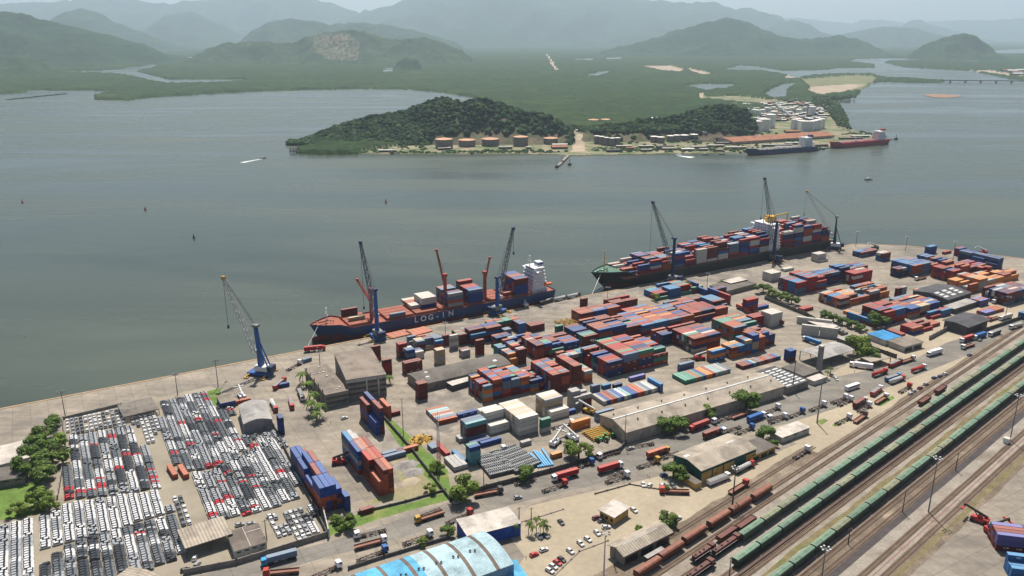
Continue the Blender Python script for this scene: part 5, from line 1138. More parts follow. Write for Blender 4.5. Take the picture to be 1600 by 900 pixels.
# mooring lines
for nm, a, b in (('first', W1(6, -3, 11), G(478, 547, .3)), ('second', P2 + E1 * 8 + E2 * 3 + Vector((0, 0, 12)), G(926, 458.5, .3)), ('third', P2 + E1 * 9 + E2 * 3 + Vector((0, 0, 12)), G(925, 459.5, .3))):
    q = MB(); q.beam(Vector(), b - a, .22, m_mark); tag(q.build('mooring_rope', None, a), {'first': 'pale mooring rope from the blue ship bow to the quay', 'second': 'mooring rope from the black ship bow, right one of two', 'third': 'mooring rope from the black ship bow, left one of two'}[nm], 'rope', 'mooring ropes')
# tankers at the island
def tanker(u0, v0, u1, v1, mh, md, label, B=24, rev=False):
    a, b = G(u0, v0, WZ), G(u1, v1, WZ); L = (b - a).length; an = atan2((b - a).y, (b - a).x); o = a if not rev else b; an2 = an if not rev else an + pi
    sd_ = Vector((-sin(an), cos(an), 0)) * B / 2; o = o + sd_; o.z = 0; t = thing('tanker_ship', label, 'ship', o, an2)
    hull(t, L, B, 6.5, 9.5, -1.5, mh, h_red, md); z = tower(t, L * .80, L * .92, 9, 5.6, 6, wing=11)
    q = MB(); q.b2(L * .90, L * .95, -3, 3, z - 4, z + 4, mh if md is not s_wht else h_red); q.build('funnel', t); mast(t, L * .83, 0, z, z + 9); mast(t, L * .06, 0, 9, 18)
    q = MB()
    for k in range(4): q.beam((L * .12, -3 + 2 * k, 7.4), (L * .78, -3 + 2 * k, 7.4), .8, md if k % 2 else s_wht)
    for k in range(14): q.box((L * (.14 + .045 * k), random.uniform(-7, 7), 7), (3, 2, 2.4), s_wht if md is not d_drd else h_red)
    q.build('deck_pipes', t); q = MB(); x = L * .45; q.beam((x, 0, 6), (x, 0, 15), 1.2, s_wht); q.beam((x, 0, 14), (x - 10, 0, 18), .6, s_wht); q.build('hose_crane', t)
tanker(1171, 244, 1279, 236, h_blue, d_drd if False else mat('deck_tan', (.30, .26, .22), .7, .2, .3), 'blue hulled tanker with white bridge moored at the island jetty')
tanker(1303, 233, 1391, 225, mat('hull_bright_red', (.36, .02, .025), .5, .15, .2), mat('deck_bright_red', (.42, .03, .03), .6, .2, .3), 'bright red tanker with white bridge moored beyond the blue tanker')
# small craft, buoys
def boat(u, v, L, m, label, az=0.0, cat='boat'):
    t = thing('motor_boat', label, cat, G(u, v, WZ), az); q = MB(); B = L * .26
    q.add([(-L / 2, -B / 2, 0), (L * .2, -B / 2, 0), (L / 2, 0, .4), (L * .2, B / 2, 0), (-L / 2, B / 2, 0), (-L / 2, -B / 2, 1.2), (L * .2, -B / 2, 1.4), (L / 2 + .6, 0, 1.9), (L * .2, B / 2, 1.4), (-L / 2, B / 2, 1.2)], [(0, 1, 6, 5), (1, 2, 7, 6), (2, 3, 8, 7), (3, 4, 9, 8), (4, 0, 5, 9), (5, 6, 7, 8, 9)], m)
    q.build('hull', t); q = MB(); q.b2(-L * .25, L * .1, -B * .35, B * .35, 1.3, 2.9, s_wht); q.build('cabin', t); return t
boat(411, 247.5, 11, g_dk, 'small dark motor boat trailing a white wake near the island tip', radians(10)); boat(1060, 243, 13, s_wht, 'white speedboat leaving the island shore', radians(170)); boat(1357, 281, 12, g_dk, 'small dark boat alone on the water right of the ships', radians(5))
boat(1102, 242, 12, g_dk, 'dark barge at the island shore left of the blue tanker', 0); boat(1128, 241.5, 10, g_dk, 'tiny dark boat tied up close to the blue tanker stern', 0)
m_foam = mat('foam', (.62, .66, .64), .9, .2, .5, world=True)
for u0, v0, u1, v1, w_ in ((410, 248, 378, 254, 5), (1058, 243.2, 1082, 246, 9)):
    a, b = G(u0, v0, WZ + .06), G(u1, v1, WZ + .06); d = (b - a).normalized(); n_ = Vector((-d.y, d.x, 0)); q = MB(); q.add([a + n_ * 1.2, a - n_ * 1.2, b - n_ * w_, b + n_ * w_], [(0, 1, 2, 3)], m_foam); structure(q.build('boat_wake'))
for u, v, c in ((35, 317, 'red buoy nearest the left edge of the bay'), (227, 328, 'red buoy second from the left in the bay'), (603, 316, 'red buoy left above the blue ship cranes'), (303, 372, 'dark buoy nearest the car lot in the bay')):
    t = thing('buoy', c, 'buoy', G(u, v, WZ), 0, 'channel buoys'); m = c_red if 'red' in c else g_dk
    q = MB(); q.cyl((0, 0, -.3), 1.5, 1.5, m, 12); q.build('float', t); q = MB(); q.cyl((0, 0, 1.2), 1.0, 3.2, m, 6, .3); q.build('topmark', t)
# ================================================================== HARBOUR CRANES
k_blue = mat('crane_blue', (.02, .10, .33), .5, .15, .3, spot=(.03, .05, .12), spot_amt=.2, sscale=.3); k_drk = mat('crane_dark_blue', (.015, .03, .09), .5, .15, .3); k_yel = mat('crane_yellow', (.42, .25, .035), .6, .2, .5); k_gry = mat('boom_grey', (.20, .21, .22), .6, .2, .4); k_lt = mat('boom_light', (.50, .51, .50), .6, .1, .4)
def harbour_crane(u, v, vt, ut, vtip, az, label, mtow, mboom, twin=True, hook=.45, foot=.42, s=1.0):
    o = G(u, v); az = radians(az); t = thing('harbour_crane', label, 'crane', o, az, 'mobile harbour cranes along the quay')
    H_ = Hgt(o, vt); tip = OnPlane(o, az, ut, vtip); R = (tip - o).dot(Vector((cos(az), sin(az), 0))); Z = tip.z
    q = MB(); q.box((0, 0, 1.6), (15 * s, 8 * s, 1.6), mtow if mtow is k_blue else k_drk)
    for i in range(8):
        for y in (-3.4, 3.4): q.wheel((-6.3 * s + i * 1.8 * s, y * s, .75), .75, 1.0, m_ty, 8)
    q.build('undercarriage', t)
    for sx in (-1, 1):
        for sy in (-1, 1):
            q = MB(); q.beam((sx * 5.5 * s, sy * 3.5 * s, 1.6), (sx * 6 * s, sy * 7.5 * s, 1.2), .7, k_yel); q.box((sx * 6 * s, sy * 7.8 * s, .4), (2.6, 1.8, .8), k_yel); q.build('outrigger', t)
    q = MB(); q.cyl((0, 0, 2.4), 2.6 * s, .9, k_drk, 14); q.b2(-9 * s, 3 * s, -2.8 * s, 2.8 * s, 3.3, 6.4, k_gry if mboom is k_gry else s_wht); q.b2(-9.6 * s, -6.4 * s, -3 * s, 3 * s, 3.4, 7.2, k_drk); q.build('machinery_house', t)
    q = MB()
    if twin:
        for y in (-1.5, 1.5): q.beam((-1.2, y, 6), (.6, y * .8, H_ - 1), 1.5, mtow, 1.0); q.beam((-6.5, y, 6), (.3, y * .8, H_ * .72), .7, mtow, .5)
        for k in range(5): z = 8 + k * (H_ - 10) / 5; q.beam((-.4, -1.5, z), (-.4, 1.5, z + 1), .5, mtow)
        q.add([(-1.9, -1.0, 6), (1.2, -1.0, 6), (.9, -.7, H_ - 3), (-.3, -.7, H_ - 3), (-1.9, 1.0, 6), (1.2, 1.0, 6), (.9, .7, H_ - 3), (-.3, .7, H_ - 3)], [(0, 1, 2, 3), (7, 6, 5, 4), (1, 5, 6, 2), (0, 3, 7, 4), (3, 2, 6, 7)], mtow)
    else:
        q.cyl((0, 0, 6), 1.7 * s, H_ - 7, mtow, 12, 1.2 * s)
    q.box((.5, 0, H_ - .3), (4.2, 3, 1.4), k_drk if not twin else k_gry); q.build('tower', t)
    q = MB(); q.box((2.6, -2.0, H_ * .44), (2.2, 1.8, 2.4), s_wht); cb_ = q.build('cab', t); q = MB(); q.b2(3.71, 3.76, -2.8, -1.2, H_ * .44 - .8, H_ * .44 + 1, m_gl); q.build('cab_window', cb_)
    q = MB(); f = Vector((2.0, 0, H_ * foot)); e = Vector((R, 0, Z)); q.lattice(f, e, 3.0 * s, 1.5 * s, int((e - f).length / 3.0), .38 * s, mboom); q.box(e, (2.4, 1.8, 2.0), k_yel if mboom is k_lt else k_drk); b_ = q.build('boom', t)
    q = MB()
    for y in (-.7, .7): q.beam((.8, y, H_), (R, y * .6, Z), .16, m_under)
    q.beam((R + .4, 0, Z), (R + .4, 0, Z - (Z * hook)), .18, m_under); q.build('cable', t)
    q = MB(); q.box((R + .4, 0, Z - Z * hook - 1), (1.0, 1.0, 2.2), k_drk); q.build('hook_block', t)
harbour_crane(408, 585, 508, 349, 434, 165, 'blue mobile harbour crane standing alone at the quay with pale lattice boom', k_blue, k_lt, hook=.5)
harbour_crane(590, 528, 452, 563, 379, 120, 'dark blue harbour crane at the bow of the blue ship', k_blue, k_gry, twin=False, hook=.75)
harbour_crane(777, 489, 433, 802, 357, 55, 'blue harbour crane beside the bridge of the blue ship', k_blue, k_gry, twin=False, hook=.3)
harbour_crane(1050, 441, 372, 1020, 316, 135, 'dark harbour crane at the front half of the black ship', k_drk, k_gry, twin=False, hook=.8)
harbour_crane(1208, 408, 346, 1195, 279, 115, 'dark harbour crane at the bridge of the black ship, boom steepest', k_drk, k_gry, twin=False, hook=.5)
harbour_crane(1302, 389, 338, 1261, 299, 160, 'dark blue twin tower harbour crane at the stern of the black ship', k_drk, k_lt, twin=True, hook=.4)
# reach stackers
def stacker(u, v, az, label, m, arm=None):
    arm = arm or m_under; t = thing('reach_stacker', label, 'reach stacker', G(u, v), radians(az), 'container handlers'); q = MB(); q.b2(-4, 3, -1.6, 1.6, 1.0, 2.2, m); q.b2(-4.2, -2, -1.7, 1.7, 1.0, 3.0, m); q.build('chassis', t)
    q = MB(); q.b2(-1.5, .3, -.9, .9, 2.2, 4.0, m); cb_ = q.build('cab', t); q = MB(); q.b2(.31, .35, -.8, .8, 2.8, 3.8, m_gl); q.b2(-1.4, .2, -.95, -.91, 2.9, 3.8, m_gl); q.build('cab_window', cb_)
    for x in (-3, 2.2):
        for y in (-1.7, 1.7): q = MB(); q.wheel((x, y, .9), .9, .8, m_ty, 12); q.build('wheel', t)
    q = MB(); q.beam((-3.6, 0, 3.6), (6.5, 0, 6.4), .9, arm, .7); q.beam((0, 0, 2.2), (2.5, 0, 5.2), .4, k_gry); q.build('boom', t)
    q = MB(); q.b2(6.1, 6.9, -3.2, 3.2, 4.8, 5.4, arm if arm is not m_under else m); q.beam((6.5, 0, 6.2), (6.5, 0, 5.2), .5, arm); q.build('spreader', t)
rs = mat('stacker_red', (.42, .035, .03), .5, .15, .5)
stacker(532, 724, 15, 'red container handler with black boom facing the white and blue stacks', rs); stacker(1528, 815, 135, 'red reach stacker on the empty concrete in the bottom right', rs); stacker(1553, 832, 10, 'red handler pushed against the bottom right corner stack', rs)
stacker(919, 645, 145, 'yellow loader with long grey boom lifting at the red stack', k_yel, k_lt); stacker(1290, 467, 165, 'dark red handler at the crimson block', mat('stacker_dark', (.16, .03, .03), .6, .2, .5)); stacker(1094, 562, 10, 'red handler between the central stacks', rs, k_lt); stacker(868, 694, 60, 'white container loader near the pipes', s_wht, k_lt); stacker(893, 686, 130, 'white container loader with raised boom beside the reefers', s_wht, k_lt)
stacker(1366, 389, 160, 'dark container handler at the far quay corner', g_dk, k_lt); stacker(1535, 396, 130, 'red handler with pale boom at the far right quay', rs, k_lt); stacker(378, 622, 120, 'white truck crane by the brown hut', s_wht, k_lt); stacker(820, 478, 110, 'white mobile loader at the stern of the blue ship', s_wht, k_lt)
# ================================================================== TRUCKS
TC = dict(white=s_wht, red=rs, yellow=k_yel, azure=mat('cab_azure', (.05, .28, .55), .4, .1, 1), blue=k_blue, dark=g_dk)
m_fr = mat('chassis_steel', (.09, .055, .045), .7, .3, .6); m_bed = mat('flatbed_brown', (.24, .11, .075), .7, .2, .4); m_tar = mat('grey_tarp', (.22, .22, .22), .7, .2, .4)
TK = {}
def truck_proto(kind, cab, extra):
    t = thing('articulated_truck', 'x', 'truck'); m = TC[cab]          # cab at +x, origin at centre
    if kind != 'trailer':
        q = MB(); q.loft([(4.9, .9), (7.3, .9), (7.3, 2.1), (7.05, 3.3), (4.9, 3.5)][::-1], -1.2, 1.2, m, 'y'); c = q.build('cab', t)
        q = MB(); q.add([(7.32, -1.05, 2.15), (7.32, 1.05, 2.15), (7.1, 1.05, 3.1), (7.1, -1.05, 3.1)], [(0, 1, 2, 3)], m_gl)
        for s in (-1, 1): q.b2(5.9, 6.9, s * 1.215 - .01, s * 1.215 + .01, 2.1, 3.0, m_gl)
        q.build('windscreen', c)
        q = MB(); q.b2(2.8, 7.0, -.5, .5, .7, 1.0, m_fr); q.build('tractor_frame', t)
    q = MB()
    if kind in ('chassis', 'container', 'trailer'):
        for y in (-.5, .5): q.b2(-7.0, 4.6, y - .13, y + .13, 1.0, 1.3, m_fr)
        for k in range(6): q.b2(-6.9 + k * 2.25, -6.6 + k * 2.25, -1.2, 1.2, 1.02, 1.32, m_fr)
        for k in (-4.5, -.5): q.b2(k - .9, k + .9, -1.15, -.7, .7, 1.28, k_gry)
        q.build('trailer_frame', t)
    elif kind == 'flatbed':
        q.b2(-7, 4.6, -1.22, 1.22, 1.1, 1.35, m_bed)
        for y in (-1.22, 1.16): q.b2(-7, 4.6, y, y + .06, 1.35, 1.9, m_bed)
        q.b2(4.5, 4.6, -1.15, 1.15, 1.35, 2.5, m_bed); q.build('flatbed', t)
    elif kind == 'tipper':
        q.b2(-7, 4.4, -1.25, 1.25, 1.0, 3.0, TC.get(extra) or m_tar); q.b2(-6.9, 4.3, -1.1, 1.1, 3.0, 3.12, m_tar); q.build('trailer_body', t)
    elif kind == 'box':
        q.b2(-7, 4.4, -1.25, 1.25, 1.0, 3.8, s_wht if extra != 'blue' else k_blue, None); q.build('box_body', t); q = MB(); q.b2(-3.5, 1.0, -1.262, -1.252, 1.9, 2.8, rs if extra != 'blue' else k_drk); q.build('side_panel', t)
    elif kind == 'tank':
        q = MB(); vs = []; n = 14; mt = rs if extra == 'red' else k_lt
        for x in (-7, 4.4):
            for k in range(n): vs.append((x, 1.2 * cos(2 * pi * k / n), 2.2 + 1.1 * sin(2 * pi * k / n)))
        q.add(vs, [(k, (k + 1) % n, n + (k + 1) % n, n + k)[::-1] for k in range(n)] + [tuple(range(n)), tuple(range(2 * n - 1, n - 1, -1))], mt, True); q.build('tank_barrel', t)
        q = MB(); q.b2(-6.5, 4, -.3, .3, 3.28, 3.4, mt); q.build('catwalk', t)
    wx = [-6.2, -5.0, -3.8] + ([3.6, 6.1] if kind != 'trailer' else [])
    if kind != 'trailer': wx.insert(3, 2.6)
    for x in wx:
        for y in (-.98, .98): q = MB(); q.wheel((x, y, .5), .5, .34, m_ty, 8); q.build('wheel', t)
    return t
def truck(u0, v0, u1, v1, kind, cab, label, cont=None, L=None):
    a, b = G(u0, v0, .5), G(u1, v1, .5); d = b - a; an = atan2(d.y, d.x); p = (a + b) / 2; p.z = .02; ek = cont if kind in ('tipper', 'box', 'tank') else None; key = (kind, cab, ek)
    if key not in TK: o = TK[key] = truck_proto(kind, cab, ek); o.location = p; o.rotation_euler = (0, 0, an); tag(o, label, 'truck', 'trucks and trailers of the terminal')
    else: o = dup(TK[key], p, an, label)
    if kind == 'container':
        w_ = Vector((cos(an), sin(an), 0)); put_cont(cont, F40, p - w_ * 1.2 + Vector((0, 0, 1.34)), an, '%s box on the %s' % (cont, label.replace(', with', ' with')), force=True)
    return o
truck(607, 828, 551, 841, 'chassis', 'white', 'white truck with empty chassis facing left, uppermost of the group by the hangar road'); truck(543, 861, 614, 842, 'flatbed', 'white', 'white truck with long brown flatbed facing right, by the hangar road'); truck(552, 880, 610, 858, 'chassis', 'blue', 'truck with chassis along the lower wall, leftmost of two'); truck(624, 853, 680, 834, 'chassis', 'white', 'white truck with chassis along the lower wall, rightmost of two')
truck(690, 803, 653, 815, 'flatbed', 'yellow', 'yellow truck with flatbed driving beside the grass verge'); truck(655, 809, 694, 794, 'trailer', 'white', 'lone empty chassis trailer parked above the yellow truck'); truck(690, 822, 744, 799, 'chassis', 'red', 'red cab with empty chassis behind the blue trimmed roof')
truck(466, 868, 406, 884, 'container', 'azure', 'azure cab truck, with a dark container below the car lot wall', 'slate'); truck(470, 893, 410, 899, 'flatbed', 'red', 'orange red truck at the bottom below the azure cab'); truck(488, 903, 528, 886, 'chassis', 'white', 'white truck with chassis at the bottom beside the blue hangar')
truck(904, 740, 861, 752, 'container', 'white', 'white cab truck, with bright red container under the tree', 'red'); truck(843, 770, 889, 755, 'chassis', 'red', 'red truck pulling an empty chassis into the sandy yard'); truck(742, 776, 784, 768, 'flatbed', 'dark', 'flatbed trailer truck with rusty bed at the brown wall'); truck(806, 757, 842, 748, 'trailer', 'white', 'empty dark chassis in the shade below the pallet grids'); truck(894, 733, 924, 724, 'chassis', 'blue', 'dark blue truck in the shade below the leaning tree')
truck(930, 741, 977, 727, 'container', 'white', 'white cab truck, with red container facing right mid road', 'red'); truck(938, 757, 990, 741, 'chassis', 'white', 'white truck with chassis behind the red container truck'); truck(1006, 718, 1050, 703, 'container', 'yellow', 'yellow cab truck, with rust container on the truck road', 'rust'); truck(990, 733, 1035, 719, 'chassis', 'yellow', 'yellow truck with chassis beside the bushy tree'); truck(986, 735, 936, 750, 'trailer', 'white', 'empty chassis trailer parked lower in the truck group') ; truck(1038, 715, 1062, 707, 'trailer', 'white', 'short chassis trailer before the green shed door')
truck(968, 706, 934, 717, 'chassis', 'white', 'white truck with chassis hugging the brown wall'); truck(1012, 695, 995, 698, 'trailer', 'white', 'low trailer near the warehouse gable'); truck(1112, 661, 1072, 676, 'container', 'red', 'red cab truck, with red container beside the long warehouse', 'red'); truck(1143, 652, 1112, 662, 'chassis', 'white', 'white truck with chassis beside the long warehouse wall'); truck(1092, 688, 1136, 672, 'container', 'azure', 'azure cab truck, with maroon container above the green shed', 'maroon'); truck(1168, 660, 1195, 650, 'box', 'white', 'white van body truck in the shade of the warehouse', 'blue'); truck(1155, 668, 1130, 676, 'chassis', 'white', 'white truck, half hidden above the green shed roof'); truck(1190, 648, 1220, 636, 'chassis', 'white', 'white truck with chassis between warehouse and skylight shed'); truck(1143, 655, 1172, 645, 'flatbed', 'dark', 'dark low trailer truck below the warehouse tree')
truck(1148, 679, 1178, 668, 'chassis', 'blue', 'navy cab with long chassis right of the green shed'); truck(1225, 650, 1205, 655, 'chassis', 'white', 'white cab truck first in the road side queue') ; truck(1202, 661, 1228, 652, 'chassis', 'white', 'white cab truck second in the road side queue'); truck(1230, 653, 1256, 643, 'chassis', 'blue', 'dark cab truck third in the road side queue'); truck(1260, 644, 1294, 631, 'chassis', 'white', 'white cab truck fourth in the road side queue'); truck(1297, 631, 1325, 621, 'chassis', 'white', 'white cab truck, upper of two beyond the tall pole'); truck(1303, 637, 1337, 622, 'chassis', 'white', 'white cab truck, lower of two beyond the tall pole')
truck(1331, 640, 1356, 625, 'container', 'white', 'white cab truck, with dark red container on the verge', 'maroon'); truck(1338, 646, 1362, 632, 'chassis', 'white', 'white cab truck with chassis just below the dark red box'); truck(1300, 666, 1334, 650, 'chassis', 'white', 'white cab truck with chassis on the grass verge'); truck(1334, 662, 1354, 648, 'flatbed', 'dark', 'brown flatbed beside grass patch'); truck(1364, 634, 1390, 618, 'flatbed', 'white', 'white cab truck with brown flatbed nearest the rails'); truck(1360, 620, 1378, 607, 'tipper', 'white', 'white cab truck with dark red body on the verge', 'red'); truck(1403, 615, 1424, 603, 'chassis', 'red', 'red cab truck with chassis on the verge by the rails')
truck(1237, 719, 1266, 701, 'chassis', 'white', 'truck with chassis alone on the sandy strip by the rails'); truck(1142, 771, 1165, 757, 'flatbed', 'red', 'red cab flatbed truck crossing beside the tall black mast'); truck(1070, 770, 1038, 769, 'flatbed', 'red', 'red truck with wine flatbed at the low kerb'); truck(1153, 738, 1172, 728, 'tank', 'red', 'silver tank truck at the ochre doors', 'grey'); truck(1115, 755, 1130, 749, 'tipper', 'white', 'small white truck parked at the ochre doors', 'white')
truck(1378, 598, 1412, 587, 'tipper', 'azure', 'blue bodied truck parked along the road', 'blue'); truck(1390, 600, 1412, 592, 'tank', 'red', 'pale tank truck beside the blue bodied truck', 'grey'); truck(1420, 584, 1450, 573, 'tank', 'white', 'red tanker truck on the wide road', 'red'); truck(1360, 590, 1388, 580, 'tank', 'red', 'red tanker truck at the gate', 'red'); truck(1367, 577, 1324, 571, 'box', 'white', 'white box truck with red panel entering the gate', 'white'); truck(1408, 568, 1428, 561, 'flatbed', 'white', 'white truck with short flatbed on the wide road'); truck(1389, 574, 1408, 566, 'tipper', 'dark', 'dark red bodied truck parked at the gate canopy', 'red')
truck(1475, 549, 1444, 558, 'box', 'white', 'white box truck with red panel driving on the wide road', 'white'); truck(1522, 528, 1498, 536, 'container', 'white', 'white cab truck, with red container at the dark office', 'red'); truck(1541, 524, 1519, 531, 'box', 'white', 'pale box truck in the queue by the dark office', 'blue'); truck(1565, 518, 1542, 527, 'tipper', 'white', 'brown topped truck in the queue by the road wall', 'dark'); truck(1602, 507, 1571, 516, 'tank', 'white', 'silver tank truck at the right edge of the road', 'grey'); truck(1521, 539, 1503, 545, 'flatbed', 'white', 'small white lorry below the red container truck'); truck(1585, 494, 1556, 502, 'container', 'white', 'white cab truck, with white container at the right edge', 'white'); truck(1560, 497, 1545, 501, 'flatbed', 'red', 'orange truck beside the white container truck')
truck(1222, 508, 1202, 500, 'container', 'blue', 'blue cab truck, with maroon container beside white reefers', 'maroon') ; truck(1145, 478, 1178, 492, 'container', 'red', 'red cab truck, with rust container below avenue, left of two', 'rust'); truck(1155, 477, 1185, 490, 'container', 'red', 'crimson cab truck, with rust container below avenue, right of two', 'rust'); truck(1280, 540, 1255, 531, 'container', 'white', 'white cab truck, with azure container by the arched canopy', 'azure')
truck(1448, 434, 1428, 438, 'flatbed', 'white', 'small white truck at the blue block foot'); truck(1472, 427, 1452, 433, 'box', 'white', 'white long box truck beside the blue block', 'blue'); truck(1570, 470, 1550, 474, 'container', 'white', 'white cab truck, with navy container at the dark right block', 'navy')
truck(430, 608, 444, 596, 'tipper', 'red', 'red lorry on the quay lane beside the blue crane', 'red'); truck(452, 617, 459, 648, 'tipper', 'red', 'red lorry in the lane behind the hangar', 'red') ; truck(472, 598, 462, 612, 'trailer', 'white', 'rusty empty trailer beside the palms'); truck(422, 625, 434, 648, 'tank', 'red', 'grey tank truck behind the hangar', 'grey'); truck(465, 607, 476, 632, 'tipper', 'white', 'grey topped truck beside the palm clump', 'dark'); truck(440, 584, 478, 563, 'chassis', 'white', 'white truck with empty chassis on quay lane'); truck(478, 549, 506, 546, 'container', 'red', 'red cab truck, with red container on the quay edge', 'red')
truck(1085, 560, 1060, 563, 'trailer', 'white', 'dark empty trailer between the striped rows') ; truck(756, 712, 786, 704, 'chassis', 'white', 'white truck with chassis above the pallet grids'); truck(870, 668, 888, 664, 'chassis', 'white', 'white cab truck beside the reefer stack')
truck(843, 476, 864, 470, 'tipper', 'dark', 'grey covered truck at the ship stern', 'dark'); truck(869, 470, 884, 466, 'tank', 'dark', 'silver tank truck on the quay, left of two', 'grey'); truck(888, 466, 904, 462, 'tank', 'dark', 'silver tank truck on the quay, right of two', 'grey')
# bus
p = (G(1319, 612) + G(1343, 604)) / 2; d = G(1343, 604) - G(1319, 612); t = thing('bus', 'white bus with dark windows on the wide road beside the verge', 'bus', p, atan2(d.y, d.x))
q = MB(); q.b2(-5.8, 5.8, -1.25, 1.25, .5, 3.1, s_wht); q.build('body', t); q = MB()
for y in (-1.26, 1.255): q.b2(-5.4, 5.4, y, y + .005, 1.7, 2.6, m_gl)
q.b2(5.8, 5.81, -1.1, 1.1, 1.5, 2.7, m_gl); q.build('windows', t)
for x in (-3.8, 3.8):
    for y in (-1.1, 1.1): q = MB(); q.wheel((x, y, .5), .5, .35, m_ty, 8); q.build('wheel', t)
# ================================================================== MASTS AND POLES
def pole(u, v, vt, label, kind='lamp', m=None, r=.28):
    o = G(u, v); H_ = Hgt(o, vt); m = m or g_dk; t = thing('light_mast' if kind != 'pole' else 'utility_pole', label, 'mast' if kind != 'pole' else 'pole', o, QA, 'light masts' if kind != 'pole' else 'utility poles')
    q = MB(); q.cyl((0, 0, 0), r, H_, m, 8, r * .5); q.build('pole', t)
    if kind == 'lamp' or kind == 'cluster':
        for k in range(6):
            a = k * pi / 3; q = MB(); q.beam((0, 0, H_ - .3), (1.6 * cos(a), 1.6 * sin(a), H_), .15, m); q.box((1.7 * cos(a), 1.7 * sin(a), H_), (.7, .7, .5), m_tar if kind == 'lamp' else k_lt, a); q.build('floodlight', t)
    elif kind == 'pole':
        q = MB(); q.beam((-1.1, 0, H_ - .6), (1.1, 0, H_ - .6), .18, m); q.build('cross_arm', t)
    return t
for a in ((102.5, 653, 612, 'dark lamp mast at the left end of the quay apron'), (277.7, 617, 585, 'lamp mast behind the car lot, second from the left on the quay'), (341, 605, 563, 'lamp mast on the quay near the blue hut'), (500, 569, 549, 'short lamp mast left of the concrete block'), (696, 526, 504, 'lamp mast on the quay beside the ship lettering'), (949, 474, 449, 'lamp mast at the second ship bow'), (1104.5, 449, 427, 'lamp mast between second ship and dark workshop'), (926.6, 546, 532, 'lamp mast amid the central container blocks'),
          (1337, 385, 362, 'lamp mast at the quay corner beyond the ships', 'cluster'), (1414.7, 392, 370, 'lamp mast on the far quay above the blue group', 'cluster'), (1487.6, 413, 378, 'tall lamp mast before the far red topped stack', 'cluster'), (1570, 500, 464, 'lamp mast at the dark right block', 'lamp'), (1144.4, 788, 731, 'tall black lamp mast between ochre doors and brown wagons', 'cluster', g_dk, .42),
          (1450.5, 800, 716, 'tall grey lamp mast between the lower green train and the concrete yard', 'cluster', k_gry, .35), (1283, 910, 857, 'grey lamp mast at the bottom beside the lower green train', 'cluster', k_gry, .35), (1578, 688, 618, 'grey lamp mast beside the white box at the right edge', 'cluster', k_gry, .35), (943, 908, 833, 'thick pale pole at the bottom in the sandy car park', 'lamp', k_lt, .4),
          (1276.5, 661, 597, 'thick leaning brown pole beside the truck road', 'pole', g_grey, .45), (1238, 611, 563, 'black mast behind the skylight shed', 'pole', g_dk, .4), (976, 696, 648, 'thin dark pole at the gable corner of the long warehouse', 'pole'), (630.5, 686, 622, 'tall pole at the wall of the gravel yard', 'pole', g_grey), (811, 815, 792, 'pole at the corner of the blue trimmed roof', 'pole'), (830, 812, 793, 'thin pole above the palm trees', 'pole'), (756, 763, 728, 'thin pole before the pallet grids', 'pole'), (1041, 824, 798, 'pole at the end of the grey gabled shed', 'pole'), (960, 884, 855, 'pole at the left gable of the grey shed', 'pole'), (334, 738, 690, 'black pole inside the car lot', 'pole'), (417, 846, 812, 'black pole beside the brown roofed offices', 'pole'), (1410, 800, 768, 'thin pole between the lower tracks', 'pole'), (1493, 735, 708, 'thin pole at the ditch on the right', 'pole'), (1325, 850, 825, 'thin pole beside the lower green train, bottom', 'pole'), (1139, 905, 870, 'black signal post at the foot of the middle green train', 'pole')):
    pole(*a)
o = G(686, 729); H_ = Hgt(o, 646); t = thing('lattice_mast', 'slim red and white lattice communication mast in the scrap strip', 'mast', o, QA); q = MB(); q.lattice((0, 0, 0), (0, 0, H_ * .5), 1.6, 1.1, 14, .16, c_red); q.build('lower_lattice', t); q = MB(); q.lattice((0, 0, H_ * .5), (0, 0, H_ - 5), 1.1, .7, 12, .14, k_lt); q.build('upper_lattice', t); q = MB()
for k in range(5): q.beam((.5 * (k % 3 - 1), .3 * (k % 2), H_ - 9 + k), (.5 * (k % 3 - 1) * 2, .3 * (k % 2), H_ - 3 + k), .12, g_dk)
q.build('antenna', t)
# pallet grids, pipes, scrap
m_pl = mat('pallet_dark', (.06, .062, .065), .6, .3, .6); m_pl2 = mat('pallet_grey', (.34, .35, .35), .6, .3, .6)
for i, (a, b, dd) in enumerate((((766, 748), (807, 738), 22), ((806, 742), (846, 727), 24))):
    a, b = G(*a), G(*b); an = atan2((b - a).y, (b - a).x); L = (b - a).length; t = thing('pallet_stack', 'dark grid of steel frames stacked flat in the yard, %s of the two' % ('nearest' if i == 0 else 'farthest'), 'steel frames', a, an, 'stacked steel frames'); q = MB(); q.b2(0, L, 0, dd, 0, 1.7, m_pl); q.build('base', t); q = MB()
    for k in range(int(L / 1.1)): q.b2(.3 + k * 1.1, .6 + k * 1.1, .1, dd - .1, 1.7, 1.95, m_pl2)
    q.build('long_frame', t); q = MB()
    for k in range(int(dd / 2.4)): q.b2(.1, L - .1, .3 + k * 2.4, .7 + k * 2.4, 1.96, 2.2, m_pl if k % 2 else m_pl2)
    q.build('cross_frame', t)
m_pb = mat('pipe_blue', (.12, .36, .62), .5, .1, 1)
for k in range(7):
    a = G(820 + k * 4.5, 707 - k * 1.0 + (k % 3) * 2, .6); b = G(842 + k * 3.6, 730 - k * .6, .6); q = MB(); q.beam(Vector(), b - a, .9, m_pb); o = tag(q.build('steel_pipe', None, a), 'pale blue steel pipe lying by the frames, %s from the left' % ordn(k + 1), 'pipe', 'blue pipes'); o.location.z = .5
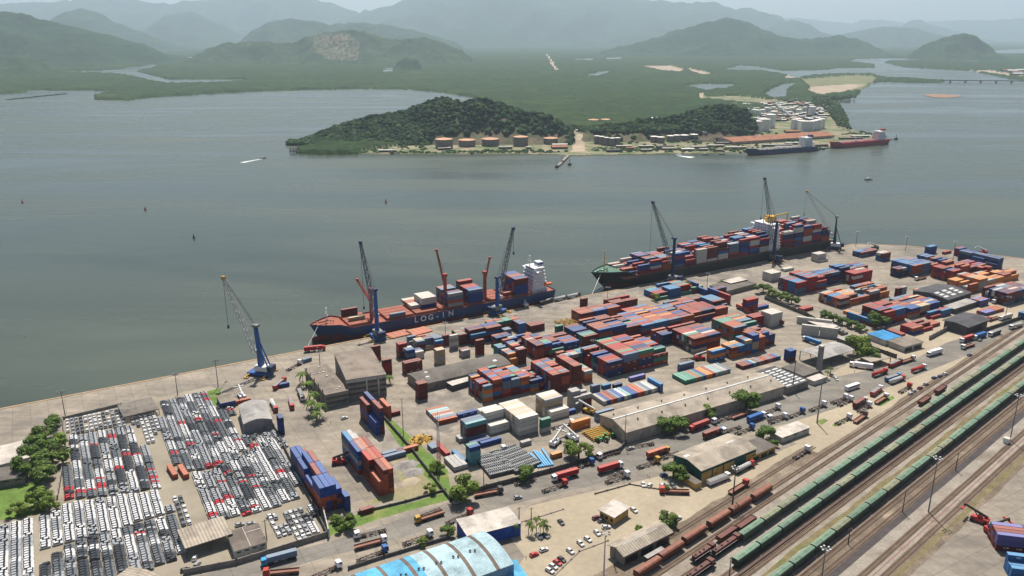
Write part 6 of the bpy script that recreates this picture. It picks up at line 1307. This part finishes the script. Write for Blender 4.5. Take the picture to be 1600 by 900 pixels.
for k in range(6):
    a = G(910 + k * 3, 676 + k * 2.2, 1.0); q = MB(); L = 20 - k; q.lattice((0, 0, 0), (L, 0, 0), 1.5, 1.2, 9, .28, k_yel); tag(q.build('crane_section', None, a, QA), 'yellow lattice boom section lying on the ground, %s of the pile' % ordn(k + 1), 'crane section', 'yellow crane sections')
for k in range(5):
    a = G(866 + k * 9, 502 - k * 1.6, .8); q = MB(); q.lattice((0, 0, 0), (16, 0, 0), 1.4, 1.4, 7, .3, k_yel); tag(q.build('crane_section', None, a, QA - 1.2), 'yellow lattice frame at the quay behind the red block, %s from left' % ordn(k + 1), 'crane section', 'yellow quay frames')
def heap(label, u, v, r, h, m, name='scrap_heap', cat='heap', seed=1, jag=.5):
    R = random.Random(seed); q = MB(); vs = [(0, 0, h)]; n = 18; rings = 5
    for j in range(1, rings + 1):
        for k in range(n):
            rr = r * j / rings * (1 + R.uniform(-.12, .12)); vs.append((rr * cos(2 * pi * k / n), rr * .7 * sin(2 * pi * k / n), max(0, h * (1 - j / rings) + R.uniform(-jag, jag) * h * .3 * (j < rings))))
    fs = [(0, 1 + k, 1 + (k + 1) % n) for k in range(n)]
    for j in range(rings - 1):
        for k in range(n): a = 1 + j * n; fs.append((a + k, a + n + k, a + n + (k + 1) % n, a + (k + 1) % n))
    q.add(vs, fs, m, True); return tag(q.build(name, None, G(u, v), QA), label, cat)
heap('yellow scrap metal heap beside the lattice mast', 657, 688, 7, 2.4, k_yel, seed=3, jag=1.6)
sh = [o for o in S.objects if o.name.startswith('scrap_heap')][0]; RR = random.Random(5); q = MB()
for k in range(70):
    a = RR.random() * 6.28; r = 6.5 * math.sqrt(RR.random()); c = Vector((r * cos(a), r * .7 * sin(a), 2.2 * (1 - r / 7) + .3)); d = Vector((RR.uniform(-1, 1), RR.uniform(-1, 1), RR.uniform(-.5, .7))).normalized() * RR.uniform(.6, 1.7)
    q.beam(c - d, c + d, RR.uniform(.15, .5), k_yel if RR.random() < .75 else g_dk)
so = q.build('scrap_piece', sh); so['kind'] = 'stuff'
m_hp = mat('gravel_heap', (.24, .225, .21), .95, .3, .4); heap('grey gravel heap right of the orange stacks, large', 634, 727, 7, 2.0, m_hp, 'gravel_heap', seed=4); heap('grey gravel heap lower right of the orange stacks, small', 645, 738, 6, 1.4, m_hp, 'gravel_heap', seed=5); heap('low tan gravel spread nearest the verge bushes', 642, 752, 5, .8, m_sandy, 'gravel_heap', seed=6)
m_tg = mat('tractor_green', (.04, .26, .07), .5, .1, 1)
for k, (u, v) in enumerate(((936, 690), (948, 689), (957, 683), (952, 676), (943, 684))):
    t = thing('tractor', 'green farm tractor parked by the gable, %s of the cluster' % ordn(k + 1), 'tractor', G(u, v), .5 + k * .7, 'green tractors'); q = MB(); q.b2(-.4, 2.2, -.5, .5, .9, 1.7, m_tg); q.b2(-1.6, -.3, -.8, .8, 1.0, 1.4, m_tg); q.build('hood', t); q = MB(); q.b2(-1.5, -.2, -.75, .75, 2.7, 2.85, m_tg)
    q.b2(-1.4, -.3, -.7, .7, 1.7, 2.7, m_gl); q.build('cab', t)
    for x, r in ((-1.1, .9), (1.7, .55)):
        for y in (-.95, .95): q = MB(); q.wheel((x, y, r), r, .45, m_ty, 10); q.build('wheel', t)
def person(u, v, label):
    t = thing('person', label, 'person', G(u, v), random.random() * 6)
    vs = [(0, 0, .92), (0, 0, 1.2), (0, 0, 1.42), (0, 0, 1.52), (0, 0, 1.68), (-.2, 0, 1.38), (-.26, 0, 1.1), (-.27, .05, .85), (.2, 0, 1.38), (.26, 0, 1.1), (.27, .05, .85), (-.1, 0, .88), (-.11, .04, .48), (-.12, 0, .06), (.1, 0, .88), (.11, .1, .48), (.12, .02, .06), (-.12, .14, .04), (.12, .16, .04)]
    es = [(0, 1), (1, 2), (2, 3), (3, 4), (2, 5), (5, 6), (6, 7), (2, 8), (8, 9), (9, 10), (0, 11), (11, 12), (12, 13), (0, 14), (14, 15), (15, 16), (13, 17), (16, 18)]
    rad = [.15, .15, .14, .06, .11, .07, .05, .04, .07, .05, .04, .09, .06, .045, .09, .06, .045, .04, .04]
    me = bpy.data.meshes.new('body'); me.from_pydata(vs, es, []); o = bpy.data.objects.new('body', me); COL.objects.link(o); o.parent = t
    sk = o.modifiers.new('s', 'SKIN'); sk.use_smooth_shade = True
    for i, r in enumerate(rad): me.skin_vertices[0].data[i].radius = (r, r * .8, )
    me.skin_vertices[0].data[0].use_root = True; o.modifiers.new('ss', 'SUBSURF').levels = 1; me.materials.append(mat('clothes_dark', (.05, .055, .08), .8, .2, 3))
for i, (u, v) in enumerate(((517, 662), (822, 874), (1011, 745), (1014, 747), (975, 755), (1335, 582), (1340, 606), (1321, 483))): person(u, v, 'person in dark clothes standing %s' % ('in front of the grey concrete block', 'on the asphalt near the bright red car', 'between trucks and low kerb, left of a pair', 'between trucks and low kerb, right of a pair', 'beside the low kerb wall', 'on the road before the gate canopy', 'on the road beside the bus', 'before the crimson stack')[i])
tag((lambda q: (q.box((0, 0, 1.4), (2.6, 2.6, 2.8), s_wht), q.box((0, 0, 2.95), (2.9, 2.9, .25), g_lt), q.build('signal_cabin', None, G(1572, 692), RA))[-1])(MB()), 'small white signal cabin beside the rails at the right edge', 'cabin')
# ================================================================== TREES
m_bark = mat('bark', (.12, .085, .06), .9, .3, 2)
LV = [mat('leaves_%s' % n_, c, .75, .35, .5, spot=tuple(x * .55 for x in c), spot_amt=.4, sscale=.35, spec=.25) for n_, c in (('mid', (.095, .165, .020)), ('deep', (.062, .115, .018)), ('fresh', (.155, .22, .028)))]
def crown_mesh(R, rad, h, lv, n, leaf):
    q = MB(); cl = []
    for k in range(11):
        a = R.random() * 6.28; rr = rad * math.sqrt(R.random()) * .78; cl.append((rr * cos(a), rr * sin(a), h * (.35 + .5 * R.random()) * (1.12 - .5 * rr / rad), rad * R.uniform(.26, .46)))
    for k in range(n):
        cx, cy, cz, cr = cl[R.randrange(len(cl))]; u = R.uniform(-1, 1); a = R.random() * 6.28; s = math.sqrt(1 - u * u); rr = cr * (R.random() ** .35)
        p = Vector((cx + rr * s * cos(a), cy + rr * s * sin(a), cz + rr * u * .75)); nrm = Vector((s * cos(a) + R.uniform(-.6, .6), s * sin(a) + R.uniform(-.6, .6), u + .4 + R.uniform(-.5, .5))).normalized()
        t1 = nrm.cross(Vector((R.uniform(-1, 1), R.uniform(-1, 1), .3))).normalized(); t2 = nrm.cross(t1); l = leaf * R.uniform(.6, 1.3)
        q.add([p - t1 * l, p - t2 * l * .6, p + t1 * l, p + t2 * l * .6], [(0, 1, 2, 3)], lv[0] if R.random() < .7 else lv[1])
    return q, cl
TP = {}
def tree(u, v, wpx, label, kind=0, group='trees of the terminal', hf=1.0):
    o = G(u, v); rad = wpx / 2 * (o - Vector((0, 0, HC))).length / F; R = random.Random(int(u * 7 + v)); vr = (R.randrange(3), kind)
    if vr not in TP:
        q, cl = crown_mesh(R, 5.0, 8.5, (LV[kind], LV[(kind + 1) % 3]), 2600, .42); b = MB()
        for k in range(6):
            a = Vector((0, 0, 5.5 * k / 6)); b.cyl((0, 0, 5.0 * k / 6), .42 - .04 * k, 5.0 / 6 + .02, m_bark, 8, .38 - .04 * k)
        for c in cl: b.beam((0, 0, 3.0 + R.random() * 2), (c[0] * .8, c[1] * .8, c[2]), .24, m_bark, .07)
        t = thing('tree', label, 'tree', o, 0, group); q.build('crown', t); b.build('trunk', t); TP[vr] = t; n_ = t
    else: n_ = dup(TP[vr], o, 0, label, group)
    n_.location = o; n_.rotation_euler = (0, 0, R.random() * 6.28); s = rad / 5.0 * 1.08; n_.scale = (s, s, s * hf * .9); return n_
for a in ((88, 668, 26, 'green tree nearest the quay left of the car lot'), (72, 690, 36, 'second tree from the quay left of the car lot', 1), (92, 702, 30, 'tree touching the car lot upper left edge', 2), (60, 714, 42, 'broad tree in the middle of the clump left of the car lot'), (84, 728, 40, 'dark tree beside the car lot left edge', 1), (50, 742, 44, 'wide tree at the left side of the clump'), (76, 752, 40, 'lowest large tree of the clump left of the car lot', 1), (62, 790, 34, 'low bush on the left grass patch', 2), (78, 796, 26, 'small bush beside the grass patch and cars', 2), (28, 806, 24, 'thin bush at the lower end of the grass patch', 2),
          (722, 778, 50, 'broad tree at the corner of the brown wall and grass verge', 2), (818, 750, 34, 'open crowned tree in front of the steel frame grids', 0), (904, 716, 42, 'tree leaning over the wall beside the orange box', 2), (1036, 678, 36, 'left tree of the pair before the long warehouse', 0), (1056, 673, 38, 'right tree of the pair before the long warehouse', 0), (1108, 652, 30, 'round tree alone before the long warehouse', 2), (1165, 641, 42, 'wide tree near the right end of the long warehouse', 0), (1052, 748, 34, 'dark bushy tree at the left end of the green shed', 1), (1066, 752, 24, 'small dark tree touching the ochre lean-to', 1), (1041, 822, 32, 'round tree above the grey gabled shed', 1), (998, 832, 16, 'small bush above the grey gabled shed', 2),
          (1192, 686, 32, 'tree beside the pale hut', 0), (1209, 698, 15, 'small round tree left of the pale hut', 1), (540, 826, 34, 'tree at the near end of the blue stacks', 1), (524, 818, 18, 'bush left of the tree at the blue stacks', 2), (682, 738, 24, 'bush beside the lattice mast', 2), (672, 770, 20, 'dry bush in the verge corner', 2), (700, 838, 24, 'bush left of the blue trimmed roof', 0), (660, 852, 18, 'thin bush at the lower wall', 2), (1345, 556, 42, 'large tree between the arched canopy and gate', 2), (1330, 540, 22, 'lighter tree behind the large gate tree', 2), (1360, 562, 26, 'tree right of the large gate tree', 0),
          (1192, 458, 24, 'first tree of the avenue, nearest the ships', 0), (1206, 464, 18, 'second tree of the avenue', 2), (1220, 470, 22, 'third tree of the avenue', 0), (1236, 476, 22, 'fourth tree of the avenue', 1), (1288, 497, 18, 'fifth tree of the avenue, after the gap', 1), (1302, 502, 18, 'sixth tree of the avenue', 0), (1316, 507, 18, 'seventh tree of the avenue', 1), (1330, 512, 18, 'eighth tree of the avenue', 0), (1345, 518, 18, 'last tree of the avenue', 1), (1374, 510, 34, 'dark tree between orange row and azure row', 1), (1385, 500, 20, 'small tree beside the red and blue block', 1),
          (1130, 447, 14, 'green bush beside the quay upper block', 2), (1075, 452, 18, 'low weeds bush on the quay by the black ship', 2), (1025, 470, 16, 'low bush left of upper quay block', 2), (770, 606, 10, 'tiny bush', 2)):
    if a[3] == 'tiny bush': continue
    tree(*a)
def palm(u, v, h, r, label):
    o = G(u, v); t = thing('palm_tree', label, 'palm', o, 0, 'palms of the terminal'); R = random.Random(int(u * 3 + v)); q = MB(); p = Vector((0, 0, 0)); dx = R.uniform(-.06, .06) * h
    for k in range(8): n_ = Vector((dx * ((k + 1) / 8) ** 2, 0, h * (k + 1) / 8)); q.beam(p, n_, .34 - .02 * k, m_bark, .32 - .02 * k); p = n_
    q.build('trunk', t); q = MB()
    for f in range(17):
        a = f * 2.4; el = R.uniform(-.15, 1.0); pr = p; w_ = .1
        for k in range(6):
            s = (k + 1) / 6; nx_ = p + Vector((cos(a) * r * s * cos(el * (1 - s * .6)), sin(a) * r * s * cos(el * (1 - s * .6)), r * (sin(el) * s - .85 * s * s))); sd_ = Vector((-sin(a), cos(a), 0)) * (r * .16 * (1 - abs(s - .45)))
            q.add([pr - sd_ * .9, pr + Vector((0, 0, .12)), nx_ + Vector((0, 0, .12)), nx_ - sd_ - Vector((0, 0, .2)), pr + sd_ * .9, nx_ + sd_ - Vector((0, 0, .2))], [(0, 1, 2, 3), (1, 4, 5, 2)], LV[0] if f % 3 else LV[2]); pr = nx_
    q.build('crown', t)
for i, a in enumerate(((474, 604, 9, 4.2, 'beside the concrete annex, nearest the quay'), (483, 622, 10, 4.5, 'beside the concrete annex, second from the quay'), (492, 636, 9, 4.4, 'beside the concrete annex, third from the quay'), (487, 648, 8, 4.4, 'at the left corner of the concrete annex'), (500, 653, 8, 4.6, 'lowest of the annex clump'), (494, 660, 6, 4.0, 'short, at the truck lane edge'), (608, 600, 5, 3.6, 'short, at the right side of the tall concrete block'))): palm(*a[:4], 'palm tree ' + a[4])
for i, (u, v, h) in enumerate(((826, 834, 6), (831, 838, 5), (838, 830, 6.5), (844, 836, 5.5), (849, 832, 6), (855, 834, 4), (806, 838, 6), (1292, 592, 5), (1297, 586, 5), (1040, 768, 3))): palm(u, v, h, 2.0, '%s palm %s' % (('tall', 'small')[h < 6], ('at the left of the car park clump', 'low in the car park clump', 'highest of the car park clump', 'in the middle of the car park clump', 'right of centre in the car park clump', 'rightmost in the car park clump', 'in the shade of the blue trimmed building', 'beside the pale huts', 'right of the pale huts', 'at the low kerb wall')[i]))
# ================================================================== ISLAND: wooded hills, tanks, sheds
IC = []
def icos():
    t = (1 + 5 ** .5) / 2; v = [Vector(p).normalized() for p in ((-1, t, 0), (1, t, 0), (-1, -t, 0), (1, -t, 0), (0, -1, t), (0, 1, t), (0, -1, -t), (0, 1, -t), (t, 0, -1), (t, 0, 1), (-t, 0, -1), (-t, 0, 1))]
    f = [(0, 11, 5), (0, 5, 1), (0, 1, 7), (0, 7, 10), (0, 10, 11), (1, 5, 9), (5, 11, 4), (11, 10, 2), (10, 7, 6), (7, 1, 8), (3, 9, 4), (3, 4, 2), (3, 2, 6), (3, 6, 8), (3, 8, 9), (4, 9, 5), (2, 4, 11), (6, 2, 10), (8, 6, 7), (9, 8, 1)]
    nf = []; mid = {}
    def m_(a, b):
        k = (min(a, b), max(a, b))
        if k not in mid: v.append(((v[a] + v[b]) / 2).normalized()); mid[k] = len(v) - 1
        return mid[k]
    for a, b, c in f: x, y, z = m_(a, b), m_(b, c), m_(c, a); nf += [(a, x, z), (b, y, x), (c, z, y), (x, y, z)]
    return v, nf
IV, IF = icos()
def blobs(name, pts, r0, r1, mats, seed, label):
    R = random.Random(seed); q = MB()
    for p in pts:
        r = R.uniform(r0, r1); ox = R.random() * 50; m = mats[0] if R.random() < .55 else mats[R.randrange(len(mats))]
        vs = [(p[0] + v.x * r * (1 + .45 * noise.noise(v * 1.7 + Vector((ox, 0, 0)))), p[1] + v.y * r * (1 + .45 * noise.noise(v * 1.7 + Vector((0, ox, 0)))), p[2] + v.z * r * .85 * (1 + .5 * noise.noise(v * 1.9 + Vector((0, 0, ox))))) for v in IV]
        q.add(vs, IF, m, False)
    o = q.build(name); o['kind'] = 'stuff'; o['label'] = label; o['category'] = 'wood'; return o
iw = [mat('wood_' + n_, c, .9, .35, .08, spec=.1, fine=.4) for n_, c in (('deep', (.020, .045, .016)), ('mid', (.034, .066, .020)), ('dark', (.014, .034, .014)), ('pale', (.055, .085, .025)))]
m_scrub = mat('dry_scrub', (.060, .068, .030), .95, .35, .03, world=True, spot=(.125, .095, .065), spot_amt=.5, sscale=.02, fine=.4)
def island(P, Y, wf, wb, seed, step, name, z0=WZ + .5, skip=None, n=30):
    o = ridge(name, P, Y, wf, wb, m_scrub, 10, 60, step, n, z0, 1.0, True); R = random.Random(seed); pts = []
    V = o.data.vertices; ny = n + 1
    for i, v in enumerate(V):
        if v.co.z < z0 - .5 and not (v.co.z > z0 - 3 and pxof(v.co)[0] < 480): continue
        for rpt in range(1):
            p = v.co + Vector((R.uniform(-6, 6), R.uniform(-5, 5), 1.0))
            if skip and skip(p, R): continue
            pts.append(p)
    return o, pts
ys = G(700, 236, WZ).y
def sk1(p, R):
    u, v = pxof(p)
    if (672 < u < 885 and v > 209) or u > 893: return True
    return (u > 712 and v > 172 + (u - 720) * .08 and v < 222 and u < 900 and not (u > 735 and u < 752 and v < 195)) and R.random() < .6 or (u > 690 and v > 205 and R.random() < .4)
o, pts = island([(458, 240), (468, 232), (485, 218), (510, 206), (530, 199), (555, 192), (580, 184), (610, 180), (640, 174), (655, 166), (685, 157), (700, 156), (720, 163), (745, 157), (760, 157), (775, 162), (800, 170), (820, 177), (845, 181), (870, 188), (890, 206), (900, 222)], ys + 205, 130, 190, 1, 3.0, 'island_hill', skip=sk1, n=34)
blobs('island_wood', pts, 4.5, 8.0, iw, 2, 'dense dark wood covering the island hill behind the rusty tanks')
def sk2(p, R):
    u, v = pxof(p); return v > 207 and R.random() < .97 or (u < 925 and v > 200)
o, pts = island([(905, 222), (915, 208), (930, 200), (950, 197), (980, 195), (1000, 190), (1030, 188), (1060, 183), (1090, 174), (1110, 168), (1135, 166), (1160, 172), (1172, 184), (1180, 200)], ys + 235, 120, 150, 4, 3.2, 'island_hill', skip=sk2, n=26)
blobs('island_wood', pts, 4.0, 7.5, iw, 5, 'dense dark wood on the second island hill behind the white tanks')
R = random.Random(9); pts = []
while len(pts) < 1300:
    u, v = R.uniform(880, 1340), R.uniform(150, 216)
    if (v > 196 or u > 1270) and inpoly(u, v, MAIN) and not any(inpoly(u, v, P) for P in DIRT + PONDS + SANDS + FIELDS): p = G(u, v, WZ + 8.5); pts.append(p)
for P in ([(1296, 158), (1322, 180), (1326, 197), (1337, 206), (1386, 215)], [(465, 239), (560, 240), (700, 240), (870, 240)], [(1255, 146), (1300, 157), (1337, 152), (1345, 141)], [(1310, 213), (1340, 210), (1380, 214)], [(700, 238), (800, 239), (870, 239)], [(960, 236), (1000, 237), (1100, 236), (1165, 236)]):
    for (a, b), (c, d) in zip(P, P[1:]):
        n_ = int(hypot(c - a, d - b) / 1.6)
        for k in range(n_): 
            if R.random() < .45: pts.append(G(a + (c - a) * k / n_ + R.uniform(-2, 0), b + (d - b) * k / n_ - R.uniform(.5, 2), WZ + 1.0))
for k in range(1500):
    u, v = R.uniform(560, 1290), R.uniform(206, 238)
    if inpoly(u, v, DIRT[0]) and not (668 < u < 885 and 210 < v < 235) and not 886 < u < 926 and not (u > 925 and v < 231 and R.random() < .8): pts.append(G(u, v, WZ + 1.5))
blobs('shore_trees', pts, 2.2, 4.6, [iw[1], iw[3], iw[0], iw[1]], 11, 'loose trees and mangrove crowns on the flats around the island tanks')
# cut slopes on the quarry hill
# tanks
tk_g = mat('tank_grey', (.22, .20, .19), .7, .2, .1, spot=(.25, .12, .07), sscale=.06); tk_r = mat('tank_rust_roof', (.50, .27, .16), .7, .2, .1); tk_w = mat('tank_white', (.72, .71, .69), .6, .1, .1, spot=(.45, .33, .25), spot_amt=.2, sscale=.05); tk_t = mat('tank_white_roof', (.74, .70, .66), .6, .1, .1)
def tank(u, vb, wpx, hpx, mw_, mr_, label, grp):
    o = G(u, vb, WZ + 1.4); dist = (o - Vector((0, 0, HC))).length; r = wpx / 2 * dist / F; h = hpx * dist / F * 1.0; o += Vector((0, r * .9, 0)); t = thing('storage_tank', label, 'tank', o, 0, grp)
    q = MB(); q.cyl((0, 0, 0), r, h, mw_, 24); q.cyl((0, 0, h * .5), r + .12, .3, mw_, 24); q.build('shell', t); q = MB(); q.cyl((0, 0, h + .01), r + .15, r * .16, mr_, 24, .4); q.build('roof', t)
    q = MB(); q.beam((-r - .3, 0, 0), (-r * .2, -r - .5, h), .5, g_lt); q.build('stairs', t)
for i, (u, v, w_, h) in enumerate(((693, 233, 27, 14), (729, 230, 26, 10), (766, 229, 27, 10.5), (813.6, 229, 23, 14), (860.6, 226, 22, 9))): tank(u, v, w_, h, tk_g, tk_r, '%s rusty roofed grey tank from the left below the island hill' % ordn(i + 1), 'rusty roofed tanks')
for i, (u, v, w_, h) in enumerate(((933, 225, 9, 12), (940.3, 226, 9, 12), (948, 227.5, 9, 12), (956.7, 228.5, 9, 12), (965, 228, 9, 12), (1022.6, 223, 12, 9), (1033, 224, 12, 9), (1048.7, 222, 12, 9), (1057.6, 222, 11, 10), (1070, 221, 13, 9), (1085, 221, 12, 10), (928, 193, 17, 5), (948, 192, 17, 4.5))): tank(u, v, w_, h, tk_g, tk_r if i > 10 else tk_t, 'grey tank %s from the left in the row right of the white ramp' % ordn(i + 1) if i < 11 else 'low pale roofed tank behind the second hill, %s' % ('left', 'right')[i - 11], 'grey tanks')
WT = [(1100, 219, 13, 13), (1115, 218, 12, 15), (1124.5, 216, 12, 15), (1134, 209, 13, 13), (1140, 214, 13, 12), (1152.8, 214, 14, 15), (1170, 207, 9, 13), (1184, 208, 14, 17), (1191, 205, 14, 17), (1197, 205, 13, 17), (1205, 200, 14, 19), (1242, 202, 10, 14), (1249, 200, 10, 13), (1251, 203, 10, 13), (1257, 205, 10, 14), (1262.6, 205, 10, 14), (1268, 205, 10, 14), (1273, 204, 10, 14), (1278.5, 203, 10, 14), (1284.4, 201.5, 10, 14),
      (1178.6, 181, 8, 9), (1185, 182, 8, 9), (1199, 177, 8, 8), (1209.4, 174, 7, 6), (1210.5, 183, 11, 8), (1220, 174, 8, 6), (1229.6, 175, 7, 5), (1239, 174, 7, 5), (1249, 179, 8, 7), (1258, 174, 7, 6), (1192, 180, 8, 8), (1168, 176, 7, 6), (1270, 180, 10, 12), (1025, 190, 17, 5)]
for i, (u, v, w_, h) in enumerate(WT): tank(u, v, w_, h, tk_w, tk_t, 'white storage tank, %s counting from the left' % ordn(i + 1) + (' in the row above the blue tanker' if i < 11 else ' in the drum cluster behind the red roof' if i < 20 else ' among the small far tanks'), 'white storage tanks')
hall('long rust red tiled roof warehouse on the island behind the tankers', (1146, 222), (1304, 211.5), (1139, 214.5), 7 + WZ, 'gable', r_tile, g_tan, 5.0, over=1.0)
def hut(u, v, L, W, h, m, label, grp='island sheds', rz=0.1):
    t = thing('shed', label, 'shed', G(u, v, WZ + 1.4), rz, grp); q = MB(); q.b2(-L / 2, L / 2, 0, W, 0, h, g_dk); q.build('wall', t); q = MB(); q.loft([(-.4, h), (W / 2, h + W * .15), (W + .4, h)], -L / 2 - .4, L / 2 + .4, m, 'x'); q.build('roof', t)
for i, (u, v, L, W, m) in enumerate(((605, 238, 32, 8, r_pale), (690, 235, 14, 8, r_brn), (700, 234, 10, 6, r_pale), (790, 233, 26, 8, r_grey), (826, 233, 10, 6, r_pale), (875, 233, 30, 18, r_tile), (875, 229, 30, 10, r_pale), (905, 206, 12, 8, r_lit), (958, 238, 24, 10, r_slate), (975, 231, 30, 6, r_pale), (1010, 231, 30, 6, r_pale), (1040, 232, 34, 9, r_slate), (1046, 235, 26, 10, r_tan), (1075, 236, 24, 9, r_lit), (1092, 232, 30, 6, r_pale), (1118, 230, 34, 6, r_pale), (1100, 236, 16, 8, r_grey), (1130, 226, 26, 7, r_brn), (1010, 237, 20, 7, r_grey), (1150, 233, 40, 6, r_pale), (1215, 229, 60, 5, r_pale), (1250, 226, 60, 5, r_lit), (1230, 232, 50, 6, r_grey), (1275, 229, 50, 8, r_tan), (1330, 218, 50, 6, r_brn), (1345, 215, 40, 6, r_lit), (1240, 208, 34, 14, r_tile), (985, 234, 16, 8, r_tile), (1125, 237, 14, 6, r_tan))):
    hut(u, v, L, W, 4.0, m, '%s roofed shed on the island shore, %s counting from the left' % ({'pale_roof': 'pale', 'weathered_roof': 'brown', 'grey_roof': 'grey', 'tile_roof': 'rusty', 'skylight_sheet': 'white', 'slate_roof': 'dark', 'beige_roof': 'beige'}.get(m.name, 'pale'), ordn(i + 1)))
R = random.Random(21); hp = []; tries = 0
while len(hp) < 150 and tries < 4000:
    tries += 1; u, v = R.uniform(1055, 1292), R.uniform(157, 190)
    if v < 170 - (u - 1055) * .07 or (u < 1160 and v > 166): continue
    if all(hypot(u - a, (v - b) * 2.5) > 4.2 for a, b in hp): hp.append((u, v))
cn = {}
for i, (u, v) in enumerate(sorted(hp)):
    m, nm = R.choice(((r_lit, 'white'), (r_lit, 'white'), (r_pale, 'pale'), (r_grey, 'grey'), (r_slate, 'dark'), (r_tile, 'rusty')))
    cn[nm] = cn.get(nm, 0) + 1
    hut(u, v, R.uniform(9, 24), R.uniform(7, 12), R.uniform(3, 6), m, '%s %s roofed small building from the left in the industrial estate behind the white tanks' % (ordn(cn[nm]), nm), 'estate buildings', R.choice((0.1, .5, -.2)))
# jetties
def jetty(label, pts, w_, z=WZ + 2.2):
    t = thing('jetty', label, 'jetty', G(*pts[0], 0)); o = t.location; q = MB(); L_ = []
    for a, b in zip(pts, pts[1:]):
        a, b = G(*a, WZ) - o, G(*b, WZ) - o; a.z = b.z = z; d = (b - a).normalized(); n_ = Vector((-d.y, d.x, 0)) * w_ / 2; q.add([a + n_, a - n_, b - n_, b + n_] + [p - Vector((0, 0, 1)) for p in (a + n_, a - n_, b - n_, b + n_)], [(0, 1, 2, 3), (4, 5, 1, 0), (5, 6, 2, 1), (6, 7, 3, 2), (7, 4, 0, 3)], g_grey)
        k_ = max(2, int((b - a).length / 9)); L_ += [a.lerp(b, k / k_) for k in range(k_ + 1)]
    q.build('deck', t)
    for p in L_[:40]: q = MB(); q.cyl((p.x, p.y, WZ - 1), .6, z - WZ, g_dk, 6); q.build('pile', t)
jetty('short dark jetty with dolphins jutting from the white ramp', [(888, 244), (872, 260)], 5); jetty('tanker jetty platform between the blue and red tankers', [(1165, 238), (1240, 234.5), (1305, 231)], 7); jetty('thin jetty beyond the red tanker bow', [(1386, 219), (1402, 217.5)], 3)
for i, (u, v) in enumerate(((870, 262), (890, 258), (1400, 218), (878, 254))):
    q = MB(); q.box((0, 0, 1.5), (6, 5, 4), g_dk); q.cyl((0, 0, 3.5), .5, 7, g_dk, 6); tag(q.build('mooring_dolphin', None, G(u, v, WZ)), 'dark mooring dolphin %s' % ('at the tip of the short jetty', 'right beside the short jetty', 'at the end of the thin jetty by the red tanker', 'midway along the short jetty'))  if False else tag(q.build('mooring_dolphin', None, G(u, v, WZ)), 'dark mooring dolphin %s' % ('at the tip of the short jetty', 'right beside the short jetty', 'at the end of the thin jetty by the red tanker', 'midway along the short jetty')[i], 'dolphin', 'mooring dolphins')
t = thing('pump_platform', 'dark boxy platform on piles at the left tip of the island', 'platform', G(458, 239, WZ)); q = MB(); q.b2(-7, 6, 0, 8, 2.5, 4, g_dk); q.b2(-5, 5, 1, 7, 8, 9, g_dk); q.build('deck', t)
for x in (-6, 0, 5):
    for y in (1, 7): q = MB(); q.beam((x, y, -1), (x, y, 9), .8, g_dk); q.build('pile', t)
# distant bridge
t = thing('bridge', 'long low concrete railway bridge crossing the river at the right edge', 'bridge', G(1468, 129, WZ)); a = Vector((0, 0, 10)); b = G(1760, 131.5, WZ) - G(1468, 129, WZ) + Vector((0, 0, 10)); q = MB(); q.beam(a, b, 4.5, g_grey); q.build('deck', t)
for k in range(12): p = a.lerp(b, (k + .7) / 12); q = MB(); q.beam((p.x, p.y, -2), (p.x, p.y, 9), 6, g_dk); q.build('pier', t)
for i, (u, v) in enumerate(((1583, 113), (1590, 115), (1597, 112), (1575, 112), (1592, 118))): hut(u, v, 60, 30, 10, r_lit if i % 2 == 0 else r_tile, 'distant large shed at the right edge beyond the bridge, %s' % ordn(i + 1), 'distant sheds')
for i, (u, v) in enumerate(((455, 85), (464, 82), (330, 97), (350, 97), (445, 98), (300, 93), (85, 86), (1382, 77), (560, 92))): hut(u, v, 60, 30, 14, r_lit if i % 2 == 0 else r_tan, 'tiny pale building at the foot of the far hills, %s from left' % ordn(i + 1), 'far buildings')
# ================================================================== place the collected containers and cars
CONT.sort(key=lambda r: (r[0], r[1])); NC = 300
seen = {}
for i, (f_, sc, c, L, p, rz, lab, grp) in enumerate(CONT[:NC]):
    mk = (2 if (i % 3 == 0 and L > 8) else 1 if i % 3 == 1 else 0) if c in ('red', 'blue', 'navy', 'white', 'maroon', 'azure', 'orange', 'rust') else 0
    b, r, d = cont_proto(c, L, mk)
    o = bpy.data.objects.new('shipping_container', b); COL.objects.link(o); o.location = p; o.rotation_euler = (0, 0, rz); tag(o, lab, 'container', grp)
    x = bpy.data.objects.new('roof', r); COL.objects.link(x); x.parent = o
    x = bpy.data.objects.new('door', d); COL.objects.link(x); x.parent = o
q = MB()
for i, (f_, sc, c, L, p, rz, lab, grp) in enumerate(CONT[NC:]): cont_geo(q, c, L, False, *p, rz)
o = q.build('stacked_containers'); o['kind'] = 'stuff'; o['label'] = 'many smaller stacked shipping containers farther off in the terminal and on the ships'; o['category'] = 'containers'
CARS.sort(key=lambda r: (r[0], r[1])); NCAR = 300
for i, (f_, d, c, p, rz, lab) in enumerate(CARS[:NCAR]): car_obj(c, p, rz, lab, f_ == 0, 'parked cars')
q = MB()
for f_, d, c, p, rz, lab in CARS[NCAR:]:
    r, s_ = cos(rz), sin(rz); T = lambda vs: [(p.x + a * r - b * s_, p.y + a * s_ + b * r, p.z + k) for a, b, k in vs]
    car_body(q, c, T, False); car_glass(q, T)
o = q.build('lot_cars'); o['kind'] = 'stuff'; o['label'] = 'rows of new cars packed farther back in the car lot'; o['category'] = 'cars'
print('COUNTS containers', len(CONT), 'cars', len(CARS))
